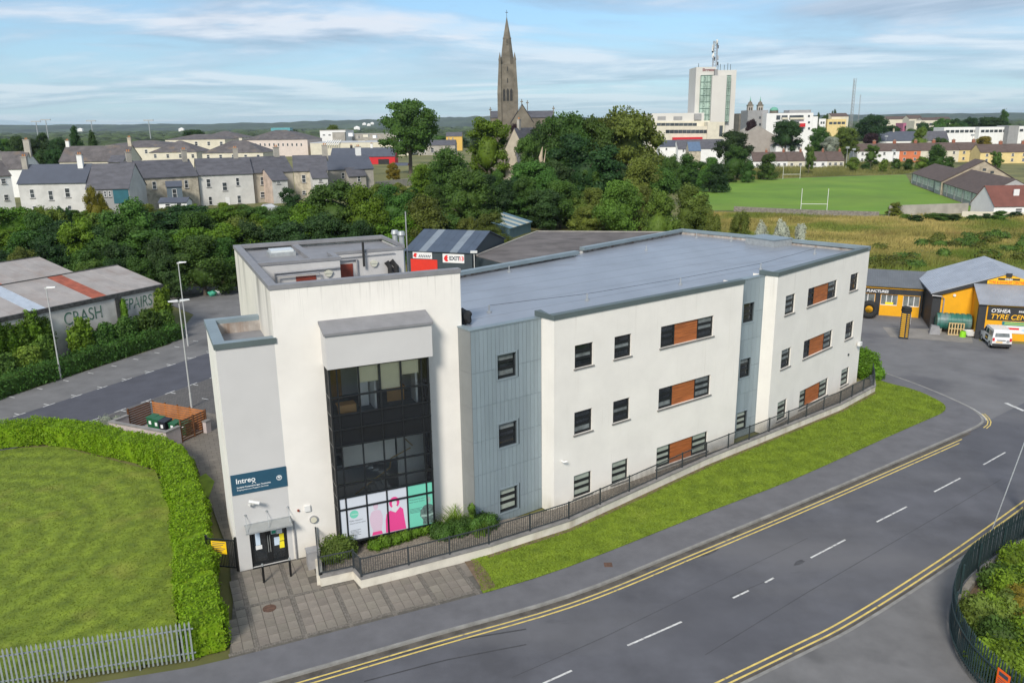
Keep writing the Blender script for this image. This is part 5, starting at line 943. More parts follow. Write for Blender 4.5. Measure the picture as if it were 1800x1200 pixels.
for i, (a, c) in enumerate(zip(cols, list(cols[1:]) + [CL + 0.15])):
    for (d0, z0_, d1, z1_, key) in ((0.15, 5.08, 7, 6.6, 0), (7, 6.6, 14, 5.05, 1), (14, 5.05, 21, 6.6, 2), (21, 6.6, 28, 5.0, 3)):
        M = m_crroof
        k = len(cols) - 1 - i
        if key == 0 and k == 5: M = m_crred
        if key == 0 and k == 9: M = m_crblue
        if key == 0 and k == 14: M = m_crred
        if key == 2 and k in (6, 13): M = m_crred
        q = MB(); e = 0.025; q.hexa([at_c(a + e, d0, z0_ + random.uniform(0, 0.03)), at_c(c - e, d0, z0_), at_c(c - e, d1, z1_), at_c(a + e, d1, z1_), at_c(a + e, d0, z0_ + 0.06), at_c(c - e, d0, z0_ + 0.06), at_c(c - e, d1, z1_ + 0.06), at_c(a + e, d1, z1_ + 0.06)]); q.build('roof_sheet', M, CR)
for d in (7, 21): q = MB(); q.tube([at_c(S0, d, 6.66), at_c(CL + 0.15, d, 6.66)], 0.09, 6); q.build('ridge_cap', m_crdark, CR)
m_green = mat('faded_green_paint', (0.075, 0.16, 0.11), 0.9, 0.4, 2.5); overlay(m_green, (0.42, 0.41, 0.38), nfac(1.3, 0.55, 0.7, k=0.8, detail=6))
sC, zC = CF.on(117, 572); sC2, _ = CF.on(181, 556); text('CRASH', CF, sC - 0.2, zC, 1.75, m_green, CR, 0.01, bold=0.0, xs=(sC2 - sC) / 5.2)
sR, zR = CF.on(207, 549); sR2, _ = CF.on(272, 530); text('REPAIRS', CF, sR, zR, 1.65, m_green, CR, 0.01, shear=0.15, xs=(sR2 - sR) / 6.4)
# ivy on the shed, shrubs before it
def shrub_row(name, items, lb, cat='shrub', group=None):
    for (blobs, M, leaf, dens, l2) in items: shrub(name, blobs, M, leaf, dens, l2, cat, group, zmin=0.02)
def cb_(s, d, z, a, b_, c): p = CF.p(s, d, z); return (p[0], p[1], z, a, b_, c)
shrub('ivy', [cb_(-14 + k * 1.1, 0.1, 2.6 + 0.5 * sin(k * 2.2), 0.9, 0.8, 2.3) for k in range(17)], m_leafb, 0.13, 60, 'dense ivy covering the left end of the repair shed wall', 'ivy', zmin=0.1)
shrub('ivy', [cb_(CL - 0.6, 0.15, 2.6, 0.8, 0.7, 2.4), cb_(CL + 0.3, -0.3, 2.4, 0.8, 0.8, 2.6), cb_(CL - 1.4, 0.4, 1.6, 1.0, 0.8, 1.6)], m_leafb, 0.13, 70, 'column of ivy at the right end of the repair shed', 'ivy', zmin=0.1)
shrub('ivy', [cb_(11.9, 0.3, 2.0 + 0.8 * k, 0.35, 0.3, 1.0) for k in range(3)], m_leafb, 0.12, 80, 'thin ivy climbing the dark pier between the painted words', 'ivy', zmin=0.1)
for k, (s, d, h, w, M, lb) in enumerate([(2.6, 1.3, 3.2, 1.0, m_leafl, 'light green sapling below the faded first word'), (6.2, 1.5, 3.9, 1.1, m_leafb, 'upright fresh green bush in front of the first word'), (8.4, 1.7, 2.9, 1.3, m_leafm, 'rounded green bush left of the dark pier'), (10.6, 1.8, 3.1, 1.4, m_leafm, 'bushy growth below the dark pier'), (13.2, 1.7, 3.3, 1.5, m_leafm, 'wide green bush below the second word'), (15.2, 1.6, 2.8, 1.2, m_leafl, 'lighter bush near the ivy column'), (0.5, 2.0, 2.6, 1.4, m_leafl, 'yellowish green bush left of the painted wall'), (-2.0, 2.3, 2.6, 1.5, m_leafm, 'green bush beside the lamp post base'), (-5.5, 2.6, 3.6, 2.0, m_leafo, 'large olive bush near the left edge of the car park'), (-9.0, 2.6, 4.0, 2.2, m_leafo, 'brown green overgrown bush at the left picture edge')]):
    shrub('bush', [cb_(s, d, h * 0.35, w, w, h * 0.42), cb_(s + 0.5, d - 0.2, h * 0.62, w * 0.72, w * 0.7, h * 0.36), cb_(s - 0.55, d, h * 0.5, w * 0.7, w * 0.7, h * 0.36), cb_(s, d, h * 0.82, w * 0.4, w * 0.4, h * 0.22)], M, 0.13, 60, lb, 'bush', 'bushes before the repair shed', zmin=0.05)
hedge('hedge', smooth_line([(-47, 50), (-42.6, 61.8), (-39.5, 69.8), (-36.4, 77.2), (-34.6, 81.5)], 6), 1.7, 1.35, 0.11, 75, m_leafm, 'dark green hedge along the far side of the car park', cat='hedge', rough=0.16)
# ---------------------------------------------------------------- generic shed with pitched roof
def shed(name, P, Q, depth, z0, ze, zr, mw, mr, label, cat='shed', nsheet=0, strip_cols=(), ms=None, over=0.25):
    f = Fr(P, Q); L = f.L; r = thing(name, (*f.xy(L / 2, -depth / 2), z0), label, cat); q = MB(); h = depth / 2
    q.wall(f, 0, L, z0, ze); q.poly([f.p(L, 0, z0), f.p(L, -depth, z0), f.p(L, -depth, ze), f.p(L, -h, zr), f.p(L, 0, ze)]); q.poly([f.p(0, 0, z0), f.p(0, -depth, z0), f.p(0, -depth, ze), f.p(0, -h, zr), f.p(0, 0, ze)]); q.poly([f.p(0, -depth, z0), f.p(L, -depth, z0), f.p(L, -depth, ze), f.p(0, -depth, ze)]); q.build('wall', mw, r)
    sl = (zr - ze) / h; n = max(1, nsheet)
    for i in range(n):
        a = -over + (L + 2 * over) * i / n + (0.01 if nsheet else 0); c = -over + (L + 2 * over) * (i + 1) / n - (0.01 if nsheet else 0); M = ms if i in strip_cols else mr
        for sg in (0, 1):
            d0, d1 = (over, -h) if sg == 0 else (-depth - over, -h); e = ze - sl * over
            q = MB(); q.hexa([f.p(a, d0, e + 0.02), f.p(c, d0, e + 0.02), f.p(c, d1, zr + 0.02), f.p(a, d1, zr + 0.02), f.p(a, d0, e + 0.12), f.p(c, d0, e + 0.12), f.p(c, d1, zr + 0.12), f.p(a, d1, zr + 0.12)]); q.build('roof_sheet' if nsheet else 'roof', M, r)
    return r, f
m_exw = mat('slate_blue_cladding', (0.035, 0.05, 0.06), 0.6, 0.1, 1); EXP, EXQ = (-13.8, 106.5), (-5.0, 103.6)
m_exr = ramped('dark_blue_sheet_roof', (0.075, 0.10, 0.14), 0.5, atan2(-2.9, 8.8), 0.25, metal=0.2); m_exs = ramped('rooflight_strip', (0.2, 0.235, 0.27), 0.4, atan2(-2.9, 8.8), 0.2)
r, f = shed('gym_shed', EXP, EXQ, 13.0, 0, 5.0, 6.9, m_exw, m_exr, 'dark blue sheet metal shed with red door and shop signs', 'shed', 9, (2, 6), m_exs)
q = MB(); q.fbox(f, 0.6, 4.4, 0.02, 0.05, 0, 3.9); q.build('roller_door', mat('red_door', (0.62, 0.03, 0.015), 0.5, 0.05, 2), r)
m_sw = mat('sign_white', (0.72, 0.72, 0.72), 0.5, 0.03, 1); m_sr = mat('sign_red', (0.65, 0.02, 0.02), 0.5, 0.05, 1)
q = MB(); q.fbox(f, 5.2, 8.2, 0.02, 0.07, 3.6, 4.75); s_ = q.build('sign_board', m_sw, r); text('EXIT', f, 6.12, 3.95, 0.72, m_ink, s_, 0.075, bold=0.025); text('13', f, 7.45, 3.95, 0.72, m_sr, s_, 0.075, bold=0.025)
q = MB(); q.fprism(f, [(5.35, 4.1), (5.5, 4.45), (5.75, 4.6), (6.0, 4.5), (5.8, 4.4), (6.02, 4.25), (5.8, 4.15), (6.0, 3.85), (5.7, 3.72), (5.5, 3.85)], 0.075, 0.08); q.build('logo', m_sr, s_)
q = MB(); q.fbox(f, 0.95, 3.7, 0.02, 0.07, 4.0, 4.85); s_ = q.build('sign_board', m_sw, r); q = MB(); q.fprism(f, [(1.0, 4.3), (1.15, 4.65), (1.45, 4.72), (1.6, 4.5), (1.4, 4.4), (1.55, 4.25), (1.3, 4.1)], 0.075, 0.08); q.build('logo', m_sr, s_)
q = MB()
for k in range(7): q.fprism(f, [(1.75 + k * 0.25, 4.15), (1.88 + k * 0.25, 4.15), (2.05 + k * 0.25, 4.5), (1.92 + k * 0.25, 4.5)], 0.075, 0.08)
tag(q.build('sign_stripes', m_ink, s_), kind='stuff')
x, y = G(821, 445, 5.2); r = thing('yard_lamp', (-4.6, 100.5, 0), 'grey lamp on a short pole beside the blue shed sign', 'lamp'); q = MB(); q.cyl(-4.6, 101.0, 0, 5.4, 0.07, 8); q.build('pole', m_lamp, r); q = MB(); q.box(-5.05, 100.7, 5.4, -4.2, 101.2, 5.65); q.build('lamp_head', m_head, r)
m_bit = mat('weathered_felt_roof', (0.125, 0.112, 0.108), 0.95, 0.3, 0.25, 0.2, 3, detail=8); overlay(m_bit, (0.045, 0.042, 0.042), nfac(0.35, 0.58, 0.68, (0.4, 1.4, 1), 0.8, 6))
r = thing('flat_roofed_workshop', (9, 112, 0), 'low workshop with a stained flat felt roof behind the office', 'workshop'); FP = [(-4.6, 104.5), (4.2, 128), (30, 124), (27, 96), (3, 92)]
q = MB(); q.prism(FP, 0, 4.4); q.build('wall', m_exw, r); q = MB(); q.prism(FP, 4.4, 4.5); q.build('roof', m_bit, r)
q = MB(); q.prism(strip([(-4.6, 104.5), (4.2, 128), (30, 124)], -0.3, 0.05), 4.5, 4.62); q.build('roof_edge', m_concrete, r)
m_blw = mat('blue_cladding', (0.10, 0.17, 0.20), 0.6, 0.1, 1); m_blr = ramped('blue_sheet_roof', (0.12, 0.21, 0.27), 0.5, radians(66), 0.25)
r, f = shed('blue_shed', (-0.2, 134.5), (3.6, 143.5), 10.5, 0.3, 4.2, 5.6, m_blw, m_blr, 'small teal blue shed with pale rooflight strips among the trees', 'shed', 7, (1, 3, 5), mat('pale_strip', (0.42, 0.43, 0.36), 0.6, 0.1, 2))
# ---------------------------------------------------------------- tyre centre
m_oy = mat('yellow_orange_paint', (0.74, 0.36, 0.005), 0.75, 0.07, 0.8, 0.05); m_ok = mat('charcoal_paint', (0.025, 0.027, 0.03), 0.7, 0.12, 1); m_or = ramped('grey_sheet_roof', (0.36, 0.385, 0.425), 0.45, radians(-18), 0.3, metal=0.15)
OF = Fr((43.1, 81.0), a=math.degrees(atan2(-0.31, 0.95))); OW = 12.8; OD = 10.3
TY = thing('tyre_workshop', (48, 82, 0), 'orange yellow workshop with grey sheet roof and tyre centre signs', 'workshop')
q = MB(); q.poly([OF.p(0, 0, 0), OF.p(OW, 0, 0), OF.p(OW, 0, 3.75), OF.p(OW / 2, 0, 6.0), OF.p(0, 0, 3.75)]); q.build('gable_wall', m_oy, TY)
q = MB(); q.poly([OF.p(0, 0, 0), OF.p(0, -OD, 0), OF.p(0, -OD, 3.75), OF.p(0, 0, 3.75)]); q.poly([OF.p(OW, 0, 0), OF.p(OW, -OD, 0), OF.p(OW, -OD, 3.75), OF.p(OW, 0, 3.75)]); q.poly([OF.p(0, -OD, 0), OF.p(OW, -OD, 0), OF.p(OW, -OD, 3.75), OF.p(OW / 2, -OD, 6), OF.p(0, -OD, 3.75)]); q.build('wall', m_ok, TY)
for sg in (0, 1):
    a, c = (-0.3, OW / 2) if sg == 0 else (OW + 0.3, OW / 2); q = MB(); q.hexa([OF.p(a, 0.3, 3.68), OF.p(c, 0.3, 6.02), OF.p(c, -OD - 0.2, 6.02), OF.p(a, -OD - 0.2, 3.68), OF.p(a, 0.3, 3.8), OF.p(c, 0.3, 6.14), OF.p(c, -OD - 0.2, 6.14), OF.p(a, -OD - 0.2, 3.8)]); q.build('roof', m_or, TY)
q = MB(); q.hexa([OF.p(-0.2, 0.02, 3.35), OF.p(OW / 2, 0.02, 5.65), OF.p(OW / 2, 0.28, 5.65), OF.p(-0.2, 0.28, 3.35), OF.p(-0.2, 0.02, 3.66), OF.p(OW / 2, 0.02, 6.0), OF.p(OW / 2, 0.28, 6.0), OF.p(-0.2, 0.28, 3.66)]); q.build('barge_board', m_ok, TY)
q = MB(); q.fbox(OF, -0.05, 0.75, -0.02, 0.06, 0, 3.5); q.build('corner_pier', m_ok, TY)
q = MB(); q.tube([OF.p(-0.2, 0.4, 3.55), OF.p(0.7, 0.4, 3.5), OF.p(1.0, 0.12, 3.2), OF.p(1.0, 0.12, 0.2)], 0.06, 8); q.build('downpipe', m_pipe, TY)
q = MB(); q.tube([OF.p(1.9, 0.0, 3.6), OF.p(1.9, 0.12, 3.6)], 0.14, 10); q.build('bulkhead_lamp', m_cctv, TY)
AX0 = 3.58; AXF = Fr(OF.xy(AX0, 3.25), OF.xy(OW + 1, 3.25))
q = MB(); q.wall(AXF, 0, AXF.L, 0, 3.6); q.poly([OF.p(AX0, 0, 0), OF.p(AX0, 3.25, 0), OF.p(AX0, 3.25, 3.6), OF.p(AX0, 0, 4.9)]); q.build('annex_wall', m_oy, TY)
q = MB(); q.fbox(AXF, -0.05, 0.62, -0.3, 0.07, 0, 3.45); q.build('corner_pier', m_ok, TY)
q = MB(); q.hexa([OF.p(AX0 - 0.15, 3.6, 3.5), OF.p(OW + 1, 3.6, 3.5), OF.p(OW + 1, 0.31, 4.85), OF.p(AX0 - 0.15, 0.31, 4.85), OF.p(AX0 - 0.15, 3.6, 3.6), OF.p(OW + 1, 3.6, 3.6), OF.p(OW + 1, 0.31, 4.95), OF.p(AX0 - 0.15, 0.31, 4.95)]); q.build('annex_roof', ramped('annex_sheet_roof', (0.30, 0.32, 0.355), 0.5, radians(-18), 0.22, metal=0.15), TY)
q = MB(); q.fbox(AXF, 0.75, 7.5, 0.02, 0.09, 2.0, 3.3); s_ = q.build('sign_board', m_ok, TY); m_oyl = mat('sign_amber', (0.85, 0.45, 0.01), 0.5, 0.04, 1)
text("O'SHEA", AXF, 1.0, 2.75, 0.5, m_sw, s_, 0.095, bold=0.008, shear=0.2, xs=0.98); text('TYRE CENTRE', AXF, 1.0, 2.12, 0.68, m_oyl, s_, 0.095, bold=0.008, shear=0.2, xs=0.98); text('SALES • REPAIRS', AXF, 3.35, 2.85, 0.22, m_sw, s_, 0.095, bold=0.01, shear=0.2)
q = MB(); q.fbox(AXF, 2.1, 4.6, 0.02, 0.06, 0.75, 1.9); s_ = q.build('poster_board', m_sw, TY); q = MB(); q.fbox(AXF, 2.1, 4.6, 0.061, 0.064, 1.5, 1.9); q.build('poster_band', mat('teal_print', (0.01, 0.18, 0.2), 0.5, 0.05, 1), s_); q = MB(); q.fbox(AXF, 2.2, 3.6, 0.061, 0.064, 1.12, 1.3); q.build('poster_band', m_sr, s_); q = MB(); q.fprism(AXF, ell(4.15, 1.1, 0.32, 0.12), 0.061, 0.064); q.build('poster_print', mat('pale_blue_print', (0.45, 0.6, 0.7), 0.5, 0.05, 1), s_)
for k in range(2): q = MB(); q.fbox(AXF, 2.3, 4.4 - 0.3 * k, 0.065, 0.067, 1.76 - k * 0.17, 1.83 - k * 0.17); q.build('poster_line', mat('lime_print', (0.5, 0.65, 0.05), 0.5, 0.05, 1), s_)
q = MB(); q.fprism(OF, [(4.6, 4.98), (8.6, 4.98), (8.6, 5.3), (6.75, 5.85), (6.05, 5.85), (4.6, 5.3)], 0.3, 0.36); s_ = q.build('gable_sign', m_oyl, TY); text('TYRE & EXHAUST CENTRE', OF, 4.75, 5.05, 0.36, mat('orange_print', (0.7, 0.12, 0.01), 0.5, 0.05, 1), s_, 0.365, bold=0.012, xs=0.72); q = MB(); q.fbox(OF, 5.5, 7.4, 0.362, 0.37, 5.4, 5.6); q.build('sign_strip', m_ok, s_); text("O'SHEA", OF, 6.1, 5.42, 0.2, m_sw, s_, 0.375, bold=0.008)
q = MB(); q.fbox(OF, 6.15, 6.65, 0.36, 0.55, 5.75, 6.1); q.build('floodlight', m_ok, TY)
# puncture repair shop
PF = Fr((34.2, 90.0), (44.4, 85.6)); PS = thing('puncture_shop', (40, 89, 0), 'low black and yellow puncture repair shop with tin roof', 'workshop'); m_tin = ramped('dark_tin_roof', (0.12, 0.13, 0.14), 0.6, PF.a, 0.3)
q = MB(); q.wall(PF, 0, PF.L, 0, 3.2, [(4.3, 6.4, 1.15, 2.35), (7.02, 8.68, 1.15, 2.35), (9.23, 10.85, 1.15, 2.35)], 0.3); q.build('wall', m_oy, PS)
for a, c, z0_, z1_ in ((0, PF.L, 2.42, 3.0), (6.45, 6.97, 0, 2.42), (10.9, 11.1, 0, 2.42), (0, 6.45, 0, 0.14)): q = MB(); q.fbox(PF, a, c, 0.0, 0.04, z0_, z1_); q.build('painted_band', m_ok, PS)
q = MB(); q.fbox(PF, 11.1, 12.5, -1.6, -1.5, 0, 3.2); q.build('dark_doorway', m_ok, PS)
for a, c in ((4.3, 6.4), (7.02, 8.68), (9.23, 10.85)):
    q = MB(); q.fbox(PF, a, c, -0.2, -0.12, 1.15, 1.22); q.fbox(PF, a, c, -0.2, -0.12, 2.28, 2.35)
    for k in range(4): s = a + (c - a) * k / 3; q.fbox(PF, s - 0.04, s + 0.04, -0.2, -0.115, 1.15, 2.35)
    w_ = q.build('window', m_sw, PS); q = MB(); q.fbox(PF, a, c, -0.19, -0.17, 1.2, 2.3); q.build('pane', m_glass2, w_)
q = MB(); q.fbox(PF, 7.5, 8.3, -0.11, -0.09, 1.25, 1.5); q.build('window_notice', m_papery, PS)
q = MB(); q.hexa([PF.p(-0.5, 0.25, 3.23), PF.p(PF.L + 1.3, 0.25, 3.23), PF.p(PF.L + 1.9, -5.5, 4.1), PF.p(-0.5, -5.5, 4.1), PF.p(-0.5, 0.25, 3.33), PF.p(PF.L + 1.3, 0.25, 3.33), PF.p(PF.L + 1.9, -5.5, 4.2), PF.p(-0.5, -5.5, 4.2)]); q.build('roof', m_tin, PS)
q = MB(); q.fbox(PF, 4.2, 8.7, 0.05, 0.1, 2.44, 2.98); s_ = q.build('sign_board', m_ok, PS); text('PUNCTURES', PF, 5.5, 2.56, 0.4, m_sw, s_, 0.105, bold=0.012, shear=0.2, xs=0.98); q = MB(); q.fprism(PF, ell(5.25, 2.71, 0.14, 0.14), 0.102, 0.108); q.build('sign_dot', m_oyl, s_)
def torus(mb, c, R, r, axis, n=20, k=8):
    ax = Vector(axis).normalized(); u = ax.orthogonal().normalized(); w = ax.cross(u); b0 = len(mb.v)
    for i in range(n):
        a = 2 * pi * i / n; d = u * cos(a) + w * sin(a)
        for j in range(k): e = 2 * pi * j / k; mb.v.append(tuple(Vector(c) + d * (R + r * cos(e)) + ax * r * 1.1 * sin(e)))
    for i in range(n):
        for j in range(k): mb.f.append((b0 + i * k + j, b0 + ((i + 1) % n) * k + j, b0 + ((i + 1) % n) * k + (j + 1) % k, b0 + i * k + (j + 1) % k)); mb.m.append(0)
x, y = G(1526, 559); q = MB(); torus(q, (x, y, 0.98), 0.68, 0.3, (PF.n[0], PF.n[1], 0.15), 28, 10); tag(q.build('tractor_tyre', m_rubber, smooth=True), 'huge black tractor tyre leaning on the puncture shop wall', 'tyre')
# striped pillar of tyres
x, y = G(1588, 594); r = thing('tyre_pillar', (x, y, 0), 'tall black pillar with yellow stripes advertising tyres in the yard', 'pillar'); f = Fr((x, y), a=-25); q = MB(); q.fbox(f, -0.42, 0.42, -0.42, 0.42, 0, 2.7); q.build('post', m_ok, r)
for k in range(12):
    q = MB(); q.hexa([f.p(-0.36, 0.425, 0.25 + k * 0.2), f.p(0.02, 0.425, 0.22 + k * 0.2), f.p(0.02, 0.44, 0.22 + k * 0.2), f.p(-0.36, 0.44, 0.25 + k * 0.2), f.p(-0.36, 0.425, 0.34 + k * 0.2), f.p(0.02, 0.425, 0.31 + k * 0.2), f.p(0.02, 0.44, 0.31 + k * 0.2), f.p(-0.36, 0.44, 0.34 + k * 0.2)]); q.build('stripe', m_oyl, r)
    q = MB(); q.fbox(f, 0.14, 0.34, 0.425, 0.44, 0.24 + k * 0.2, 0.31 + k * 0.2); q.build('stripe', m_oyl, r)
q = MB(); torus(q, (x, y, 2.82), 0.36, 0.14, (0, 0, 1), 20, 8); q.build('tyre', m_rubber, r); q = MB(); torus(q, (x, y, 3.05), 0.34, 0.13, (0.1, 0, 1), 20, 8); q.build('tyre', m_rubber, r)
q = MB(); q.fbox(f, 0.43, 0.45, -0.3, 0.3, 1.5, 2.4); q.build('poster', m_sw, r)
# tank, pallet, crate, bath, drum
x, y = OF.xy(1.9, 1.2); r = thing('storage_tank', (x, y, 0), 'green ribbed plastic tank lying against the yellow wall', 'tank'); m_tank = mat('green_plastic_tank', (0.02, 0.13, 0.10), 0.5, 0.3, 1.2); overlay(m_tank, (0.2, 0.24, 0.25), nfac(0.8, 0.45, 0.65, k=0.7)); q = MB(); q.tube([OF.p(0.3, 1.2, 1.15), OF.p(3.4, 1.2, 1.15)], 0.8, 20); q.build('body', m_tank, r)
for k in range(6): q = MB(); q.tube([OF.p(0.55 + k * 0.5, 1.2, 1.15), OF.p(0.8 + k * 0.5, 1.2, 1.15)], 0.86, 20); q.build('rib', m_tank, r)
q = MB(); q.fbox(OF, 0.5, 0.8, 0.6, 1.8, 0, 0.5); q.build('cradle', m_concrete, r); q = MB(); q.fbox(OF, 2.8, 3.1, 0.6, 1.8, 0, 0.5); q.build('cradle', m_concrete, r)
m_pal = mat('pale_timber', (0.52, 0.38, 0.19), 0.8, 0.15, 3); f = Fr(OF.xy(1.3, 2.3), a=math.degrees(OF.a)); r = thing('pallet', (*OF.xy(1.9, 2.3), 0), 'pale wooden pallet propped upright before the green tank', 'pallet')
for k in range(6): q = MB(); q.fbox(f, k * 0.26, k * 0.26 + 0.11, 0, 0.03, 0, 1.25); q.build('board', m_pal, r)
for z in (0.0, 0.6, 1.15): q = MB(); q.fbox(f, 0, 1.41, -0.1, -0.002, z, z + 0.1); q.build('bearer', m_pal, r)
q = MB(); x, y = OF.xy(2.55, 2.75); q.cyl(x, y, 0, 0.55, 0.3, 14, 0.26); tag(q.build('lime_drum', mat('lime_plastic', (0.25, 0.62, 0.02), 0.5, 0.05, 2)), 'small lime green drum beside the pallet', 'drum')
f = Fr(OF.xy(3.0, 2.6), a=math.degrees(OF.a) + 10); q = MB(); m_bath = mat('white_enamel', (0.68, 0.68, 0.66), 0.3, 0.08, 2)
for k in range(14):
    a0, a1 = 2 * pi * k / 14, 2 * pi * (k + 1) / 14; P_ = lambda a, s_, z: f.p(0.4 + 0.75 * s_ * (abs(cos(a)) ** 0.6) * (1 if cos(a) > 0 else -1), 0.32 * s_ * (abs(sin(a)) ** 0.6) * (1 if sin(a) > 0 else -1), z)
    q.add([P_(a0, 0.7, 0.12), P_(a1, 0.7, 0.12), P_(a1, 1, 0.62), P_(a0, 1, 0.62), P_(a0, 1.12, 0.64), P_(a1, 1.12, 0.64), P_(a0, 0.6, 0.2), P_(a1, 0.6, 0.2), P_(a1, 0.92, 0.62), P_(a0, 0.92, 0.62)], [(0, 1, 2, 3), (3, 2, 5, 4), (6, 9, 8, 7), (9, 4, 5, 8)])
q.add([f.p(0.4 + 0.45 * cos(2 * pi * k / 12), 0.19 * sin(2 * pi * k / 12), 0.2) for k in range(12)], [tuple(range(12))]); q.add([f.p(0.4 + 0.5 * cos(2 * pi * k / 12), 0.22 * sin(2 * pi * k / 12), 0.1) for k in range(12)], [tuple(range(12))]); tag(q.build('bath', m_bath), 'white enamel bath tub standing at the corner of the tyre centre', 'bath')
q = MB(); f = Fr(OF.xy(0.1, 2.1), a=math.degrees(OF.a)); q.hexa([f.p(-0.5, 0.4, 0), f.p(0.5, 0.4, 0), f.p(0.5, -0.3, 0), f.p(-0.5, -0.3, 0), f.p(-0.35, 0.25, 0.85), f.p(0.4, 0.2, 0.75), f.p(0.4, -0.2, 0.8), f.p(-0.35, -0.2, 0.9)]); tag(q.build('covered_heap', m_lead), 'grey sheeted heap beside the green tank', 'heap')
sheet('concrete_apron', [OF.xy(-4.5, 0.5), OF.xy(3.3, 0.0), OF.xy(3.3, 3.3), OF.xy(3.0, 5.2), OF.xy(-4.2, 4.6)], 0.0, mat('apron_concrete', (0.23, 0.215, 0.195), 0.92, 0.18, 0.6, 0.1))
sheet('weedy_verge', [AXF.xy(0.3, 0.05), AXF.xy(9, 0.05), AXF.xy(9, 1.4), AXF.xy(0.2, 0.8)], 0.003, m_meadow)
# ---------------------------------------------------------------- the small white van
def van(cx, cy, ang):
    f = Fr((cx, cy), a=ang); r = thing('white_van', (cx, cy, 0), 'small white high roofed van with black lettering parked by the yellow wall', 'van'); mw = mat('van_white', (0.72, 0.72, 0.71), 0.25, 0.03, 1)
    # local: s forward along the van (front = +), d across; length 4.0, width 1.66, height 1.8
    prof = [(-1.95, 0.35), (-1.98, 0.75), (-1.9, 1.1), (-1.78, 1.72), (-1.6, 1.8), (0.35, 1.82), (0.6, 1.74), (1.1, 1.12), (1.85, 0.95), (2.0, 0.75), (2.02, 0.35)]
    q = MB(); n = len(prof); W2 = 0.83
    def wid(z): return W2 if z < 1.0 else W2 - 0.13 * (z - 1.0) / 0.82
    a = [f.p(s, -wid(z), z) for s, z in prof] + [f.p(s, wid(z), z) for s, z in prof]
    q.add(a, [tuple(range(n))[::-1], tuple(range(n, 2 * n))] + [(i, (i + 1) % n, n + (i + 1) % n, n + i) for i in range(n)]); body = q.build('body', mw, r)
    def quad(pts, M, nm, par=r, t=0.012):
        q = MB(); q.poly(pts); return q.build(nm, M, par)
    e = 0.008
    quad([f.p(-1.885 - e, -0.62, 1.16), f.p(-1.885 - e, 0.62, 1.16), f.p(-1.79 - e, 0.56, 1.62), f.p(-1.79 - e, -0.56, 1.62)], m_glass2, 'rear_window')
    quad([f.p(1.1 + e, -0.68, 1.14), f.p(1.1 + e, 0.68, 1.14), f.p(0.64 + e, 0.62, 1.68), f.p(0.64 + e, -0.62, 1.68)], m_glass, 'windscreen')
    for sg in (-1, 1):
        for s0, s1, M, nm in ((0.25, 0.95, m_glass, 'side_window'), (-0.55, 0.15, m_glass, 'side_window'), (-1.55, -0.65, m_glass2, 'side_window')):
            quad([f.p(s0, sg * (wid(1.15) + e), 1.15), f.p(s1, sg * (wid(1.15) + e), 1.15), f.p(s1 - (0.3 if s1 > 0.5 else 0.03), sg * (wid(1.6) + e), 1.6), f.p(s0 + 0.02, sg * (wid(1.6) + e), 1.6)], M, nm)
        quad([f.p(-0.6, sg * (W2 + e), 0.5), f.p(0.2, sg * (W2 + e), 0.5), f.p(0.2, sg * (W2 + e), 1.0), f.p(-0.6, sg * (W2 + e), 1.0)], m_ok, 'lettering_panel'); quad([f.p(-0.5, sg * (W2 + 0.012), 0.65), f.p(0.1, sg * (W2 + 0.012), 0.65), f.p(0.1, sg * (W2 + 0.012), 0.8), f.p(-0.5, sg * (W2 + 0.012), 0.8)], m_oyl, 'lettering_band')
        quad([f.p(-1.965 - 0.02, sg * 0.81, 0.78), f.p(-1.965 - 0.02, sg * 0.62, 0.78), f.p(-1.925 - 0.02, sg * 0.62, 1.08), f.p(-1.925 - 0.02, sg * 0.81, 1.08)], mat('tail_lamp', (0.5, 0.02, 0.02), 0.3, 0.05, 2), 'tail_light')
        q = MB(); q.fbox(f, 1.9, 2.03, sg * 0.7 - 0.13, sg * 0.7 + 0.13, 0.72, 0.9); q.build('headlight', m_glass2, r)
        q = MB(); q.fbox(f, 0.85, 1.0, sg * 0.92 - 0.09, sg * 0.92 + 0.09, 1.1, 1.28); q.build('mirror', m_ok, r)
        for s in (-1.25, 1.25):
            c = f.p(s, sg * 0.74, 0.31); q = MB(); q.tube([f.p(s, sg * 0.64, 0.31), f.p(s, sg * 0.85, 0.31)], 0.31, 18); w = q.build('wheel', m_rubber, r); q = MB(); q.tube([f.p(s, sg * 0.851, 0.31), f.p(s, sg * 0.86, 0.31)], 0.19, 12); q.build('rim', m_steel, w)
    q = MB(); q.fbox(f, -2.06, -1.9, -0.8, 0.8, 0.3, 0.55); q.build('rear_bumper', m_ok, r); q = MB(); q.fbox(f, 1.95, 2.1, -0.8, 0.8, 0.28, 0.6); q.build('front_bumper', m_ok, r)
    quad([f.p(-1.995, -0.5, 0.64), f.p(-1.995, 0.05, 0.64), f.p(-1.99, 0.05, 0.73), f.p(-1.99, -0.5, 0.73)], m_oyl, 'number_plate'); quad([f.p(-1.995, -0.45, 0.82), f.p(-1.995, 0.3, 0.82), f.p(-1.985, 0.3, 0.9), f.p(-1.985, -0.45, 0.9)], m_ok, 'lettering_band')
    q = MB(); q.tube([f.p(-1.98, 0.5, 0.78), f.p(-1.99, 0.5, 0.78)], 0.15, 14); q.build('rear_emblem', m_pipe, r)
van(46.2, 74.75, math.degrees(atan2(0.8, 0.6)) + 22)
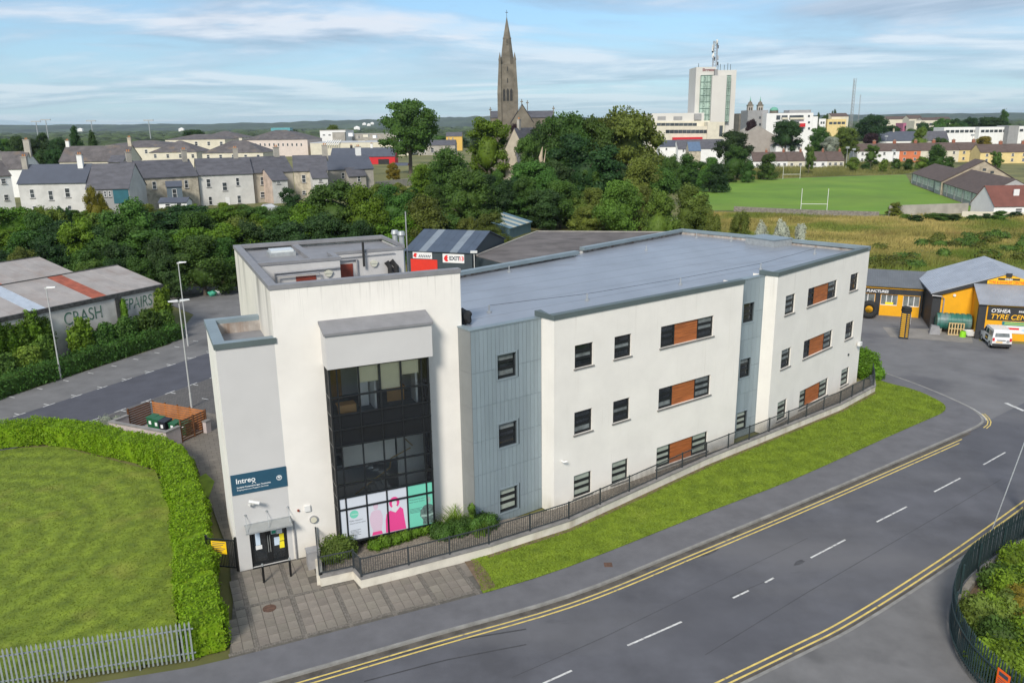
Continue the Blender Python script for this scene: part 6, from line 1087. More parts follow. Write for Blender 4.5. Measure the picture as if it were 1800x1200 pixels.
# ---------------------------------------------------------------- two parked cars half hidden at the back
def car(x, y, z, ang, M, lb):
    f = Fr((x, y), a=ang); r = thing('parked_car', (x, y, z), lb, 'car'); prof = [(-2.05, 0.35), (-2.1, 0.8), (-1.75, 0.95), (-1.2, 1.4), (0.3, 1.45), (1.0, 0.98), (1.9, 0.82), (2.08, 0.6), (2.05, 0.35)]; n = len(prof); q = MB(); wid = lambda zz: 0.86 if zz < 1.0 else 0.68
    q.add([f.p(s, -wid(w), z + w) for s, w in prof] + [f.p(s, wid(w), z + w) for s, w in prof], [tuple(range(n))[::-1], tuple(range(n, 2 * n))] + [(i, (i + 1) % n, n + (i + 1) % n, n + i) for i in range(n)]); q.build('body', M, r)
    for sg in (-1, 1):
        q = MB(); q.poly([f.p(-1.25, sg * 0.80, z + 1.03), f.p(0.6, sg * 0.80, z + 1.03), f.p(0.2, sg * 0.705, z + 1.36), f.p(-1.1, sg * 0.705, z + 1.36)]); q.build('side_window', m_glass, r)
        for s in (-1.3, 1.3): q = MB(); q.tube([f.p(s, sg * 0.66, z + 0.31), f.p(s, sg * 0.88, z + 0.31)], 0.31, 14); q.build('wheel', m_rubber, r)
    q = MB(); q.poly([f.p(0.36, -0.62, z + 1.44), f.p(0.36, 0.62, z + 1.44), f.p(0.98, 0.72, z + 1.02), f.p(0.98, -0.72, z + 1.02)]); q.build('windscreen', m_glass, r)
x, y = G(478, 392, 4.0); car(x, y, terrain(x, y) + 0.06, 20, mat('silver_paint', (0.5, 0.52, 0.54), 0.3, 0.05, 1, metal=0.3), 'silver car half hidden among the trees below the terrace')
x, y = G(1120, 409, 0.5); car(x, y, terrain(x, y) + 0.06, 170, mat('red_car_paint', (0.5, 0.02, 0.03), 0.3, 0.05, 1), 'red car parked behind the office roof parapet')
# ================================================================ the town behind
m_slate = mat('slate_roof', (0.085, 0.085, 0.098), 0.7, 0.22, 0.6, 0.3, 2.0, detail=7, stretch=(1, 1, 3)); m_slateb = mat('blue_slate_roof', (0.07, 0.08, 0.105), 0.6, 0.1, 0.4, detail=5); m_slateo = mat('lichened_slate_roof', (0.105, 0.095, 0.095), 0.85, 0.3, 0.5, detail=8); overlay(m_slateo, (0.2, 0.12, 0.04), nfac(0.25, 0.6, 0.75, k=0.6))
m_brown = mat('brown_tile_roof', (0.098, 0.07, 0.06), 0.85, 0.18, 0.5, 0.4, 2.5, detail=7, stretch=(1, 1, 4)); m_redtile = mat('red_tile_roof', (0.16, 0.06, 0.045), 0.85, 0.15, 0.6, 0.3, 2)
m_cream = mat('cream_render', (0.60, 0.56, 0.45), 0.9, 0.08, 0.5); m_gw = mat('grey_white_render', (0.52, 0.515, 0.49), 0.9, 0.12, 0.5, detail=7); m_wh = mat('bright_white_render', (0.72, 0.72, 0.70), 0.9, 0.05, 0.5); m_tan = mat('tan_stone', (0.43, 0.385, 0.30), 0.95, 0.3, 1.2, 0.4, 4, detail=7); m_gr = mat('mid_grey_render', (0.27, 0.27, 0.27), 0.9, 0.1, 0.5); m_orange_h = mat('orange_render', (0.55, 0.17, 0.075), 0.9, 0.08, 0.5); m_yellow_h = mat('pale_yellow_render', (0.66, 0.52, 0.24), 0.9, 0.08, 0.5); m_pinkw = mat('pale_pink_render', (0.60, 0.52, 0.47), 0.9, 0.06, 0.5); m_conc = mat('rough_concrete_wall', (0.34, 0.32, 0.28), 0.95, 0.18, 0.5); m_church = mat('church_limestone', (0.155, 0.138, 0.11), 0.95, 0.3, 0.35, 0.4, 1.2, detail=8)
m_brick = mat('brick_chimney', (0.27, 0.10, 0.06), 0.9, 0.25, 1.5); m_pot = mat('clay_pot', (0.42, 0.19, 0.08), 0.9, 0.15, 2); m_wframe = mat('white_window_frame', (0.7, 0.7, 0.69), 0.5, 0.04, 2); m_wgl = mat('house_window_glass', (0.05, 0.058, 0.065), 0.08, 0.5, 0.4, spec=0.7); m_redp = mat('bright_red_paint', (0.52, 0.012, 0.02), 0.7, 0.06, 1); m_blackp = mat('black_paint', (0.012, 0.012, 0.014), 0.6, 0.1, 1); m_door = mat('white_door', (0.68, 0.68, 0.67), 0.5, 0.04, 2)
def win(f, s0, s1, z0, z1, par, fm=None, bars=1, sill=True, gm=None, d=0.0, fe=None):
    q = MB(); e = fe or max(0.06, 0.07 * (s1 - s0)); q.fbox(f, s0, s0 + e, d, d + 0.06, z0, z1); q.fbox(f, s1 - e, s1, d, d + 0.06, z0, z1); q.fbox(f, s0 + e, s1 - e, d, d + 0.058, z1 - e, z1); q.fbox(f, s0 + e, s1 - e, d, d + 0.058, z0, z0 + e)
    for k in range(bars): z = z0 + (z1 - z0) * (k + 1) / (bars + 1); q.fbox(f, s0 + e, s1 - e, d, d + 0.056, z - e / 2, z + e / 2)
    w = q.build('window', fm or m_wframe, par); q = MB(); q.fbox(f, s0 + e, s1 - e, d + 0.01, d + 0.03, z0 + e, z1 - e); q.build('pane', gm or m_wgl, w)
    if sill: q = MB(); q.fbox(f, s0 - 0.08, s1 + 0.08, d, d + 0.14, z0 - 0.1, z0 - 0.002); q.build('sill', m_sill, w)
def pxwin(f, u0, v0, u1, v1, par, **k):
    a, zt = f.on(u0, v0); c, zb = f.on(u1, v1); _, zt2 = f.on(u1, v0); win(f, a, c, zb, (zt + zt2) / 2 if abs(zt - zt2) < 1 else zt, par, **k)
def chimney(f, s, d, zr, par, w=0.9, dp=0.6, h=1.4, M=None, pots=2):
    q = MB(); q.fbox(f, s - w / 2, s + w / 2, -d - dp / 2, -d + dp / 2, zr - 1.2, zr + h); c = q.build('chimney', M or m_brick, par)
    q = MB(); q.fbox(f, s - w / 2 - 0.07, s + w / 2 + 0.07, -d - dp / 2 - 0.07, -d + dp / 2 + 0.07, zr + h, zr + h + 0.16); q.build('chimney_cap', m_concrete, c)
    for k in range(pots): x, y = f.xy(s + (k - (pots - 1) / 2) * 0.36, -d); q = MB(); q.cyl(x, y, zr + h + 0.16, zr + h + 0.55, 0.13, 8, 0.1); q.build('chimney_pot', m_pot, c)
def house(name, P, Q, depth, z0, ze, zr, mw, mr, label, cat='house', group=None, hip=False, wins=(), doors=(), chims=(), over=0.25, gm=None, side=None, flat=False, par=None):
    f = Fr(P, Q); L = f.L; h = depth / 2; r = par or thing(name, (*f.xy(L / 2, -h), z0), label, cat, group)
    q = MB(); q.wall(f, 0, L, z0 - 1.0, ze); q.build('wall', mw, r)
    q = MB(); q.poly([f.p(0, -depth, z0 - 1), f.p(L, -depth, z0 - 1), f.p(L, -depth, ze), f.p(0, -depth, ze)]); q.build('wall', mw, r)
    for s in (0, L):
        q = MB(); q.poly([f.p(s, 0, z0 - 1), f.p(s, -depth, z0 - 1), f.p(s, -depth, ze)] + ([] if hip or flat else [f.p(s, -h, zr)]) + [f.p(s, 0, ze)]); q.build('gable_wall', side or mw, r)
    if flat: q = MB(); q.fbox(f, -0.1, L + 0.1, -depth - 0.1, 0.1, ze, ze + 0.25); q.build('roof', mr, r)
    else:
        sl = (zr - ze) / h; e = ze - sl * over; t = 0.12; hs = min(h, L / 2) if hip else 0
        if hip:
            q = MB(); o = over
            c = [f.p(-o, o, e), f.p(L + o, o, e), f.p(L + o, -depth - o, e), f.p(-o, -depth - o, e), f.p(hs, -h, zr), f.p(L - hs, -h, zr)]; q.add(c, [(0, 1, 5, 4), (1, 2, 5), (2, 3, 4, 5), (3, 0, 4), (3, 2, 1, 0)]); q.build('roof', mr, r)
        else:
            q = MB(); q.add([f.p(-0.12, over, e), f.p(L + 0.12, over, e), f.p(L + 0.12, -h, zr), f.p(-0.12, -h, zr), f.p(L + 0.12, -depth - over, e), f.p(-0.12, -depth - over, e), f.p(-0.12, over, e + t), f.p(L + 0.12, over, e + t), f.p(L + 0.12, -h, zr + t), f.p(-0.12, -h, zr + t), f.p(L + 0.12, -depth - over, e + t), f.p(-0.12, -depth - over, e + t)], [(6, 7, 8, 9), (9, 8, 10, 11), (0, 3, 2, 1), (3, 5, 4, 2), (0, 1, 7, 6), (5, 11, 10, 4), (1, 2, 8, 7), (2, 4, 10, 8), (0, 6, 9, 3), (3, 9, 11, 5)]); q.build('roof', mr, r)
    for w in wins: pxwin(f, *w[:4], r, **(w[4] if len(w) > 4 else {}))
    for u0, v0, u1, v1 in doors:
        a, zt = f.on(u0, v0); c, zb = f.on(u1, v1); q = MB(); q.fbox(f, a, c, 0.0, 0.05, zb, zt); q.build('door', m_door, r)
    for c in chims: chimney(f, c[0] * L if c[0] <= 1 else c[0], c[1] * depth, zr if not flat else ze, r, **(c[2] if len(c) > 2 else {}))
    return r, f
ZT = 6.0
# terrace backing on to the trees
house('terraced_house', G(-60, 312, 12.9), G(18.7, 308, 12.9), 8, ZT, 12.9, 15.6, m_wh, m_slateo, 'white house at the left edge with dark slate hung gable', side=m_slateb, chims=[(0.97, 0.5, dict(M=m_conc, h=1.5))], wins=[(1, 314, 11, 323), (6, 342, 16, 352), (-40, 316, -30, 326)], doors=[(10, 369, 25, 391)])
house('terraced_house', G(31, 322, 12), G(150, 319.8, 12), 7.5, ZT, 12, 14.9, m_gw, m_slateb, 'pale grey terraced house with three upper windows and white door', chims=[(0.03, 0.4, dict(M=m_conc)), (0.86, 0.4, dict(M=m_wh, h=1.6))], wins=[(51.3, 332.6, 62, 348), (84, 335, 95, 352), (113, 330.6, 124.5, 347), (56.5, 362, 65.5, 371), (118.5, 361, 127.5, 375)], doors=[(92, 364, 102.5, 379.5)])
r, f = house('rear_extension', G(151, 331.5, 10.9), G(226, 330.0, 10.9), 9.0, ZT, 10.9, 14.85, m_gr, m_slate, 'teal walled rear extension under a long slate roof behind the yellow bush', 'extension', side=m_gw, wins=[(182, 336, 188, 346), (190, 336, 196, 346)])
q = MB(); q.fbox(f, f.L * 0.62, f.L * 0.98, 0.0, 0.08, 8.2, 10.7); q.build('teal_panel', mat('teal_panel', (0.012, 0.10, 0.13), 0.6, 0.1, 1), r)
house('terraced_house', G(227, 314, 12), G(347, 308, 12), 8, ZT, 12, 14.9, m_tan, m_slate, 'tan stone terraced house with blue dormer at the back', chims=[(0.12, 0.5, dict(M=m_conc, h=1.7)), (0.93, 0.45, dict(M=m_conc, h=1.8))], wins=[(266.7, 319, 275.6, 332.4), (323.3, 316.7, 331.4, 330.4)])
house('rear_extension', G(292, 326, 10.6), G(319, 325, 10.6), 3.0, ZT, 10.4, 11.2, mat('blue_grey_cladding', (0.10, 0.135, 0.165), 0.7, 0.1, 1), m_slateb, 'blue grey clad dormer extension on the tan stone house', 'extension', wins=[(302, 332, 312, 348)])
house('rear_extension', G(279, 356, 8.6), G(328, 355, 8.6), 3.0, ZT, 8.6, 9.2, m_wh, m_slateb, 'low white extension below the blue dormer', 'extension', wins=[(290, 358, 300, 366), (310, 357, 320, 365)])
house('terraced_house', G(348, 307.6, 12), G(444, 304.2, 12), 8, ZT, 12, 14.9, m_gw, m_slate, 'light grey terraced house with six windows and white back door', chims=[(0.76, 0.5, dict(M=m_conc, h=1.8))], wins=[(362, 314.6, 371, 329), (390, 320.5, 400, 335), (414, 312.4, 421.4, 326.4), (366, 345.5, 374, 360), (416.5, 343.4, 424.6, 357)], doors=[(396, 347, 405, 363)])
house('terraced_house', G(445, 303.8, 12), G(515, 300.5, 12), 8, ZT, 12, 14.9, mat('beige_render', (0.42, 0.38, 0.31), 0.9, 0.12, 0.5), m_slate, 'beige terraced house with two stacked windows', chims=[(0.8, 0.5, dict(M=m_conc, h=1.8, w=1.1))], wins=[(457, 311, 465, 325), (457, 337, 468, 347)])
house('rear_wing', G(478, 317, 10.6), G(505, 315.5, 10.6), 7, ZT, 10.6, 12.6, m_gw, m_slate, 'projecting back wing with lean slate roof beside the beige house', 'extension', wins=[(486, 319, 493, 323)], side=mat('pinkish_side', (0.45, 0.36, 0.30), 0.9, 0.2, 1))
house('terraced_house', G(516, 300.5, 12), G(575, 299, 12), 8, ZT, 12, 14.9, m_tan, m_slate, 'stone terraced house with tall sash window half hidden by trees', chims=[(0.98, 0.5, dict(M=m_conc, h=2.0, w=1.2))], wins=[(530, 307.5, 538, 321), (531, 335, 538, 342)])
house('rear_wing', G(549, 313, 10.6), G(576, 312, 10.6), 6, ZT, 10.6, 12.4, m_gw, m_slate, 'second back wing with steep slate roof among the trees', 'extension', wins=[(560, 315, 567, 320)])
house('terraced_house', G(576, 298.5, 11.6), G(656, 295.5, 11.6), 8, ZT, 11.6, 14.4, m_conc, m_slateb, 'end of terrace house with blue slate roof and white chimney', chims=[(0.8, 0.5, dict(M=m_wh, h=1.8, w=1.2))], wins=[(600, 304, 606, 314)])
house('rear_porch', G(612, 307.5, 10.4), G(643, 306, 10.4), 3.0, ZT, 10.2, 11.8, m_conc, m_slate, 'small gabled porch with white verge on the end house', 'porch', wins=[(628, 309.5, 634, 319)])
# second row of roofs behind
def pxhouse(name, u0, u1, ve, vr, Y, depth, mw, mr, label, v0=None, Y1=None, **k):
    a = AtY(u0, ve, Y); vv = ve - (u1 - u0) * 0.0134; c = AtY(u1, vv if Y1 is None else k.pop('ve1', vv), Y1 or Y); zr = AtY(u0, vr, Y + depth / 2)[2]; z0 = terrain(a[0], a[1])
    return house(name, a[:2], c[:2], depth, z0, a[2], zr, mw, mr, label, **k)
pxhouse('detached_house', 104, 222, 284, 258, 215, 9, m_cream, m_slateo, 'long slate roofed house with moss patch behind the terrace', chims=[(0.03, 0.5, dict(M=m_wh)), (0.97, 0.5, dict(M=m_tan, h=2.0))])
r, f = pxhouse('gabled_porch', 190, 216, 285, 274, 209, 5, m_conc, m_slate, 'little gabled porch with white bargeboards behind the terrace', cat='porch')
pxhouse('slate_house', -40, 38, 297, 268, 190, 8, m_wh, m_slateo, 'old house with orange lichen on its slate roof at the left edge', chims=[(0.98, 0.5, dict(M=m_conc, h=2.6, w=1.4))])
HG = 'hip roofed blocks behind the terrace'
for (u0, u1, ve, vr, Y, dp, lb) in [(180, 300, 260, 248, 330, 20, 'long brown hip roof behind the moss roofed house'), (262, 345, 268, 248, 300, 16, 'hip roofed cream block left of the tall chimney pair'), (355, 462, 269, 248, 285, 16, 'hip roofed cream block with white windows behind the terrace'), (290, 395, 246, 237, 420, 22, 'low brown hip roof beyond the cream blocks'), (345, 425, 243, 231, 470, 24, 'pale block with broad brown hip roof left of the glass lantern'), (185, 300, 255, 249, 380, 20, 'distant long brown roof at the left')]:
    pxhouse('hip_roofed_block', u0, u1, ve, vr, Y, dp, m_cream, m_slateo, lb, cat='building', group=HG, hip=True, wins=[(u, ve + 3, u + 6, ve + 10, dict(sill=False)) for u in range(u0 + 8, u1 - 8, 22)])
r, f = pxhouse('hip_roofed_block', 425, 540, 246.5, 226, 430, 34, m_pinkw, m_slateo, 'pink walled block with glass lantern on its brown hip roof', cat='building', group=HG, hip=True, wins=[(u, 252, u + 3.2, 257, dict(sill=False, bars=0)) for u in range(432, 535, 8)])
z_ = AtY(480, 226, 447)[2]; q = MB(); q.fbox(f, f.L * 0.34, f.L * 0.64, -20, -14, z_ - 1.2, z_ + 0.3); q.build('glass_lantern', mat('teal_glass', (0.12, 0.33, 0.36), 0.15, 0.1, 1), r)
r, f = pxhouse('white_block', 562, 607, 230, 225, 480, 25, m_wh, m_conc, 'plain white flat roofed block left of the big tree', cat='building', flat=True, wins=[(567, 236, 572, 239, dict(sill=False)), (577, 236, 582, 239, dict(sill=False))])
pxhouse('grey_block', 584, 606, 233.5, 230, 476, 3, m_conc, m_conc, 'grey panel clad stair block against the white block', cat='building', flat=True)
pxhouse('flat_roof_centre', 600, 700, 237, 233, 500, 40, m_conc, m_conc, 'wide flat roofed shopping centre cluttered with plant', cat='building', flat=True)
pxhouse('flat_roof_store', 545, 720, 252, 248, 420, 40, m_cream, mat('pale_flat_roof', (0.45, 0.46, 0.47), 0.7, 0.1, 0.2), 'long pale flat roofed store in front of the white block', cat='building', flat=True)
for k, (u, v, w, h) in enumerate([(612, 234, 8, 6), (625, 239, 5, 5), (638, 237, 9, 4), (655, 238, 6, 5), (668, 246, 10, 4), (630, 248, 12, 4), (690, 247, 8, 4)]):
    a = AtY(u, v, 440); b_ = AtY(u + w, v + h, 440); q = MB(); q.box(a[0], 440, b_[2], b_[0], 444, a[2]); tag(q.build('rooftop_plant', [m_wh, m_conc, m_cream][k % 3]), ['white', 'grey', 'cream', 'low white', 'flat grey', 'broad cream', 'small white'][k] + ' plant box on the store roofs', 'plant box', 'rooftop plant boxes')
a = AtY(569, 255, 418); c = AtY(604, 255, 418); f = Fr(a[:2], c[:2]); r = thing('glazed_canopy', a, 'white ribbed arched canopy on the pale store roof', 'canopy')
for k in range(7): q = MB(); q.tube([f.p(f.L * k / 9, 0, a[2] - 0.2), f.p(f.L * (k + 1.5) / 9, -2, a[2] + 2.2), f.p(f.L * (k + 3) / 9, -4, a[2] - 0.2)], 0.22, 6); q.build('rib', m_wh, r)
# red and black pub and its yard
r, f = pxhouse('red_pub', 581, 694, 276, 261, 330, 9, m_redp, m_slateb, 'bright red building with black slate roof beside the big tree', cat='building', chims=[(0.3, 0.5, dict(M=m_blackp, h=1.0)), (0.62, 0.5, dict(M=m_wh, h=1.6))], side=m_redp)
q = MB(); a0, _ = f.on(665, 285); a1, _ = f.on(684, 285); q.fbox(f, a0, a1, 0.0, 0.1, terrain(*f.xy(a0, 0)), AtY(665, 280, 330)[2]); q.build('black_panel', m_blackp, r)
pxhouse('red_annex', 690, 716, 293, 287, 315, 6, m_redp, m_slateb, 'low red building behind the trunk of the big tree', cat='building')
pxhouse('yellow_house', 784, 812, 240, 233, 520, 10, mat('yellow_render', (0.62, 0.40, 0.10), 0.9, 0.06, 0.5), m_slate, 'yellow gabled house far behind the park trees', wins=[(788, 242, 790, 245), (795, 242, 797, 245)])
pxhouse('grey_shop', 733, 800, 256, 247, 420, 14, m_conc, m_slate, 'grey shop with dark roof right of the big tree', cat='building', wins=[(740, 260, 748, 268), (757, 260, 763, 268)])
# cream gabled house before the church
C_ = AtY(921, 262, 200); zz = terrain(C_[0], 200); m_pst = mat('pale_stone_gable', (0.42, 0.37, 0.29), 0.9, 0.12, 0.6)
r, f = house('gabled_house', C_[:2], (C_[0] + 4.6, 208), 5.2, zz, C_[2], AtY(902, 226, 203)[2], m_tan, m_slate, 'cream gabled house with tall chimney between trees below the church', chims=[(0.25, 0.5, dict(M=m_conc, h=2.0))], side=m_pst)
house('lean_to', (C_[0] - 1.5, 199.2), (C_[0] + 2.2, 200.2), 3.0, zz, AtY(905, 285, 200)[2], AtY(905, 268, 200)[2], m_pst, m_slate, 'small slate roofed lean to at the foot of the cream gabled house', 'lean to')
# ---------------------------------------------------------------- church with spire
CY = 272.0; cx, _, _ = AtY(893, 200, CY); zg = 4.0
CH = thing('church', (cx, CY, zg), 'limestone church with a tall octagonal spire above the trees', 'church')
def zpx(v, Y=CY, u=893): return AtY(u, v, Y)[2]
tw = 16.5 * CY / 1425
def octa(r): return [(cx + r * cos(pi / 8 + k * pi / 4), CY + r * sin(pi / 8 + k * pi / 4)) for k in range(8)]
q = MB(); zt1, zt2, zt3, zt4 = zpx(157), zpx(138), zpx(114), zpx(24, u=890)
q.box(cx - tw * 0.86, CY - tw * 0.86, zg - 2, cx + tw * 0.86, CY + tw * 0.86, zt1); q.build('tower', m_church, CH)
q = MB(); q.hexa([(cx - tw * 0.86, CY - tw * 0.86, zt1), (cx + tw * 0.86, CY - tw * 0.86, zt1), (cx + tw * 0.86, CY + tw * 0.86, zt1), (cx - tw * 0.86, CY + tw * 0.86, zt1), (cx - tw * 0.68, CY - tw * 0.68, zt3), (cx + tw * 0.68, CY - tw * 0.68, zt3), (cx + tw * 0.68, CY + tw * 0.68, zt3), (cx - tw * 0.68, CY + tw * 0.68, zt3)]); q.build('belfry', m_church, CH)
for sx in (-1, 1):
    for sy in (-1, 1):
        bx, by = cx + sx * tw * 0.84, CY + sy * tw * 0.84; q = MB(); b_ = tw * 0.2
        q.box(bx - b_, by - b_, zg - 2, bx + b_, by + b_, zt1 - 1); q.hexa([(bx - b_, by - b_, zt1 - 1), (bx + b_, by - b_, zt1 - 1), (bx + b_, by + b_, zt1 - 1), (bx - b_, by + b_, zt1 - 1)] + [(bx - sx * tw * 0.1 + ex * b_ * 0.6, by - sy * tw * 0.1 + ey * b_ * 0.6, zt3 + 1.2) for ex, ey in ((-1, -1), (1, -1), (1, 1), (-1, 1))]); q.build('buttress', m_church, CH)
        q = MB(); q.tube([(bx - sx * tw * 0.1, by - sy * tw * 0.1, zt3 + 1.2), (bx - sx * tw * 0.1, by - sy * tw * 0.1, zt3 + 3.6)], [b_ * 0.85, 0.03], 6); q.build('pinnacle', m_church, CH)
q = MB(); n = 8; ring0 = [(x, y, zt3) for x, y in octa(tw * 0.76)]; ring1 = [(x, y, zpx(68)) for x, y in octa(tw * 0.42)]; ring2 = [(cx + 0.06 * cos(k), CY + 0.06 * sin(k), zt4 - 1) for k in range(8)]; q.add(ring0 + ring1 + ring2, [(i, (i + 1) % 8, 8 + (i + 1) % 8, 8 + i) for i in range(8)] + [(8 + i, 8 + (i + 1) % 8, 16 + (i + 1) % 8, 16 + i) for i in range(8)]); q.build('spire', m_church, CH)
q = MB(); q.prism(octa(tw * 0.46), zpx(69), zpx(67)); q.build('spire_band', m_church, CH)
q = MB(); q.box(cx - 0.06, CY - 0.06, zt4 - 1.2, cx + 0.06, CY + 0.06, zt4 + 1.0); q.box(cx - 0.4, CY - 0.05, zt4 + 0.2, cx + 0.4, CY + 0.05, zt4 + 0.35); q.build('finial_cross', m_darkmetal, CH)
m_louv = mat('dark_louvre', (0.035, 0.035, 0.035), 0.9, 0.3, 3)
for k in (-1, 0, 1):
    x0 = cx + k * tw * 0.36; q = MB(); f = Fr((x0 - 0.45, CY - tw * 0.86), (x0 + 0.45, CY - tw * 0.86)); q.fprism(f, [(0.05, zpx(178)), (0.85, zpx(178)), (0.85, zpx(160)), (0.45, zpx(156)), (0.05, zpx(160))], 0.0, 0.06); q.build('belfry_louvre', m_louv, CH)
for k in range(3):
    zc_ = [zpx(122), zpx(73), zpx(142)][k]; r_ = [0.74, 0.47, 0.78][k] * tw; f = Fr((cx - 0.4, CY - r_), (cx + 0.4, CY - r_)); q = MB(); q.fprism(f, [(0, zc_ - 1.1), (0.8, zc_ - 1.1), (0.8, zc_ + 0.6), (0.4, zc_ + 1.5), (0, zc_ + 0.6)], -0.6, 0.12); q.build('lucarne', m_church, CH); q = MB(); q.fprism(f, [(0.25, zc_ - 0.8), (0.55, zc_ - 0.8), (0.55, zc_ + 0.4), (0.4, zc_ + 0.8), (0.25, zc_ + 0.4)], 0.12, 0.14); q.build('lucarne_opening', m_louv, CH)
def nave(u0, u1, vr, ve, Y, dp, nm):
    a = AtY(u0, ve, Y); c = AtY(u1, ve - (u1 - u0) * 0.0134, Y); return house(nm, a[:2], c[:2], dp, zg, a[2], AtY(u0, vr, Y + dp / 2)[2], m_church, m_slate, '', par=CH)
nave(862, 903, 196, 207, CY + 2, 9, 'nave'); nave(915, 974, 196, 207, CY + 6, 9, 'nave')
a = AtY(899, 221, CY - 8); c = AtY(937, 221, CY - 8); f = Fr(a[:2], c[:2]); q = MB(); q.fprism(f, [(0, zg - 2), (f.L, zg - 2), (f.L, AtY(937, 215, CY - 8)[2]), (f.L / 2, AtY(917, 184, CY - 8)[2]), (0, AtY(899, 215, CY - 8)[2])], -9, 0); q.build('transept', m_church, CH)
q = MB(); q.hexa([f.p(-0.3, 0.3, AtY(899, 216, CY - 8)[2]), f.p(f.L / 2, 0.3, AtY(917, 183, CY - 8)[2]), f.p(f.L / 2, -10, AtY(917, 183, CY - 8)[2]), f.p(-0.3, -10, AtY(899, 216, CY - 8)[2])] + [f.p(-0.3, 0.3, AtY(899, 215, CY - 8)[2]), f.p(f.L / 2, 0.3, AtY(917, 182, CY - 8)[2]), f.p(f.L / 2, -10, AtY(917, 182, CY - 8)[2]), f.p(-0.3, -10, AtY(899, 215, CY - 8)[2])]); q.hexa([f.p(f.L + 0.3, 0.3, AtY(937, 216, CY - 8)[2]), f.p(f.L / 2, 0.3, AtY(917, 183, CY - 8)[2]), f.p(f.L / 2, -10, AtY(917, 183, CY - 8)[2]), f.p(f.L + 0.3, -10, AtY(937, 216, CY - 8)[2])] + [f.p(f.L + 0.3, 0.3, AtY(937, 215, CY - 8)[2]), f.p(f.L / 2, 0.3, AtY(917, 182, CY - 8)[2]), f.p(f.L / 2, -10, AtY(917, 182, CY - 8)[2]), f.p(f.L + 0.3, -10, AtY(937, 215, CY - 8)[2])]); q.build('transept_roof', m_slate, CH)
for u, v in ((917, 178), (927, 180), (862, 192), (973, 190)): x, y, z = AtY(u, v, CY - 4); q = MB(); q.box(x - 0.12, y - 0.12, z - 2.6, x + 0.12, y + 0.12, z + 0.6); q.box(x - 0.45, y - 0.1, z - 0.3, x + 0.45, y + 0.1, z); q.build('gable_cross', m_church, CH)
# ---------------------------------------------------------------- hotel tower and its podium
HY = 420.0; HT = thing('hotel_tower', (*AtY(1258, 200, HY)[:2], 0), 'tall pale hotel tower with green glazing and roof aerials', 'hotel')
m_hw = mat('pale_cladding', (0.56, 0.545, 0.51), 0.8, 0.06, 0.06, detail=6); m_hglass = mat('green_glazing', (0.34, 0.45, 0.38), 0.2, 0.25, 0.25, spec=0.6); m_hmull = mat('dark_green_mullion', (0.06, 0.11, 0.09), 0.5, 0.1, 1)
def slab_(u0, u1, vt, vb, Y, dp, M, nm, par=HT, zb=None):
    a = AtY(u0, vt, Y); c = AtY(u1, vt, Y); z1 = (a[2] + c[2]) / 2; z0 = AtY(u0, vb, Y)[2] if zb is None else zb; q = MB(); q.box(a[0], Y, z0, c[0], Y + dp, z1); return q.build(nm, M, par)
slab_(1224, 1259, 118, 0, HY + 4, 16, m_hw, 'tower_wing', zb=-1); slab_(1259, 1295, 123.5, 0, HY + 4, 16, m_hw, 'tower_wing', zb=-1); slab_(1252.5, 1278, 133, 0, HY, 6, m_hw, 'lift_shaft', zb=-1); slab_(1257, 1262, 122, 135, HY + 1, 2, m_gr, 'plant_tower')
for (u0, u1, n) in ((1232.5, 1254.5, 4), (1277.5, 1285, 2)):
    a = AtY(u0, 133, HY + 2); c = AtY(u1, 133, HY + 2); zt, zb = a[2], AtY(u0, 214, HY + 2)[2]; q = MB(); q.box(a[0], HY + 2, zb, c[0], HY + 4.02, zt); gl_ = q.build('glazed_bay', m_hglass, HT); fl = 7; hh = (zt - zb) / fl; ww = (c[0] - a[0]) / n
    for k in range(fl + 1): q = MB(); q.box(a[0] - 0.1, HY + 1.85, zb + k * hh - 0.15, c[0] + 0.1, HY + 1.99, zb + k * hh + 0.15); q.build('floor_band', m_hmull, gl_)
    for k in range(n + 1): q = MB(); q.box(a[0] + k * ww - 0.07, HY + 1.88, zb, a[0] + k * ww + 0.07, HY + 1.985, zt); q.build('mullion', m_hmull, gl_)
    for k in range(fl):
        for j in range(n):
            if (j % 2 == 1) or n == 2 and j == 0: x0 = a[0] + j * ww; q = MB(); z0 = zb + k * hh; x1 = x0 + ww * 0.45; q.box(x0 - 0.06, HY + 1.8, z0 + 0.8, x0 + 0.06, HY + 1.9, z0 + 2.4); q.box(x1 - 0.06, HY + 1.8, z0 + 0.8, x1 + 0.06, HY + 1.9, z0 + 2.4); q.box(x0 + 0.06, HY + 1.8, z0 + 0.8, x1 - 0.06, HY + 1.89, z0 + 0.92); q.box(x0 + 0.06, HY + 1.8, z0 + 2.28, x1 - 0.06, HY + 1.89, z0 + 2.4); q.build('opening_light', m_hmull, gl_)
f = Fr(AtY(1234, 127, HY + 4)[:2], AtY(1258, 127, HY + 4)[:2]); text('Sheraton', f, 0.2, AtY(1234, 125.5, HY + 4)[2], 1.9, mat('maroon_letters', (0.16, 0.02, 0.03), 0.6, 0.1, 1), HT, 0.05, bold=0.05, xs=0.92, depth=0.05)
q = MB(); x0, _, zb = AtY(1256, 117, HY + 8); r_ = 0.9
for k in range(4): sx, sy = [(-1, -1), (1, -1), (1, 1), (-1, 1)][k]; q.tube([(x0 + sx * r_, HY + 8 + sy * r_, zb - 0.5), (x0 + sx * r_, HY + 8 + sy * r_, zb + 12)], 0.14, 5)
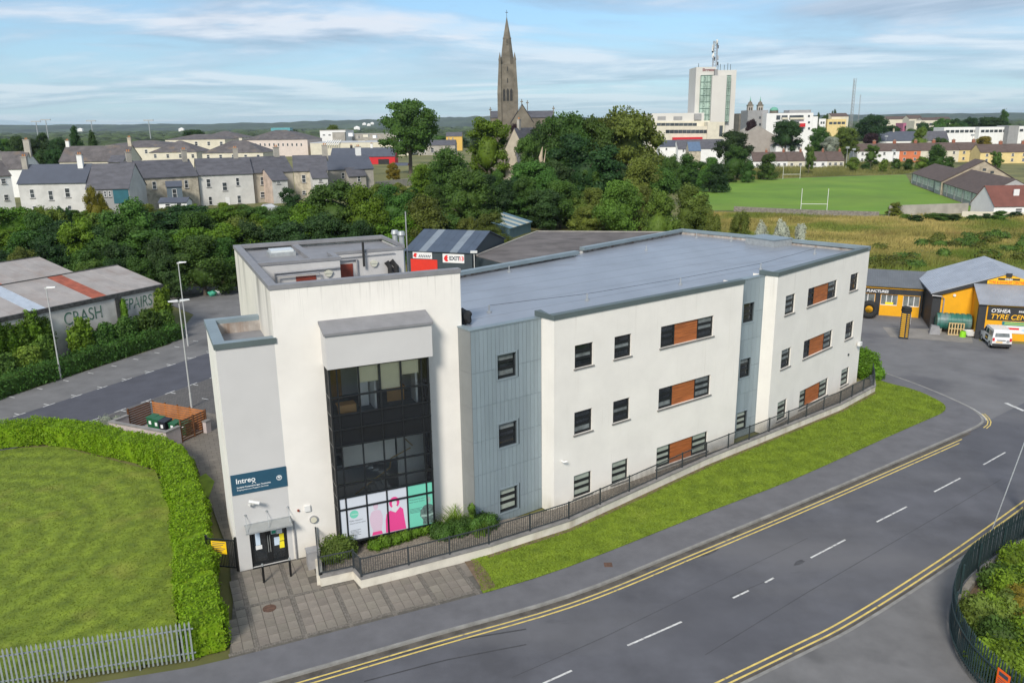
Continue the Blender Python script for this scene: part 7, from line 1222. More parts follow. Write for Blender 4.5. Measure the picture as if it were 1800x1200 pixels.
for k in range(9):
    z = zb + k * 1.35
    for (sx, sy), (tx, ty) in zip(((-1, -1), (1, -1), (1, 1), (-1, 1)), ((1, -1), (1, 1), (-1, 1), (-1, -1))): q.tube([(x0 + sx * r_, HY + 8 + sy * r_, z), (x0 + tx * r_, HY + 8 + ty * r_, z + 1.3)], 0.07, 4)
tag(q.build('lattice_mast', m_pipe, HT), kind='stuff')
for k in range(16): a_ = random.uniform(0, 2 * pi); z = zb + random.uniform(0.5, 12); q = MB(); x, y = x0 + cos(a_) * 1.4, HY + 8 + sin(a_) * 1.4; q.box(x - 0.35, y - 0.25, z, x + 0.35, y + 0.25, z + 1.6); q.build('antenna', [m_steel, m_cctv, m_darkmetal][k % 3], HT)
for u, v, h in ((1228, 117, 2.0), (1262, 122, 5), (1266, 122, 3.5), (1273, 122, 3), (1279, 122, 4), (1284, 121, 3)): x, y, z = AtY(u, v, HY + 8); q = MB(); q.cyl(x, y, z - 1, z + h * 0.7, 0.12, 6); q.build('aerial', m_darkmetal, HT)
PD = thing('hotel_podium', (*AtY(1200, 230, HY - 10)[:2], 0), 'broad cream stepped podium with ribbon windows below the hotel tower', 'building')
def pslab(u0, u1, vt, vb, Y, dp, M, nm='wall'): return slab_(u0, u1, vt, vb, Y, dp, M, nm, PD, zb=None)
slab_(1146, 1238, 199, 0, HY - 4, 30, m_hw, 'upper_storey', PD, zb=0); slab_(1140, 1248, 213, 0, HY - 8, 30, m_cream, 'middle_storey', PD, zb=0); slab_(1140, 1272, 222.5, 0, HY - 14, 30, m_cream, 'lower_storey', PD, zb=0); slab_(1244, 1274, 214.5, 0, HY - 15, 12, m_cream, 'corner_block', PD, zb=0); slab_(1221, 1233, 200, 211, HY - 5, 2, m_gr, 'plant_screen', PD)
for (u0, u1, v0, v1, Y, n) in ((1154, 1225, 216.5, 221.5, HY - 8, 9), (1170, 1244, 228.5, 234.5, HY - 14, 10), (1264.5, 1270, 221, 240, HY - 15, 1)):
    for k in range(n):
        a = AtY(u0 + (u1 - u0) * k / n + 0.3, v0, Y - 0.05); c = AtY(u0 + (u1 - u0) * (k + 1) / n - 0.3, v1, Y - 0.05); q = MB(); q.box(a[0], Y - 0.1, c[2], c[0], Y + 0.1, a[2]); q.build('window', m_wgl, PD)
for u0, u1 in ((1156, 1170), (1184, 1199)): a = AtY(u0, 205, HY - 4.05); c = AtY(u1, 211, HY - 4.05); q = MB(); q.box(a[0], HY - 4.2, c[2], c[0], HY - 3.9, a[2]); q.build('louvre_panel', m_gr, PD)
slab_(1183, 1235, 241.5, 246, HY - 16, 3, m_redp, 'red_fascia', PD)
# ---------------------------------------------------------------- other town blocks, right of centre
pxhouse('slate_roofed_house', 1192, 1275, 262, 246, 384, 10, m_wh, m_slate, 'long white house with grey slate roof below the hotel podium', chims=[], wins=[(1200, 263, 1203, 267)])
pxhouse('slate_roofed_house', 1160, 1196, 258, 247, 390, 9, m_wh, m_slateb, 'small white house with dark roof left of the long slate roof', wins=[(1170, 260, 1173, 264)])
pxhouse('solar_roofed_house', 1211, 1232, 265, 250, 366, 7, m_tan, mat('solar_panels', (0.10, 0.15, 0.23), 0.2, 0.1, 1), 'small house with a blue solar panelled roof', cat='house')
P = AtY(1310, 245, 412); Q = AtY(1365, 244, 412); r, f = house('gabled_hall', Q[:2], (Q[0] + 1, 434), 18, 0, AtY(1365, 239, 430)[2], AtY(1332, 222, 430)[2], m_conc, m_conc, 'big plain grey gabled hall behind the bungalows', 'building')
q = MB(); f = Fr(P[:2], Q[:2]); q.fprism(f, [(0, 0), (f.L, 0), (f.L, AtY(1365, 238, 430)[2]), (f.L * 0.38, AtY(1331, 223, 430)[2]), (0, AtY(1310, 236, 430)[2])], -8, 0); q.build('gable_wall', mat('grey_brown_render', (0.33, 0.30, 0.27), 0.9, 0.1, 0.4), r)
pxhouse('slate_bungalow', 1364, 1410, 256, 246, 400, 9, m_wh, m_slateb, 'white bungalow with blue slate roof right of the grey hall', hip=True, wins=[(1392, 258, 1397, 264), (1403, 258, 1406, 263)])
slab = None
GB_ = thing('grey_block', (*AtY(1332, 210, 470)[:2], 0), 'blank grey block left of the white apartments', 'building'); slab_(1315, 1351, 194, 0, 470, 14, m_gr, 'wall', GB_, zb=0)
for u, v in ((1336, 205), (1336, 217)): a = AtY(u - 1.5, v, 469.9); c = AtY(u + 1.5, v + 4, 469.9); q = MB(); q.box(a[0], 469.8, c[2], c[0], 470.05, a[2]); q.build('window', m_wgl, GB_)
AP = thing('white_apartments', (*AtY(1395, 210, 460)[:2], 0), 'white apartment block with balconies and one red panel', 'building'); slab_(1348, 1430, 199, 0, 462, 14, m_wh, 'wall', AP, zb=0); slab_(1388, 1426, 193.5, 199, 466, 10, m_gr, 'penthouse', AP); slab_(1428, 1438, 205, 0, 463, 10, m_wh, 'stair_block', AP, zb=0)
for i, (u0, u1, v0, v1) in enumerate([(1365, 1371.5, 203, 210.5), (1374, 1384, 203, 210), (1388, 1412, 203, 210), (1365, 1371.5, 214, 221), (1374, 1384, 214, 221), (1388, 1404, 214, 221), (1420.5, 1423.5, 202.5, 206), (1420.5, 1423.5, 213.5, 217), (1420.5, 1423.5, 224, 228), (1388, 1412, 225, 232)]):
    a = AtY(u0, v0, 461.9); c = AtY(u1, v1, 461.9); q = MB(); q.box(a[0], 461.8, c[2], c[0], 462.05, a[2]); w = q.build('window', m_wgl, AP)
    if i in (1, 2, 4, 5): q = MB(); q.box(a[0], 460.6, c[2], c[0], 460.75, c[2] + 1.0); q.build('balcony_front', m_cream, w)
a = AtY(1407, 217, 460); c = AtY(1416, 223, 460); q = MB(); q.box(a[0], 460.4, c[2], c[0], 461.7, a[2]); q.build('red_balcony', m_redp, AP)
TC = thing('domed_church', (*AtY(1345, 190, 560)[:2], 0), 'church with twin bell towers and green copper dome on the skyline', 'church'); m_copper = mat('verdigris_copper', (0.13, 0.36, 0.27), 0.6, 0.15, 0.5)
for u in (1318.5, 1336):
    a = AtY(u - 4.5, 186, 560); c = AtY(u + 4.5, 186, 560); x, z = (a[0] + c[0]) / 2, a[2]; w = (c[0] - a[0]) / 2; q = MB(); q.box(x - w, 560 - w, 0, x + w, 560 + w, z); q.build('bell_tower', mat('pale_limestone', (0.36, 0.33, 0.29), 0.9, 0.15, 0.4), TC); q = MB(); q.box(x - w * 1.15, 560 - w * 1.15, z, x + w * 1.15, 560 + w * 1.15, z + 0.5); q.tube([(x, 560, z + 0.5), (x, 560, z + 2.0), (x, 560, z + 2.6), (x, 560, z + 4.2)], [w, w * 0.75, w * 0.3, 0.05], 10); q.build('cupola', m_church, TC)
    q = MB(); q.tube([(x, 560, z + 3.2), (x, 560, z + 4.6), (x, 560, z + 6)], [w * 0.3, w * 0.12, 0.03], 8); q.build('copper_finial', m_copper, TC)
    for k in (-1, 1): q = MB(); q.box(x + k * w * 0.42 - w * 0.22, 560 - w - 0.1, z - 5.5, x + k * w * 0.42 + w * 0.22, 560 - w + 0.1, z - 1.2); q.build('belfry_opening', m_louv, TC)
a = AtY(1353, 195, 560); c = AtY(1368, 195, 560); x, w = (a[0] + c[0]) / 2, (c[0] - a[0]) / 2; q = MB(); q.tube([(x, 560, a[2] - 8), (x, 560, a[2])], w, 20); q.build('drum', m_church, TC); q = MB(); q.tube([(x, 560, a[2] + w * 0.85 * sin(k * pi / 12)) for k in range(7)], [w * cos(k * pi / 12.2) for k in range(7)], 20); q.build('dome', m_copper, TC, smooth=True)
slab_(1300, 1400, 199, 0, 575, 20, m_church, 'nave', TC, zb=0)
# bungalow row, coloured terrace, slate houses
def row(name, u0, u1, ve, vr, Y, dp, units, mr, group, chim=None, z0=0):
    a = AtY(u0, ve, Y); c = AtY(u1, ve - (u1 - u0) * 0.0134, Y); f = Fr(a[:2], c[:2]); n = sum(q[0] for q in units); s = 0
    for w, mw, lb, nw in units:
        s1 = s + f.L * w / n; r, ff = house(name, f.xy(s, 0), f.xy(s1, 0), dp, 0, a[2], AtY(u0, vr, Y + dp / 2)[2], mw, mr, lb, group=group, chims=[(0.9, 0.5, chim)] if chim else [])
        L = ff.L
        for k in range(nw):
            x = L * (k + 0.5) / nw
            if a[2] > 4.2: win(ff, x - 0.6, x + 0.6, a[2] - 1.9, a[2] - 0.6, r); win(ff, x - 0.6, x + 0.6, 0.9, 2.2, r)
            else: win(ff, x - 0.7, x + 0.7, 0.9, 2.1, r)
        s = s1
row('bungalow', 1324, 1415, 283.5, 268, 372, 9, [(1, m_wh, 'left bungalow of the brown roofed row behind the pitch', 2), (1, m_wh, 'second bungalow with grey porch behind the far goal', 3), (1, m_cream, 'third bungalow right of the far goal', 2)], m_brown, 'bungalows behind the pitch', dict(M=m_brick, h=1.0))
row('bungalow', 1425, 1484, 283, 267, 372, 9, [(1, m_wh, 'white bungalow behind the slim tree', 2), (1, m_cream, 'last bungalow of the row near the lamp posts', 3)], m_brown, 'bungalows behind the pitch', dict(M=m_brick, h=1.0))
row('coloured_house', 1507, 1722, 266, 253, 405, 9, [(1.1, m_wh, 'white terraced house behind the tree at the pitch corner', 2), (1, m_wh, 'white terraced house left of the orange one', 2), (1.05, m_orange_h, 'bright orange terraced house', 2), (0.9, m_cream, 'cream terraced house right of the orange one', 1), (1, m_cream, 'cream terraced house hidden behind a tree', 2), (1, m_yellow_h, 'pale yellow terraced house behind the school roof', 2)], m_brown, 'coloured terrace beyond the school', dict(M=m_brick, h=1.3, w=1.5))
row('coloured_house', 1724, 1850, 268, 254, 385, 9, [(1.2, m_yellow_h, 'yellow terraced house with a porch roof right of the school gable', 2), (1.0, m_yellow_h, 'second yellow terraced house at the right', 2), (1.0, m_yellow_h, 'last yellow terraced house at the right edge', 2)], m_brown, 'coloured terrace beyond the school', dict(M=m_brick, h=1.3, w=1.5))
pxhouse('slate_house', 1542, 1616, 248, 232, 530, 10, m_wh, m_slateb, 'long white house with dark blue slate roof above the coloured terrace', chims=[(0.45, 0.5, dict(M=m_tan, h=1.6))])
pxhouse('slate_house', 1628, 1668, 247, 231, 540, 10, m_conc, m_slate, 'grey house with white bargeboard gable above the terrace')
pxhouse('brick_house', 1674, 1722, 241, 229, 630, 9, m_orange_h, m_slateb, 'orange brick house with blue slate roof', wins=[(1681, 243, 1687, 249), (1697, 243, 1702, 249)], chims=[(0.98, 0.5, dict(M=m_tan, h=1.4))])
pxhouse('slate_house', 1722, 1772, 243, 234, 600, 9, m_wh, m_slateb, 'dark roofed house in front of the white modern block'); pxhouse('slate_house', 1778, 1830, 240, 233, 620, 9, m_wh, m_slateb, 'dark roofed house at the right edge of the town')
for (u0, u1, vt, Y, M, lb) in [(1660, 1722, 224, 560, m_wh, 'long low white modern block left part'), (1722, 1772, 223.5, 555, m_wh, 'white modern block with a dark ribbon window'), (1774, 1792, 221, 550, m_gr, 'grey stair tower of the modern block'), (1790, 1840, 222, 555, m_wh, 'white modern block at the right picture edge'), (1608, 1650, 212, 700, m_cream, 'cream retail shed in the distance'), (1588, 1606, 216.5, 720, mat('magenta_cladding', (0.36, 0.12, 0.2), 0.7, 0.1, 1), 'pink fronted store in the distance'), (1455, 1488, 209.5, 640, m_yellow_h, 'yellowish apartment block on the skyline'), (1440, 1452, 209, 640, m_wh, 'white gable left of the yellowish apartments'), (1302, 1318, 205, 600, m_wh, 'white terrace block right of the hotel')]:
    r = thing('town_block', (*AtY((u0 + u1) / 2, vt, Y)[:2], 0), lb, 'building', 'distant town blocks'); slab_(u0, u1, vt, 0, Y, 14, M, 'wall', r, zb=0)
    a = AtY(u0 + 2, vt + 5, Y - 0.1); c = AtY(u1 - 2, vt + 9, Y - 0.1); n = max(2, int((u1 - u0) / 8))
    if M is not m_gr:
        for k in range(n): x0 = a[0] + (c[0] - a[0]) * k / n; q = MB(); q.box(x0 + 0.3, Y - 0.1, c[2], a[0] + (c[0] - a[0]) * (k + 1) / n - 0.3, Y + 0.1, a[2]); q.build('window', m_wgl, r)
for (u0, u1, ve, vr, Y, lb) in [(1560, 1600, 210, 205, 760, 'left distant estate roof on the right skyline'), (1598, 1622, 209, 203, 740, 'distant gabled house on the right skyline'), (1622, 1650, 212, 207, 720, 'distant house pair right of the skyline gable'), (1650, 1672, 211, 206, 750, 'last distant estate house'), (1462, 1492, 205, 199.5, 650, 'brown roof of the yellowish apartments')]:
    pxhouse('estate_house', u0, u1, ve, vr, Y, 12, m_cream, m_brown, lb, group='estate houses on the skyline')
# ---------------------------------------------------------------- school by the pitch
SCH = thing('school', (*G(1700, 330, 0), 0), 'brown roofed school with rows of tall windows beside the pitch', 'school'); m_sw_ = mat('grey_dash_wall', (0.38, 0.38, 0.37), 0.95, 0.12, 0.6); m_swst = mat('stone_gable', (0.36, 0.31, 0.235), 0.95, 0.25, 0.8, 0.3, 3)
m_schg = mat('school_glass', (0.5, 0.52, 0.53), 0.35, 0.3, 1)
E0, E1 = G(1603.8, 304.2, 3.3), G(1727, 343, 3.3); SF = Fr(E0, E1); L = SF.L
lw = [(0.0, 0.43), (0.50, 1.0)]
house('school', SF.xy(0, 0), SF.xy(L * 0.49, 0), 13, 0, 3.3, 6.3, m_sw_, m_brown, '', par=SCH); house('school', SF.xy(L * 0.53, 0), SF.xy(L, 0), 13, 0, 3.3, 6.9, m_sw_, m_brown, '', par=SCH)
house('school', SF.xy(L + 0.1, -1.0), SF.xy(L + 9, -1.0), 11, 0, 3.0, 5.6, mat('pale_grey_wall', (0.4, 0.42, 0.43), 0.9, 0.06, 1), m_brown, '', par=SCH)
q = MB(); hs = L * 0.535; q.poly([SF.p(hs, 0.6, 0), SF.p(hs, -17, 0), SF.p(hs, -17, 4.6), SF.p(hs, -9.5, 9.3), SF.p(hs, 0.6, 3.6)]); q.build('gable_wall', m_swst, SCH)
q = MB(); q.poly([SF.p(hs, 0.6, 0), SF.p(L * 0.44, 0.6, 0), SF.p(L * 0.44, 0.6, 3.7), SF.p(hs, 0.6, 3.7)]); q.build('wall', m_sw_, SCH)
for (d0, z0_, d1, z1_) in ((0.9, 3.5, -9.5, 9.35), (-17.5, 4.4, -9.5, 9.35)): q = MB(); a, c = L * 0.42, hs + 0.3; q.hexa([SF.p(a, d0, z0_), SF.p(c, d0, z0_), SF.p(c, d1, z1_), SF.p(a, d1, z1_), SF.p(a, d0, z0_ + 0.15), SF.p(c, d0, z0_ + 0.15), SF.p(c, d1, z1_ + 0.15), SF.p(a, d1, z1_ + 0.15)]); q.build('hall_roof', m_brown, SCH)
for d, z in ((-9.3, 6.6), (-11.3, 5.9)): q = MB(); ff = Fr(SF.xy(hs, d), SF.xy(hs, d - 1)); q.fbox(Fr(SF.xy(hs + 0.02, d - 0.9), SF.xy(hs + 0.02, d)), 0, 0.9, -0.02, 0.06, z, z + 0.7); q.build('window', m_wgl, SCH)
for (a0, a1, ng) in ((0.02, 0.40, 5), (0.45, 0.52, 1), (0.55, 0.985, 5)):
    for g_ in range(ng):
        for k in range(3):
            gw = (a1 - a0) * L / ng; s = a0 * L + gw * g_ + gw * (0.07 + 0.3 * k); win(SF, s, s + gw * 0.25, 1.0, 3.05, SCH, bars=1, sill=False, d=0.62 if a0 == 0.45 else 0.0, gm=m_schg, fe=0.22)
for k in range(11): s = L * (0.01 + k * 0.098); q = MB(); q.fbox(SF, s - 0.2, s + 0.2, 0.0, 0.2, 0, 3.3); q.build('pilaster', m_sw_, SCH)
q = MB(); q.poly([SF.p(0, 0, 0), SF.p(0, -4, 0), SF.p(0, -4, 3.3), SF.p(0, 0, 3.3)]); q.build('end_wall', m_cream, SCH)
pxhouse('white_house', 1748, 1830, 362, 327, 176, 9, m_wh, m_redtile, 'white house with red brown roof and rooflight at the right edge', side=m_wh, wins=[(1785, 366, 1796, 374)])
f = Fr(AtY(1748, 362, 176)[:2], AtY(1830, 361, 176)[:2]); q = MB(); ztop = AtY(1748, 362, 176)[2]; q.fprism(f, [(5.1, ztop + 1.9), (6.3, ztop + 1.9), (6.3, ztop + 3.3), (5.1, ztop + 3.3)], -2.3, -2.1); o = q.build('rooflight', m_wframe, bpy.data.objects['white_house'])
# boundary walls, goal posts
def plain_wall(pts, h, th, M, label, z0=0.0): q = MB(); q.prism(strip(pts, -th / 2, th / 2), z0 - 0.1, z0 + h); return tag(q.build('boundary_wall', M), label, 'wall')
plain_wall([G(1290, 371), G(1430, 377.5), G(1545, 381)], 1.1, 0.35, m_stone, 'old low stone wall along the near side of the pitch'); plain_wall([G(1562, 379), G(1700, 374)], 2.2, 0.35, m_conc, 'concrete boundary wall beside the school pitch'); plain_wall([G(1690, 381), G(1830, 384)], 1.2, 0.3, m_cream, 'white boundary wall in front of the school')
plain_wall([G(1088, 412), G(1200, 400)], 2.0, 0.3, m_conc, 'weathered concrete wall behind the flat roofed workshop')
PITCH_ = [G(1188, 322), G(1400, 313), G(1592, 307), G(1603, 325), G(1724, 369), G(1560, 377), G(1430, 376), G(1290, 370), G(1215, 370)]
sheet('pitch', PITCH_, 0.0, m_pitch)
for (ul, ur, v, h, lb) in ((1407, 1453, 374.5, 7.0, 'nearer white goal post frame on the pitch'), (1376, 1406, 314.5, 6.0, 'farther white goal post frame on the pitch')):
    a, c = G(ul, v), G(ur, v + (0.5 if ul == 1407 else -0.3)); hh = 5.6 if ul == 1407 else 5.0; r = thing('goal_posts', (*a, 0), lb, 'goal', 'goal posts on the pitch')
    for p in (a, c): q = MB(); q.cyl(p[0], p[1], 0, hh, 0.065, 8); q.build('upright', m_wframe, r)
    q = MB(); q.tube([(*a, 2.1 if ul == 1407 else 1.6), (*c, 2.1 if ul == 1407 else 1.6)], 0.055, 8); q.build('crossbar', m_wframe, r)
# ---------------------------------------------------------------- masts, floodlights, street lamps
def mast(name, u, vt, Y, w, lb, zb=0, cat='mast', lattice=True, group=None, head=False):
    x, _, zt = AtY(u, vt, Y); zb = terrain(x, Y); r = thing(name, (x, Y, zb), lb, cat, group)
    if lattice:
        q = MB()
        for k in range(3): a_ = 2 * pi * k / 3; q.tube([(x + w * cos(a_), Y + w * sin(a_), zb), (x + w * cos(a_), Y + w * sin(a_), zt)], w * 0.16, 5)
        n = int((zt - zb) / (w * 2.2))
        for i in range(n):
            for k in range(3): a0, a1 = 2 * pi * k / 3, 2 * pi * (k + 1) / 3; z = zb + i * w * 2.2; q.tube([(x + w * cos(a0), Y + w * sin(a0), z), (x + w * cos(a1), Y + w * sin(a1), z + w * 2.2)], w * 0.08, 4)
        tag(q.build('lattice', m_gr, r), kind='stuff')
    else: q = MB(); q.cyl(x, Y, zb, zt, w, 8, w * 0.6); q.build('pole', m_steel, r)
    if head: q = MB(); q.box(x - head, Y - 0.4, zt - 0.3, x + head, Y + 0.4, zt + 0.5); q.build('lamp_head', m_steel, r)
mast('lattice_mast', 1503, 138, 560, 0.9, 'tall dark lattice mast on the right skyline'); mast('lattice_mast', 1513, 166, 900, 0.5, 'thinner far lattice mast beside the tall one')
for u, v, lb in ((63, 214, 'leftmost stadium floodlight on the horizon'), (80, 211, 'second stadium floodlight beside the leftmost'), (160, 213, 'stadium floodlight above the dark cypresses'), (261, 212, 'rightmost stadium floodlight on the horizon')): mast('floodlight_mast', u, v, 560, 0.45, lb, lattice=False, cat='floodlight', group='stadium floodlights', head=3.2)
for u, v, Y, lb in ((1571, 265, 360, 'street lamp before the orange house'), (1490, 260, 360, 'street lamp at the end of the bungalow row'), (1710, 238, 420, 'street lamp before the orange brick house'), (1432, 240, 400, 'slim pole beside the slim tree'), (1558, 240, 420, 'street lamp before the dark slate house'), (1501, 263, 370, 'second street lamp beside the bungalow row')): mast('street_lamp', u, v, Y, 0.13, lb, lattice=False, cat='street lamp', group='street lamps in the town', head=0.7)
plain_wall([AtY(660, 318, 200)[:2], AtY(735, 316, 215)[:2]], 2.2, 0.3, m_conc, 'grey wall and fence beside the road left of the trees', z0=5.5)
# ================================================================ trees
PROTO = {}
def tree_proto(kind, seed):
    rg = np.random.default_rng(seed); rs = random.Random(seed); lobes = []
    if kind == 'round':
        for i in range(36):
            a = rs.uniform(0, 2 * pi); h = rs.uniform(0.3, 0.92); env = sin(min(1, max(0, (h - 0.18) / 0.80)) * pi) ** 0.6; rr = rs.uniform(0.5, 1.0) * 0.4 * env; lobes.append((rr * cos(a), rr * sin(a), h, rs.uniform(0.07, 0.15), rs.uniform(0.055, 0.105)))
        lobes.append((0, 0, 0.6, 0.3, 0.28)); lobes.append((0.04, -0.03, 0.85, 0.17, 0.13))
    elif kind == 'bush':
        for i in range(32):
            a = rs.uniform(0, 2 * pi); h = rs.uniform(0.08, 0.9); env = cos(max(0, (h - 0.35)) / 0.6 * pi / 2) ** 0.7; rr = rs.uniform(0.45, 1.0) * 0.4 * env; lobes.append((rr * cos(a), rr * sin(a), h, rs.uniform(0.08, 0.16), rs.uniform(0.07, 0.13)))
        lobes.append((0, 0, 0.42, 0.34, 0.36))
    elif kind == 'tall':
        for i in range(34):
            a = rs.uniform(0, 2 * pi); h = rs.uniform(0.16, 0.95); env = sin(min(1, (h - 0.1) / 0.9) * pi) ** 0.5; rr = rs.uniform(0.4, 1.0) * 0.39 * env; lobes.append((rr * cos(a), rr * sin(a), h, rs.uniform(0.07, 0.14), rs.uniform(0.045, 0.08)))
        lobes.append((0, 0, 0.55, 0.26, 0.33))
    elif kind == 'conifer':
        for i in range(26):
            a = i * 2.4; h = 0.1 + 0.85 * i / 26; rr = 0.36 * (1 - h) * rs.uniform(0.7, 1.1); lobes.append((rr * cos(a), rr * sin(a), h, 0.05 + 0.16 * (1 - h), 0.07))
        lobes.append((0, 0, 0.4, 0.2, 0.34))
    elif kind == 'poplar':
        for i in range(18): h = 0.1 + 0.82 * i / 18; a = i * 2.1; rr = 0.2; lobes.append((rr * cos(a), rr * sin(a), h, rs.uniform(0.16, 0.26), 0.07))
        lobes.append((0, 0, 0.5, 0.3, 0.42))
    Vs, Fs, k = [], [], 0; core = MB()
    for (x, y, z, r, rz) in lobes:
        n = int(300 * (r / 0.13) ** 1.6 * (rz / r) ** 0.4); n = min(n, 700); d = rg.normal(0, 1, (n, 3)); d /= np.linalg.norm(d, axis=1)[:, None]; d[:, 2] = np.where((d[:, 2] < -0.3) & (rg.random(n) < 0.6), -d[:, 2], d[:, 2])
        C = d * ((0.6 + 0.62 * rg.random(n) ** 0.7)[:, None]) * np.array([r, r, rz]) + np.array([x, y, z]); V, F_ = leaf_quads(C, d, 0.0175, 0.75, 0.6); Vs.append(V); Fs.append(F_ + k); k += len(V)
        bm_ = bmesh.new(); bmesh.ops.create_icosphere(bm_, subdivisions=2, radius=0.68); core.add([(x + v.co.x * r * (1 + rg.uniform(-.25, .25)), y + v.co.y * r * (1 + rg.uniform(-.25, .25)), z + v.co.z * rz * (1 + rg.uniform(-.25, .25))) for v in bm_.verts], [tuple(v.index for v in f.verts) for f in bm_.faces]); bm_.free()
    V = np.concatenate(Vs); F_ = np.concatenate(Fs); cv = np.array(core.v); cf = np.array(core.f); me = bpy.data.meshes.new('crown')
    allv = np.concatenate([V, cv]); nq, ntri = len(F_), len(cf); loops = np.concatenate([F_.ravel(), (cf + len(V)).ravel()])
    me.vertices.add(len(allv)); me.vertices.foreach_set('co', allv.astype(np.float32).ravel()); me.loops.add(len(loops)); me.loops.foreach_set('vertex_index', loops.astype(np.int32)); me.polygons.add(nq + ntri)
    me.polygons.foreach_set('loop_start', np.concatenate([np.arange(nq) * 4, nq * 4 + np.arange(ntri) * 3]).astype(np.int32)); me.polygons.foreach_set('loop_total', np.concatenate([np.full(nq, 4), np.full(ntri, 3)]).astype(np.int32)); me.materials.append(m_leafm); me.update(calc_edges=True)
    q = MB(); top = {'round': 0.6, 'bush': 0.35, 'tall': 0.7, 'conifer': 0.9, 'poplar': 0.8}[kind]; q.tube([(0, 0, -0.06), (0.008, 0.005, top * 0.35), (0.0, 0.01, top)], [0.032, 0.024, 0.008], 8)
    if kind in ('round', 'tall', 'bush'):
        for i in range(6): a = i * 1.05 + seed; h = top * (0.35 + 0.09 * i); q.tube([(0, 0, h), (0.12 * cos(a), 0.12 * sin(a), h + 0.1), (0.25 * cos(a), 0.25 * sin(a), h + 0.17)], [0.013, 0.009, 0.004], 5)
    tm = bpy.data.meshes.new('trunk'); tm.from_pydata(q.v, [], q.f); tm.materials.append(m_bark)
    return me, tm
for kind, n in (('round', 5), ('bush', 4), ('tall', 3), ('conifer', 2), ('poplar', 1)): PROTO[kind] = [tree_proto(kind, 100 + 17 * i + len(kind)) for i in range(n)]
def tree(u, vt, Y, wpx, M, kind='round', label=None, group=None, name='tree', z0=None, cat='tree'):
    x, _, zt = AtY(u, vt, Y); zb = terrain(x, Y) if z0 is None else z0; h = max(1.5, zt - zb); w = wpx * Y / 1425.0; cm, tm = random.choice(PROTO[kind])
    r = thing(name, (x, Y, zb), label, cat, group); r.rotation_euler = (0, 0, random.uniform(0, 2 * pi)); r.scale = (w * 1.02, w * 1.02, h)
    for nm, me, MM in (('crown', cm, M), ('trunk', tm, None)):
        o = bpy.data.objects.new(nm, me); COL.objects.link(o); o.parent = r
        if MM: o.material_slots[0].link = 'OBJECT'; o.material_slots[0].material = MM
    return r
D_, M_, L_, O_, B_, Y_ = m_leafd, m_leafm, m_leafl, m_leafo, m_leafb, m_yel
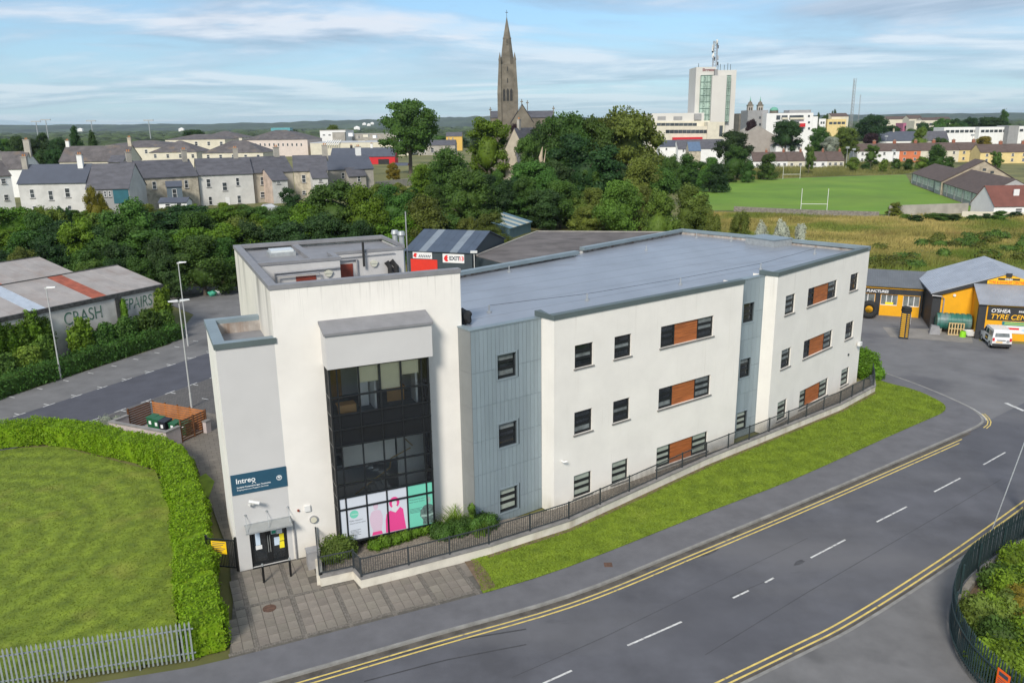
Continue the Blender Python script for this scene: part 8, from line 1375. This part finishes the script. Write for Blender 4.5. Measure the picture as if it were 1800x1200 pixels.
# prominent trees, each on its own
for a in [(716, 173, 262, 124, M_, 'round', 'great spreading tree standing alone left of the church'), (858, 206, 205, 108, B_, 'tall', 'tall fresh green tree left of the gabled house'), (1098, 186, 205, 148, O_, 'round', 'broad domed olive green tree right of the church'), (985, 196, 196, 120, M_, 'round', 'dense dark tree in front of the church nave'), (1030, 235, 180, 150, D_, 'tall', 'big dark tree below the domed olive tree'), (945, 214, 205, 60, D_, 'tall', 'dark tree beside the gabled house chimney'), (905, 218, 215, 26, m_purple, 'round', 'small dark purple tree below the church gable'), (788, 258, 165, 110, M_, 'bush', 'rounded tree left of the tall fresh green tree'), (822, 292, 142, 120, M_, 'bush', 'wide green tree in front of the tall fresh green one'), (866, 304, 150, 95, D_, 'bush', 'dark rounded tree in the middle of the belt'), (748, 342, 122, 112, O_, 'bush', 'olive domed tree behind the plant room flues'), (690, 322, 132, 100, M_, 'bush', 'green tree left of the olive domed tree'), (985, 316, 154, 92, M_, 'bush', 'round green bushy tree above the blue shed'), (1040, 357, 147, 96, O_, 'bush', 'olive round bush beside the blue shed'), (930, 328, 152, 70, M_, 'bush', 'green bush left of the round bushy tree'), (1128, 276, 170, 92, O_, 'bush', 'loose olive tree below the domed one'), (1218, 322, 148, 88, O_, 'bush', 'olive tree at the left edge of the pitch'), (1090, 315, 140, 100, L_, 'bush', 'light green straggling tree left of the pitch'), (1160, 330, 128, 80, L_, 'bush', 'pale thin leaved bush beside the pitch corner'), (1255, 368, 112, 50, O_, 'bush', 'brownish bush behind the office roof hatch'), (1302, 366, 114, 52, O_, 'bush', 'grey green bush right of the brownish one'), (1575, 355, 182, 32, O_, 'bush', 'small round bush beside the concrete pitch wall'), (582, 314, 128, 150, M_, 'bush', 'big bright green tree before the end of the terrace'), (509, 330, 132, 56, D_, 'tall', 'dark upright tree before the beige terraced house'), (640, 322, 122, 104, B_, 'bush', 'green tree right of the big bright one'), (163, 326, 134, 46, Y_, 'bush', 'yellow leaved tree before the teal extension'), (217, 348, 116, 124, M_, 'bush', 'rounded green tree below the tan stone house'), (110, 362, 126, 36, D_, 'tall', 'narrow dark tree before the pale grey house'), (65, 370, 120, 84, M_, 'bush', 'feathery green tree before the white door'), (340, 370, 117, 104, M_, 'bush', 'rounded green tree left of the tower top'), (425, 378, 118, 112, O_, 'bush', 'olive bushy tree right behind the tower parapet'), (130, 384, 112, 112, B_, 'bush', 'bright green tree above the repair shed ridge'), (1042, 206, 200, 96, M_, 'round', 'rounded tree joining the dark tree and the domed olive one'), (928, 236, 188, 64, M_, 'tall', 'green tree right beside the cream gabled house'), (690, 285, 230, 30, Y_, 'bush', 'yellow green bush beside the red building'), (1768, 189, 640, 17, M_, 'poplar', 'tall leaning poplar on the right skyline'), (128, 220, 250, 52, D_, 'conifer', 'dark cypress behind the terrace, left one'), (160, 228, 245, 44, D_, 'conifer', 'dark cypress behind the terrace, right one'), (1292, 230, 330, 72, D_, 'round', 'dark round tree before the grey gabled hall'), (1295, 254, 300, 62, M_, 'bush', 'green domed tree left of the bungalows'), (1352, 268, 300, 44, M_, 'bush', 'clipped looking round bush before the bungalows'), (1384, 212, 400, 64, D_, 'round', 'dark tree before the white apartments'), (1425, 253, 330, 24, M_, 'tall', 'slim green tree between the bungalows'), (1441, 222, 390, 46, M_, 'round', 'loose green tree right of the apartments'), (1462, 240, 380, 40, m_silver, 'round', 'silver grey tree left of the yellow green tree'), (1491, 222, 400, 52, O_, 'round', 'yellow green domed tree before the slate roofs'), (1532, 234, 420, 34, m_purple, 'round', 'dark purple tree beside the slate house'), (1536, 202, 520, 58, D_, 'round', 'dark spreading tree on the right skyline'), (1650, 253, 330, 46, M_, 'bush', 'bushy tree before the cream terraced house'), (1534, 254, 350, 34, M_, 'tall', 'green tree before the white terraced house'), (1753, 265, 330, 28, M_, 'tall', 'green tree before the yellow terraced houses'), (1620, 222, 470, 34, L_, 'bush', 'light green tree between the slate houses'), (1655, 240, 430, 40, M_, 'bush', 'green bush below the white bargeboard gable'), (1730, 239, 430, 44, Y_, 'bush', 'yellow green bushes right of the orange brick house'), (1742, 206, 620, 70, D_, 'round', 'dark trees on the right skyline below the poplar'), (1680, 208, 640, 26, D_, 'round', 'dark round tree left of the modern block'), (505, 226, 560, 60, D_, 'round', 'dark round tree behind the lantern roof'), (585, 219, 520, 36, O_, 'bush', 'olive tree above the white flat roofed block'), (340, 228, 560, 50, D_, 'round', 'dark tree behind the brown hip roofs'), (1322, 210, 420, 30, m_purple, 'round', 'dark copper tree right of the hotel')]:
    tree(a[0], a[1], a[2], a[3], a[4], a[5], a[6])
# belts of trees nothing tells apart
def belt(rows, label, group, seed=5):
    rs = random.Random(seed)
    ORD = ['first', 'second', 'third', 'fourth', 'fifth', 'sixth', 'seventh', 'eighth', 'ninth', 'tenth', 'eleventh', 'twelfth', 'thirteenth', 'fourteenth', 'fifteenth', 'sixteenth', 'seventeenth', 'eighteenth', 'nineteenth', 'twentieth']; TONE = {id(m_leafd): 'dark', id(m_leafm): 'green', id(m_leafl): 'light green', id(m_leafo): 'olive', id(m_leafb): 'bright green'}
    for ri, (u0, u1, du, v0, v1, Y0, Y1, w, Ms, kinds) in enumerate(rows):
        u = u0; k_ = 0
        while u < u1:
            t = (u - u0) / max(1, u1 - u0); MM = rs.choice(Ms); lb = '%s %s, %s from left %s' % (TONE[id(MM)], label[0], ORD[k_ % 20], label[1][ri]); k_ += 1; tree(u + rs.uniform(-6, 6), v0 + (v1 - v0) * t + rs.uniform(-9, 9), rs.uniform(Y0, Y1), w * rs.uniform(0.75, 1.3), MM, rs.choice(kinds), lb, group); u += du * rs.uniform(0.8, 1.2)
belt([(-20, 420, 62, 398, 390, 112, 120, 128, [D_, M_, B_, O_], ['bush', 'round']), (-10, 440, 58, 430, 416, 103, 110, 104, [D_, D_, M_, O_], ['bush']), (20, 420, 74, 368, 360, 120, 128, 116, [M_, D_, B_, L_], ['bush', 'tall']), (150, 330, 44, 452, 442, 99, 102, 66, [D_, M_], ['bush']), (-10, 470, 27, 378, 356, 134, 142, 52, [M_, B_, O_], ['bush']), (20, 470, 30, 392, 374, 127, 134, 60, [M_, B_, D_], ['bush'])], ('bushy tree', ('in the middle row behind the repair shed', 'in the front row behind the repair shed', 'in the upper row behind the shed', 'right above the repair shed roof', 'in the row below the terrace', 'in the second row below the terrace')), 'trees behind the repair shed')
belt([(430, 720, 58, 386, 374, 112, 124, 108, [M_, B_, D_], ['bush']), (440, 700, 52, 356, 350, 124, 134, 80, [M_, B_, M_], ['bush']), (700, 870, 42, 384, 374, 118, 132, 76, [M_, D_, O_], ['bush']), (760, 960, 44, 347, 337, 148, 160, 80, [M_, D_], ['bush', 'tall']), (840, 980, 30, 306, 300, 152, 162, 60, [M_, D_, B_], ['bush'])], ('leafy tree', ('in the front row left of the flues', 'in the back row left of the flues', 'in the front row above the blue shed', 'in the back row above the sheds', 'in the row below the gabled house')), 'trees behind the sheds', 6)
belt([(925, 1170, 40, 285, 292, 165, 190, 84, [D_, M_, D_], ['round', 'tall']), (1010, 1160, 40, 332, 332, 140, 160, 74, [M_, O_, L_], ['bush']), (1160, 1275, 22, 270, 280, 240, 290, 60, [D_, M_, O_], ['bush']), (740, 800, 30, 290, 285, 170, 185, 60, [M_, B_], ['bush']), (660, 760, 30, 330, 322, 150, 165, 50, [M_, O_], ['bush'])], ('bank tree', ('below the domed olive tree', 'near the workshop wall', 'at the far corner of the pitch', 'below the great lone tree', 'beside the grey road wall')), 'trees on the bank by the pitch', 7)
belt([(-10, 110, 22, 242, 240, 330, 420, 34, [D_, D_, M_], ['round']), (60, 110, 18, 268, 262, 215, 235, 40, [D_, M_], ['round']), (1440, 1480, 14, 203, 200, 640, 680, 16, [D_], ['tall']), (1555, 1700, 22, 218, 214, 560, 640, 34, [D_, M_], ['round']), (1690, 1790, 20, 214, 210, 600, 660, 30, [D_, M_], ['round']), (560, 860, 40, 244, 236, 520, 620, 34, [D_, M_], ['round'])], ('distant tree', ('at the far left', 'behind the leftmost chimneys', 'on the skyline by the lattice mast', 'above the slate roofs at right', 'below the leaning poplar', 'around the shopping centre')), 'distant trees in the town', 8)
belt([(1500, 1690, 24, 280, 280, 330, 350, 24, [M_, L_], ['bush']), (1240, 1330, 22, 294, 292, 270, 290, 34, [M_, B_], ['bush']), (1590, 1800, 26, 378, 372, 168, 176, 36, [M_, D_, L_], ['bush'])], ('low bush', ('before the coloured terrace', 'at the far left corner', 'along the white boundary wall')), 'bushes around the pitch', 9)
# pale broken trunk, white flowering bush, bare sapling
x, y, zt = AtY(952, 258, 172); zb = terrain(x, y); q = MB(); q.tube([(x, y, zb), (x + 0.1, y, zb + (zt - zb) * 0.6), (x - 0.2, y, zb + (zt - zb) * 0.85), (x + 0.2, y, zt)], [0.42, 0.38, 0.42, 0.04], 9); r = thing('dead_tree', (x, y, zb), 'pale broken dead tree trunk in the wooded bank', 'tree'); q.build('trunk', mat('bleached_wood', (0.42, 0.34, 0.24), 0.9, 0.25, 1.5), r); q = MB(); q.tube([(x - 0.2, y, zb + (zt - zb) * 0.7), (x + 0.5, y, zb + (zt - zb) * 0.78), (x + 0.9, y, zt - 0.4)], [0.25, 0.15, 0.03], 6); q.build('branch', MATS['bleached_wood'], r)
for u, v, w, lb in ((1342, 388, 40, 'left part of the silvery white bush behind the office roof'), (1375, 384, 46, 'middle of the silvery white bush behind the office roof'), (1410, 392, 44, 'right part of the silvery white bush behind the office roof')): tree(u, v, 104, w, mat('white_leaves', (0.40, 0.43, 0.34), 0.7, 0.4, 3.0, trans=0.2), 'bush', lb, 'silvery white bushes', 'white_flowering_bush', cat='bush')
# rough grass field
def tufts(name, poly, n, h, M, zf=terrain):
    P = np.array(poly); lo, hi = P.min(0), P.max(0); pts = []
    while len(pts) < n: pts += [t for t in RNG.uniform(lo, hi, (n, 2)).tolist() if inside(t, poly)]
    C = np.array(pts[:n]); Z = np.array([zf(x, y) for x, y in C]); a = RNG.uniform(0, 2 * pi, n); l = RNG.uniform(0.05, 0.16, n); cl = 0.65 + 0.5 * np.sin(C[:, 0] * 0.31 + 1.3 * np.sin(C[:, 1] * 0.17)) * np.sin(C[:, 1] * 0.27 + C[:, 0] * 0.11); hh = h * RNG.uniform(0.45, 1.2, n) * np.clip(cl, 0.3, 1.3); t = RNG.normal(0, 0.24, (n, 2)) + np.array([0.22, 0.05])
    V = np.empty((n, 3, 3)); V[:, 0] = np.c_[C[:, 0] - np.cos(a) * l, C[:, 1] - np.sin(a) * l, Z]; V[:, 1] = np.c_[C[:, 0] + np.cos(a) * l, C[:, 1] + np.sin(a) * l, Z]; V[:, 2] = np.c_[C[:, 0] + t[:, 0] * hh, C[:, 1] + t[:, 1] * hh, Z + hh]
    return tag(mesh_np(name, V.reshape(-1, 3), np.arange(3 * n).reshape(-1, 3), M), kind='stuff')
FIELD = [G(1225, 374), G(1300, 374), G(1430, 380), G(1550, 383), G(1680, 380), G(1850, 384), (100, 100), (62, 92), (54, 93), (46, 96), (30, 99), (24, 92), (20, 98), (22, 130), (34, 160)]
tufts('tall_grass', FIELD, 150000, 1.0, m_tall)
BANK = [G(1275, 300), G(1330, 291), G(1500, 287), G(1600, 284), G(1606, 302), G(1590, 306), G(1400, 312), G(1200, 320)]
tufts('bank_grass', BANK, 40000, 1.6, mat('bank_grass_blades', (0.085, 0.12, 0.018), 0.9, 0.3, 0.03, col2=(0.2, 0.19, 0.06), trans=0.2))
bl = []
rs = random.Random(3)
for k in range(46): u = rs.uniform(1525, 1830); v = rs.uniform(432, 472) + (8 if u < 1620 else -14); xx, yy = G(u, v, 0); bl.append((xx, yy, 0.5, rs.uniform(0.8, 1.8), rs.uniform(0.8, 1.6), rs.uniform(0.6, 1.2)))
shrub('bramble_bank', bl[:23], O_, 0.15, 26, 'green brambles in the rough field behind the puncture shop', 'brambles', zmin=0.02); shrub('bramble_bank', bl[23:], M_, 0.15, 26, 'lighter green weeds in the rough field behind the tyre centre', 'brambles', zmin=0.02)
bl = [(*G(1725 + 14 * k, 492 - 1.0 * k, 0), 0.8, 1.2, 1.0, 1.1) for k in range(-1, 8)]
# ================================================================ far woods, hills, haze
m_wood = mat('far_woodland', (0.025, 0.044, 0.016), 0.95, 0.45, 0.02, col2=(0.05, 0.076, 0.024), detail=4)
ico = bmesh.new(); bmesh.ops.create_icosphere(ico, subdivisions=2, radius=1.0); IV = np.array([v.co[:] for v in ico.verts]); IF = np.array([[v.index for v in f.verts] for f in ico.faces]); ico.free()
rg = np.random.default_rng(21); Vs, Fs, k = [], [], 0
def woods(n, y0, y1, h0, h1, xr, avoid=None):
    global k
    for i in range(n):
        y = math.exp(rg.uniform(math.log(y0), math.log(y1))); x = rg.uniform(*xr) * y; r = rg.uniform(5, 10) * (1 + y / 1500); h = rg.uniform(h0, h1)
        if avoid and avoid(x, y): continue
        v = IV * (1 + rg.uniform(-0.16, 0.16, (len(IV), 1))) * np.array([r, r, h * 0.62]) + np.array([x, y, terrain(x, y) + h * 0.38]); Vs.append(v); Fs.append(IF + k); k += len(v)
woods(1700, 640, 4200, 7, 12, (-0.72, 0.3)); woods(900, 800, 4200, 7, 12, (0.1, 0.72)); woods(240, 460, 640, 6, 10, (-0.72, -0.42))
tag(mesh_np('far_woodland', np.concatenate(Vs), np.concatenate(Fs), m_wood), kind='stuff')
m_hill = mat('hill_woods', (0.022, 0.04, 0.022), 0.95, 0.4, 0.004, col2=(0.045, 0.068, 0.032), detail=6)
b = MB(); n = 420; X0, X1 = -6500, 6500
prof = []
for i in range(n + 1):
    x = X0 + (X1 - X0) * i / n; base = 46 + 10 * sin(x / 1300 + 1) + 7 * sin(x / 520 + 2) + (8 if x < 0 else -6); prof.append((x, base + 4.5 * sin(x / 61) * sin(x / 37 + 1) + rg.uniform(-2.5, 3.5)))
rows = [(0.0, 4700, -1.0), (0.35, 5000, 0.0), (0.75, 5400, 0.0), (1.0, 5800, 0.0), (0.9, 6400, 0.0), (0.0, 7600, -1)]
for fz, y, o in rows:
    for x, h in prof: b.v.append((x, y + 120 * sin(x / 700), h * fz + o + (rg.uniform(-3, 3) if 0.2 < fz < 1 else 0)))
for j in range(len(rows) - 1):
    for i in range(n): b.f.append((j * (n + 1) + i, j * (n + 1) + i + 1, (j + 1) * (n + 1) + i + 1, (j + 1) * (n + 1) + i)); b.m.append(0)
tag(b.build('hills', m_hill, fix=False), kind='structure')
for k_, (u, v, Y) in enumerate([(640, 217, 4300), (648, 218.5, 4300), (654, 216, 4500), (318, 226.5, 3000), (140, 227, 3200), (627, 224, 2600), (1700, 213, 3200)]):
    x, _, z = AtY(u, v, Y); q = MB(); q.box(x - 9, Y, z - 9, x + 9, Y + 10, z); q.add([(x - 9, Y, z), (x + 9, Y, z), (x + 9, Y + 10, z), (x - 9, Y + 10, z), (x, Y + 5, z + 4)], [(0, 1, 4), (1, 2, 4), (2, 3, 4), (3, 0, 4)]); tag(q.build('far_farmhouse', m_wh), 'tiny white farmhouse on the far hills, %s' % ['topmost behind the stores', 'lower right of the topmost', 'nearest the great tree', 'below the floodlights', 'left of the floodlights', 'low behind the white block', 'far right'][k_], 'farmhouse', 'far farmhouses')
mh = bpy.data.materials.new('haze_air'); mh.use_nodes = True; tt = mh.node_tree; tt.nodes.remove(tt.nodes['Principled BSDF']); pv = tt.nodes.new('ShaderNodeVolumePrincipled'); pv.inputs['Color'].default_value = (0.72, 0.86, 1.0, 1); pv.inputs['Density'].default_value = 0.00005; pv.inputs['Anisotropy'].default_value = 0.2
tt.links.new(pv.outputs[0], tt.nodes['Material Output'].inputs['Volume'])
q = MB(); q.box(-9200, -420, -2.2, 9200, 9200, 82); tag(q.build('haze', mh), kind='stuff')
SC.cycles.volume_bounces = 0; SC.cycles.volume_step_rate = 10
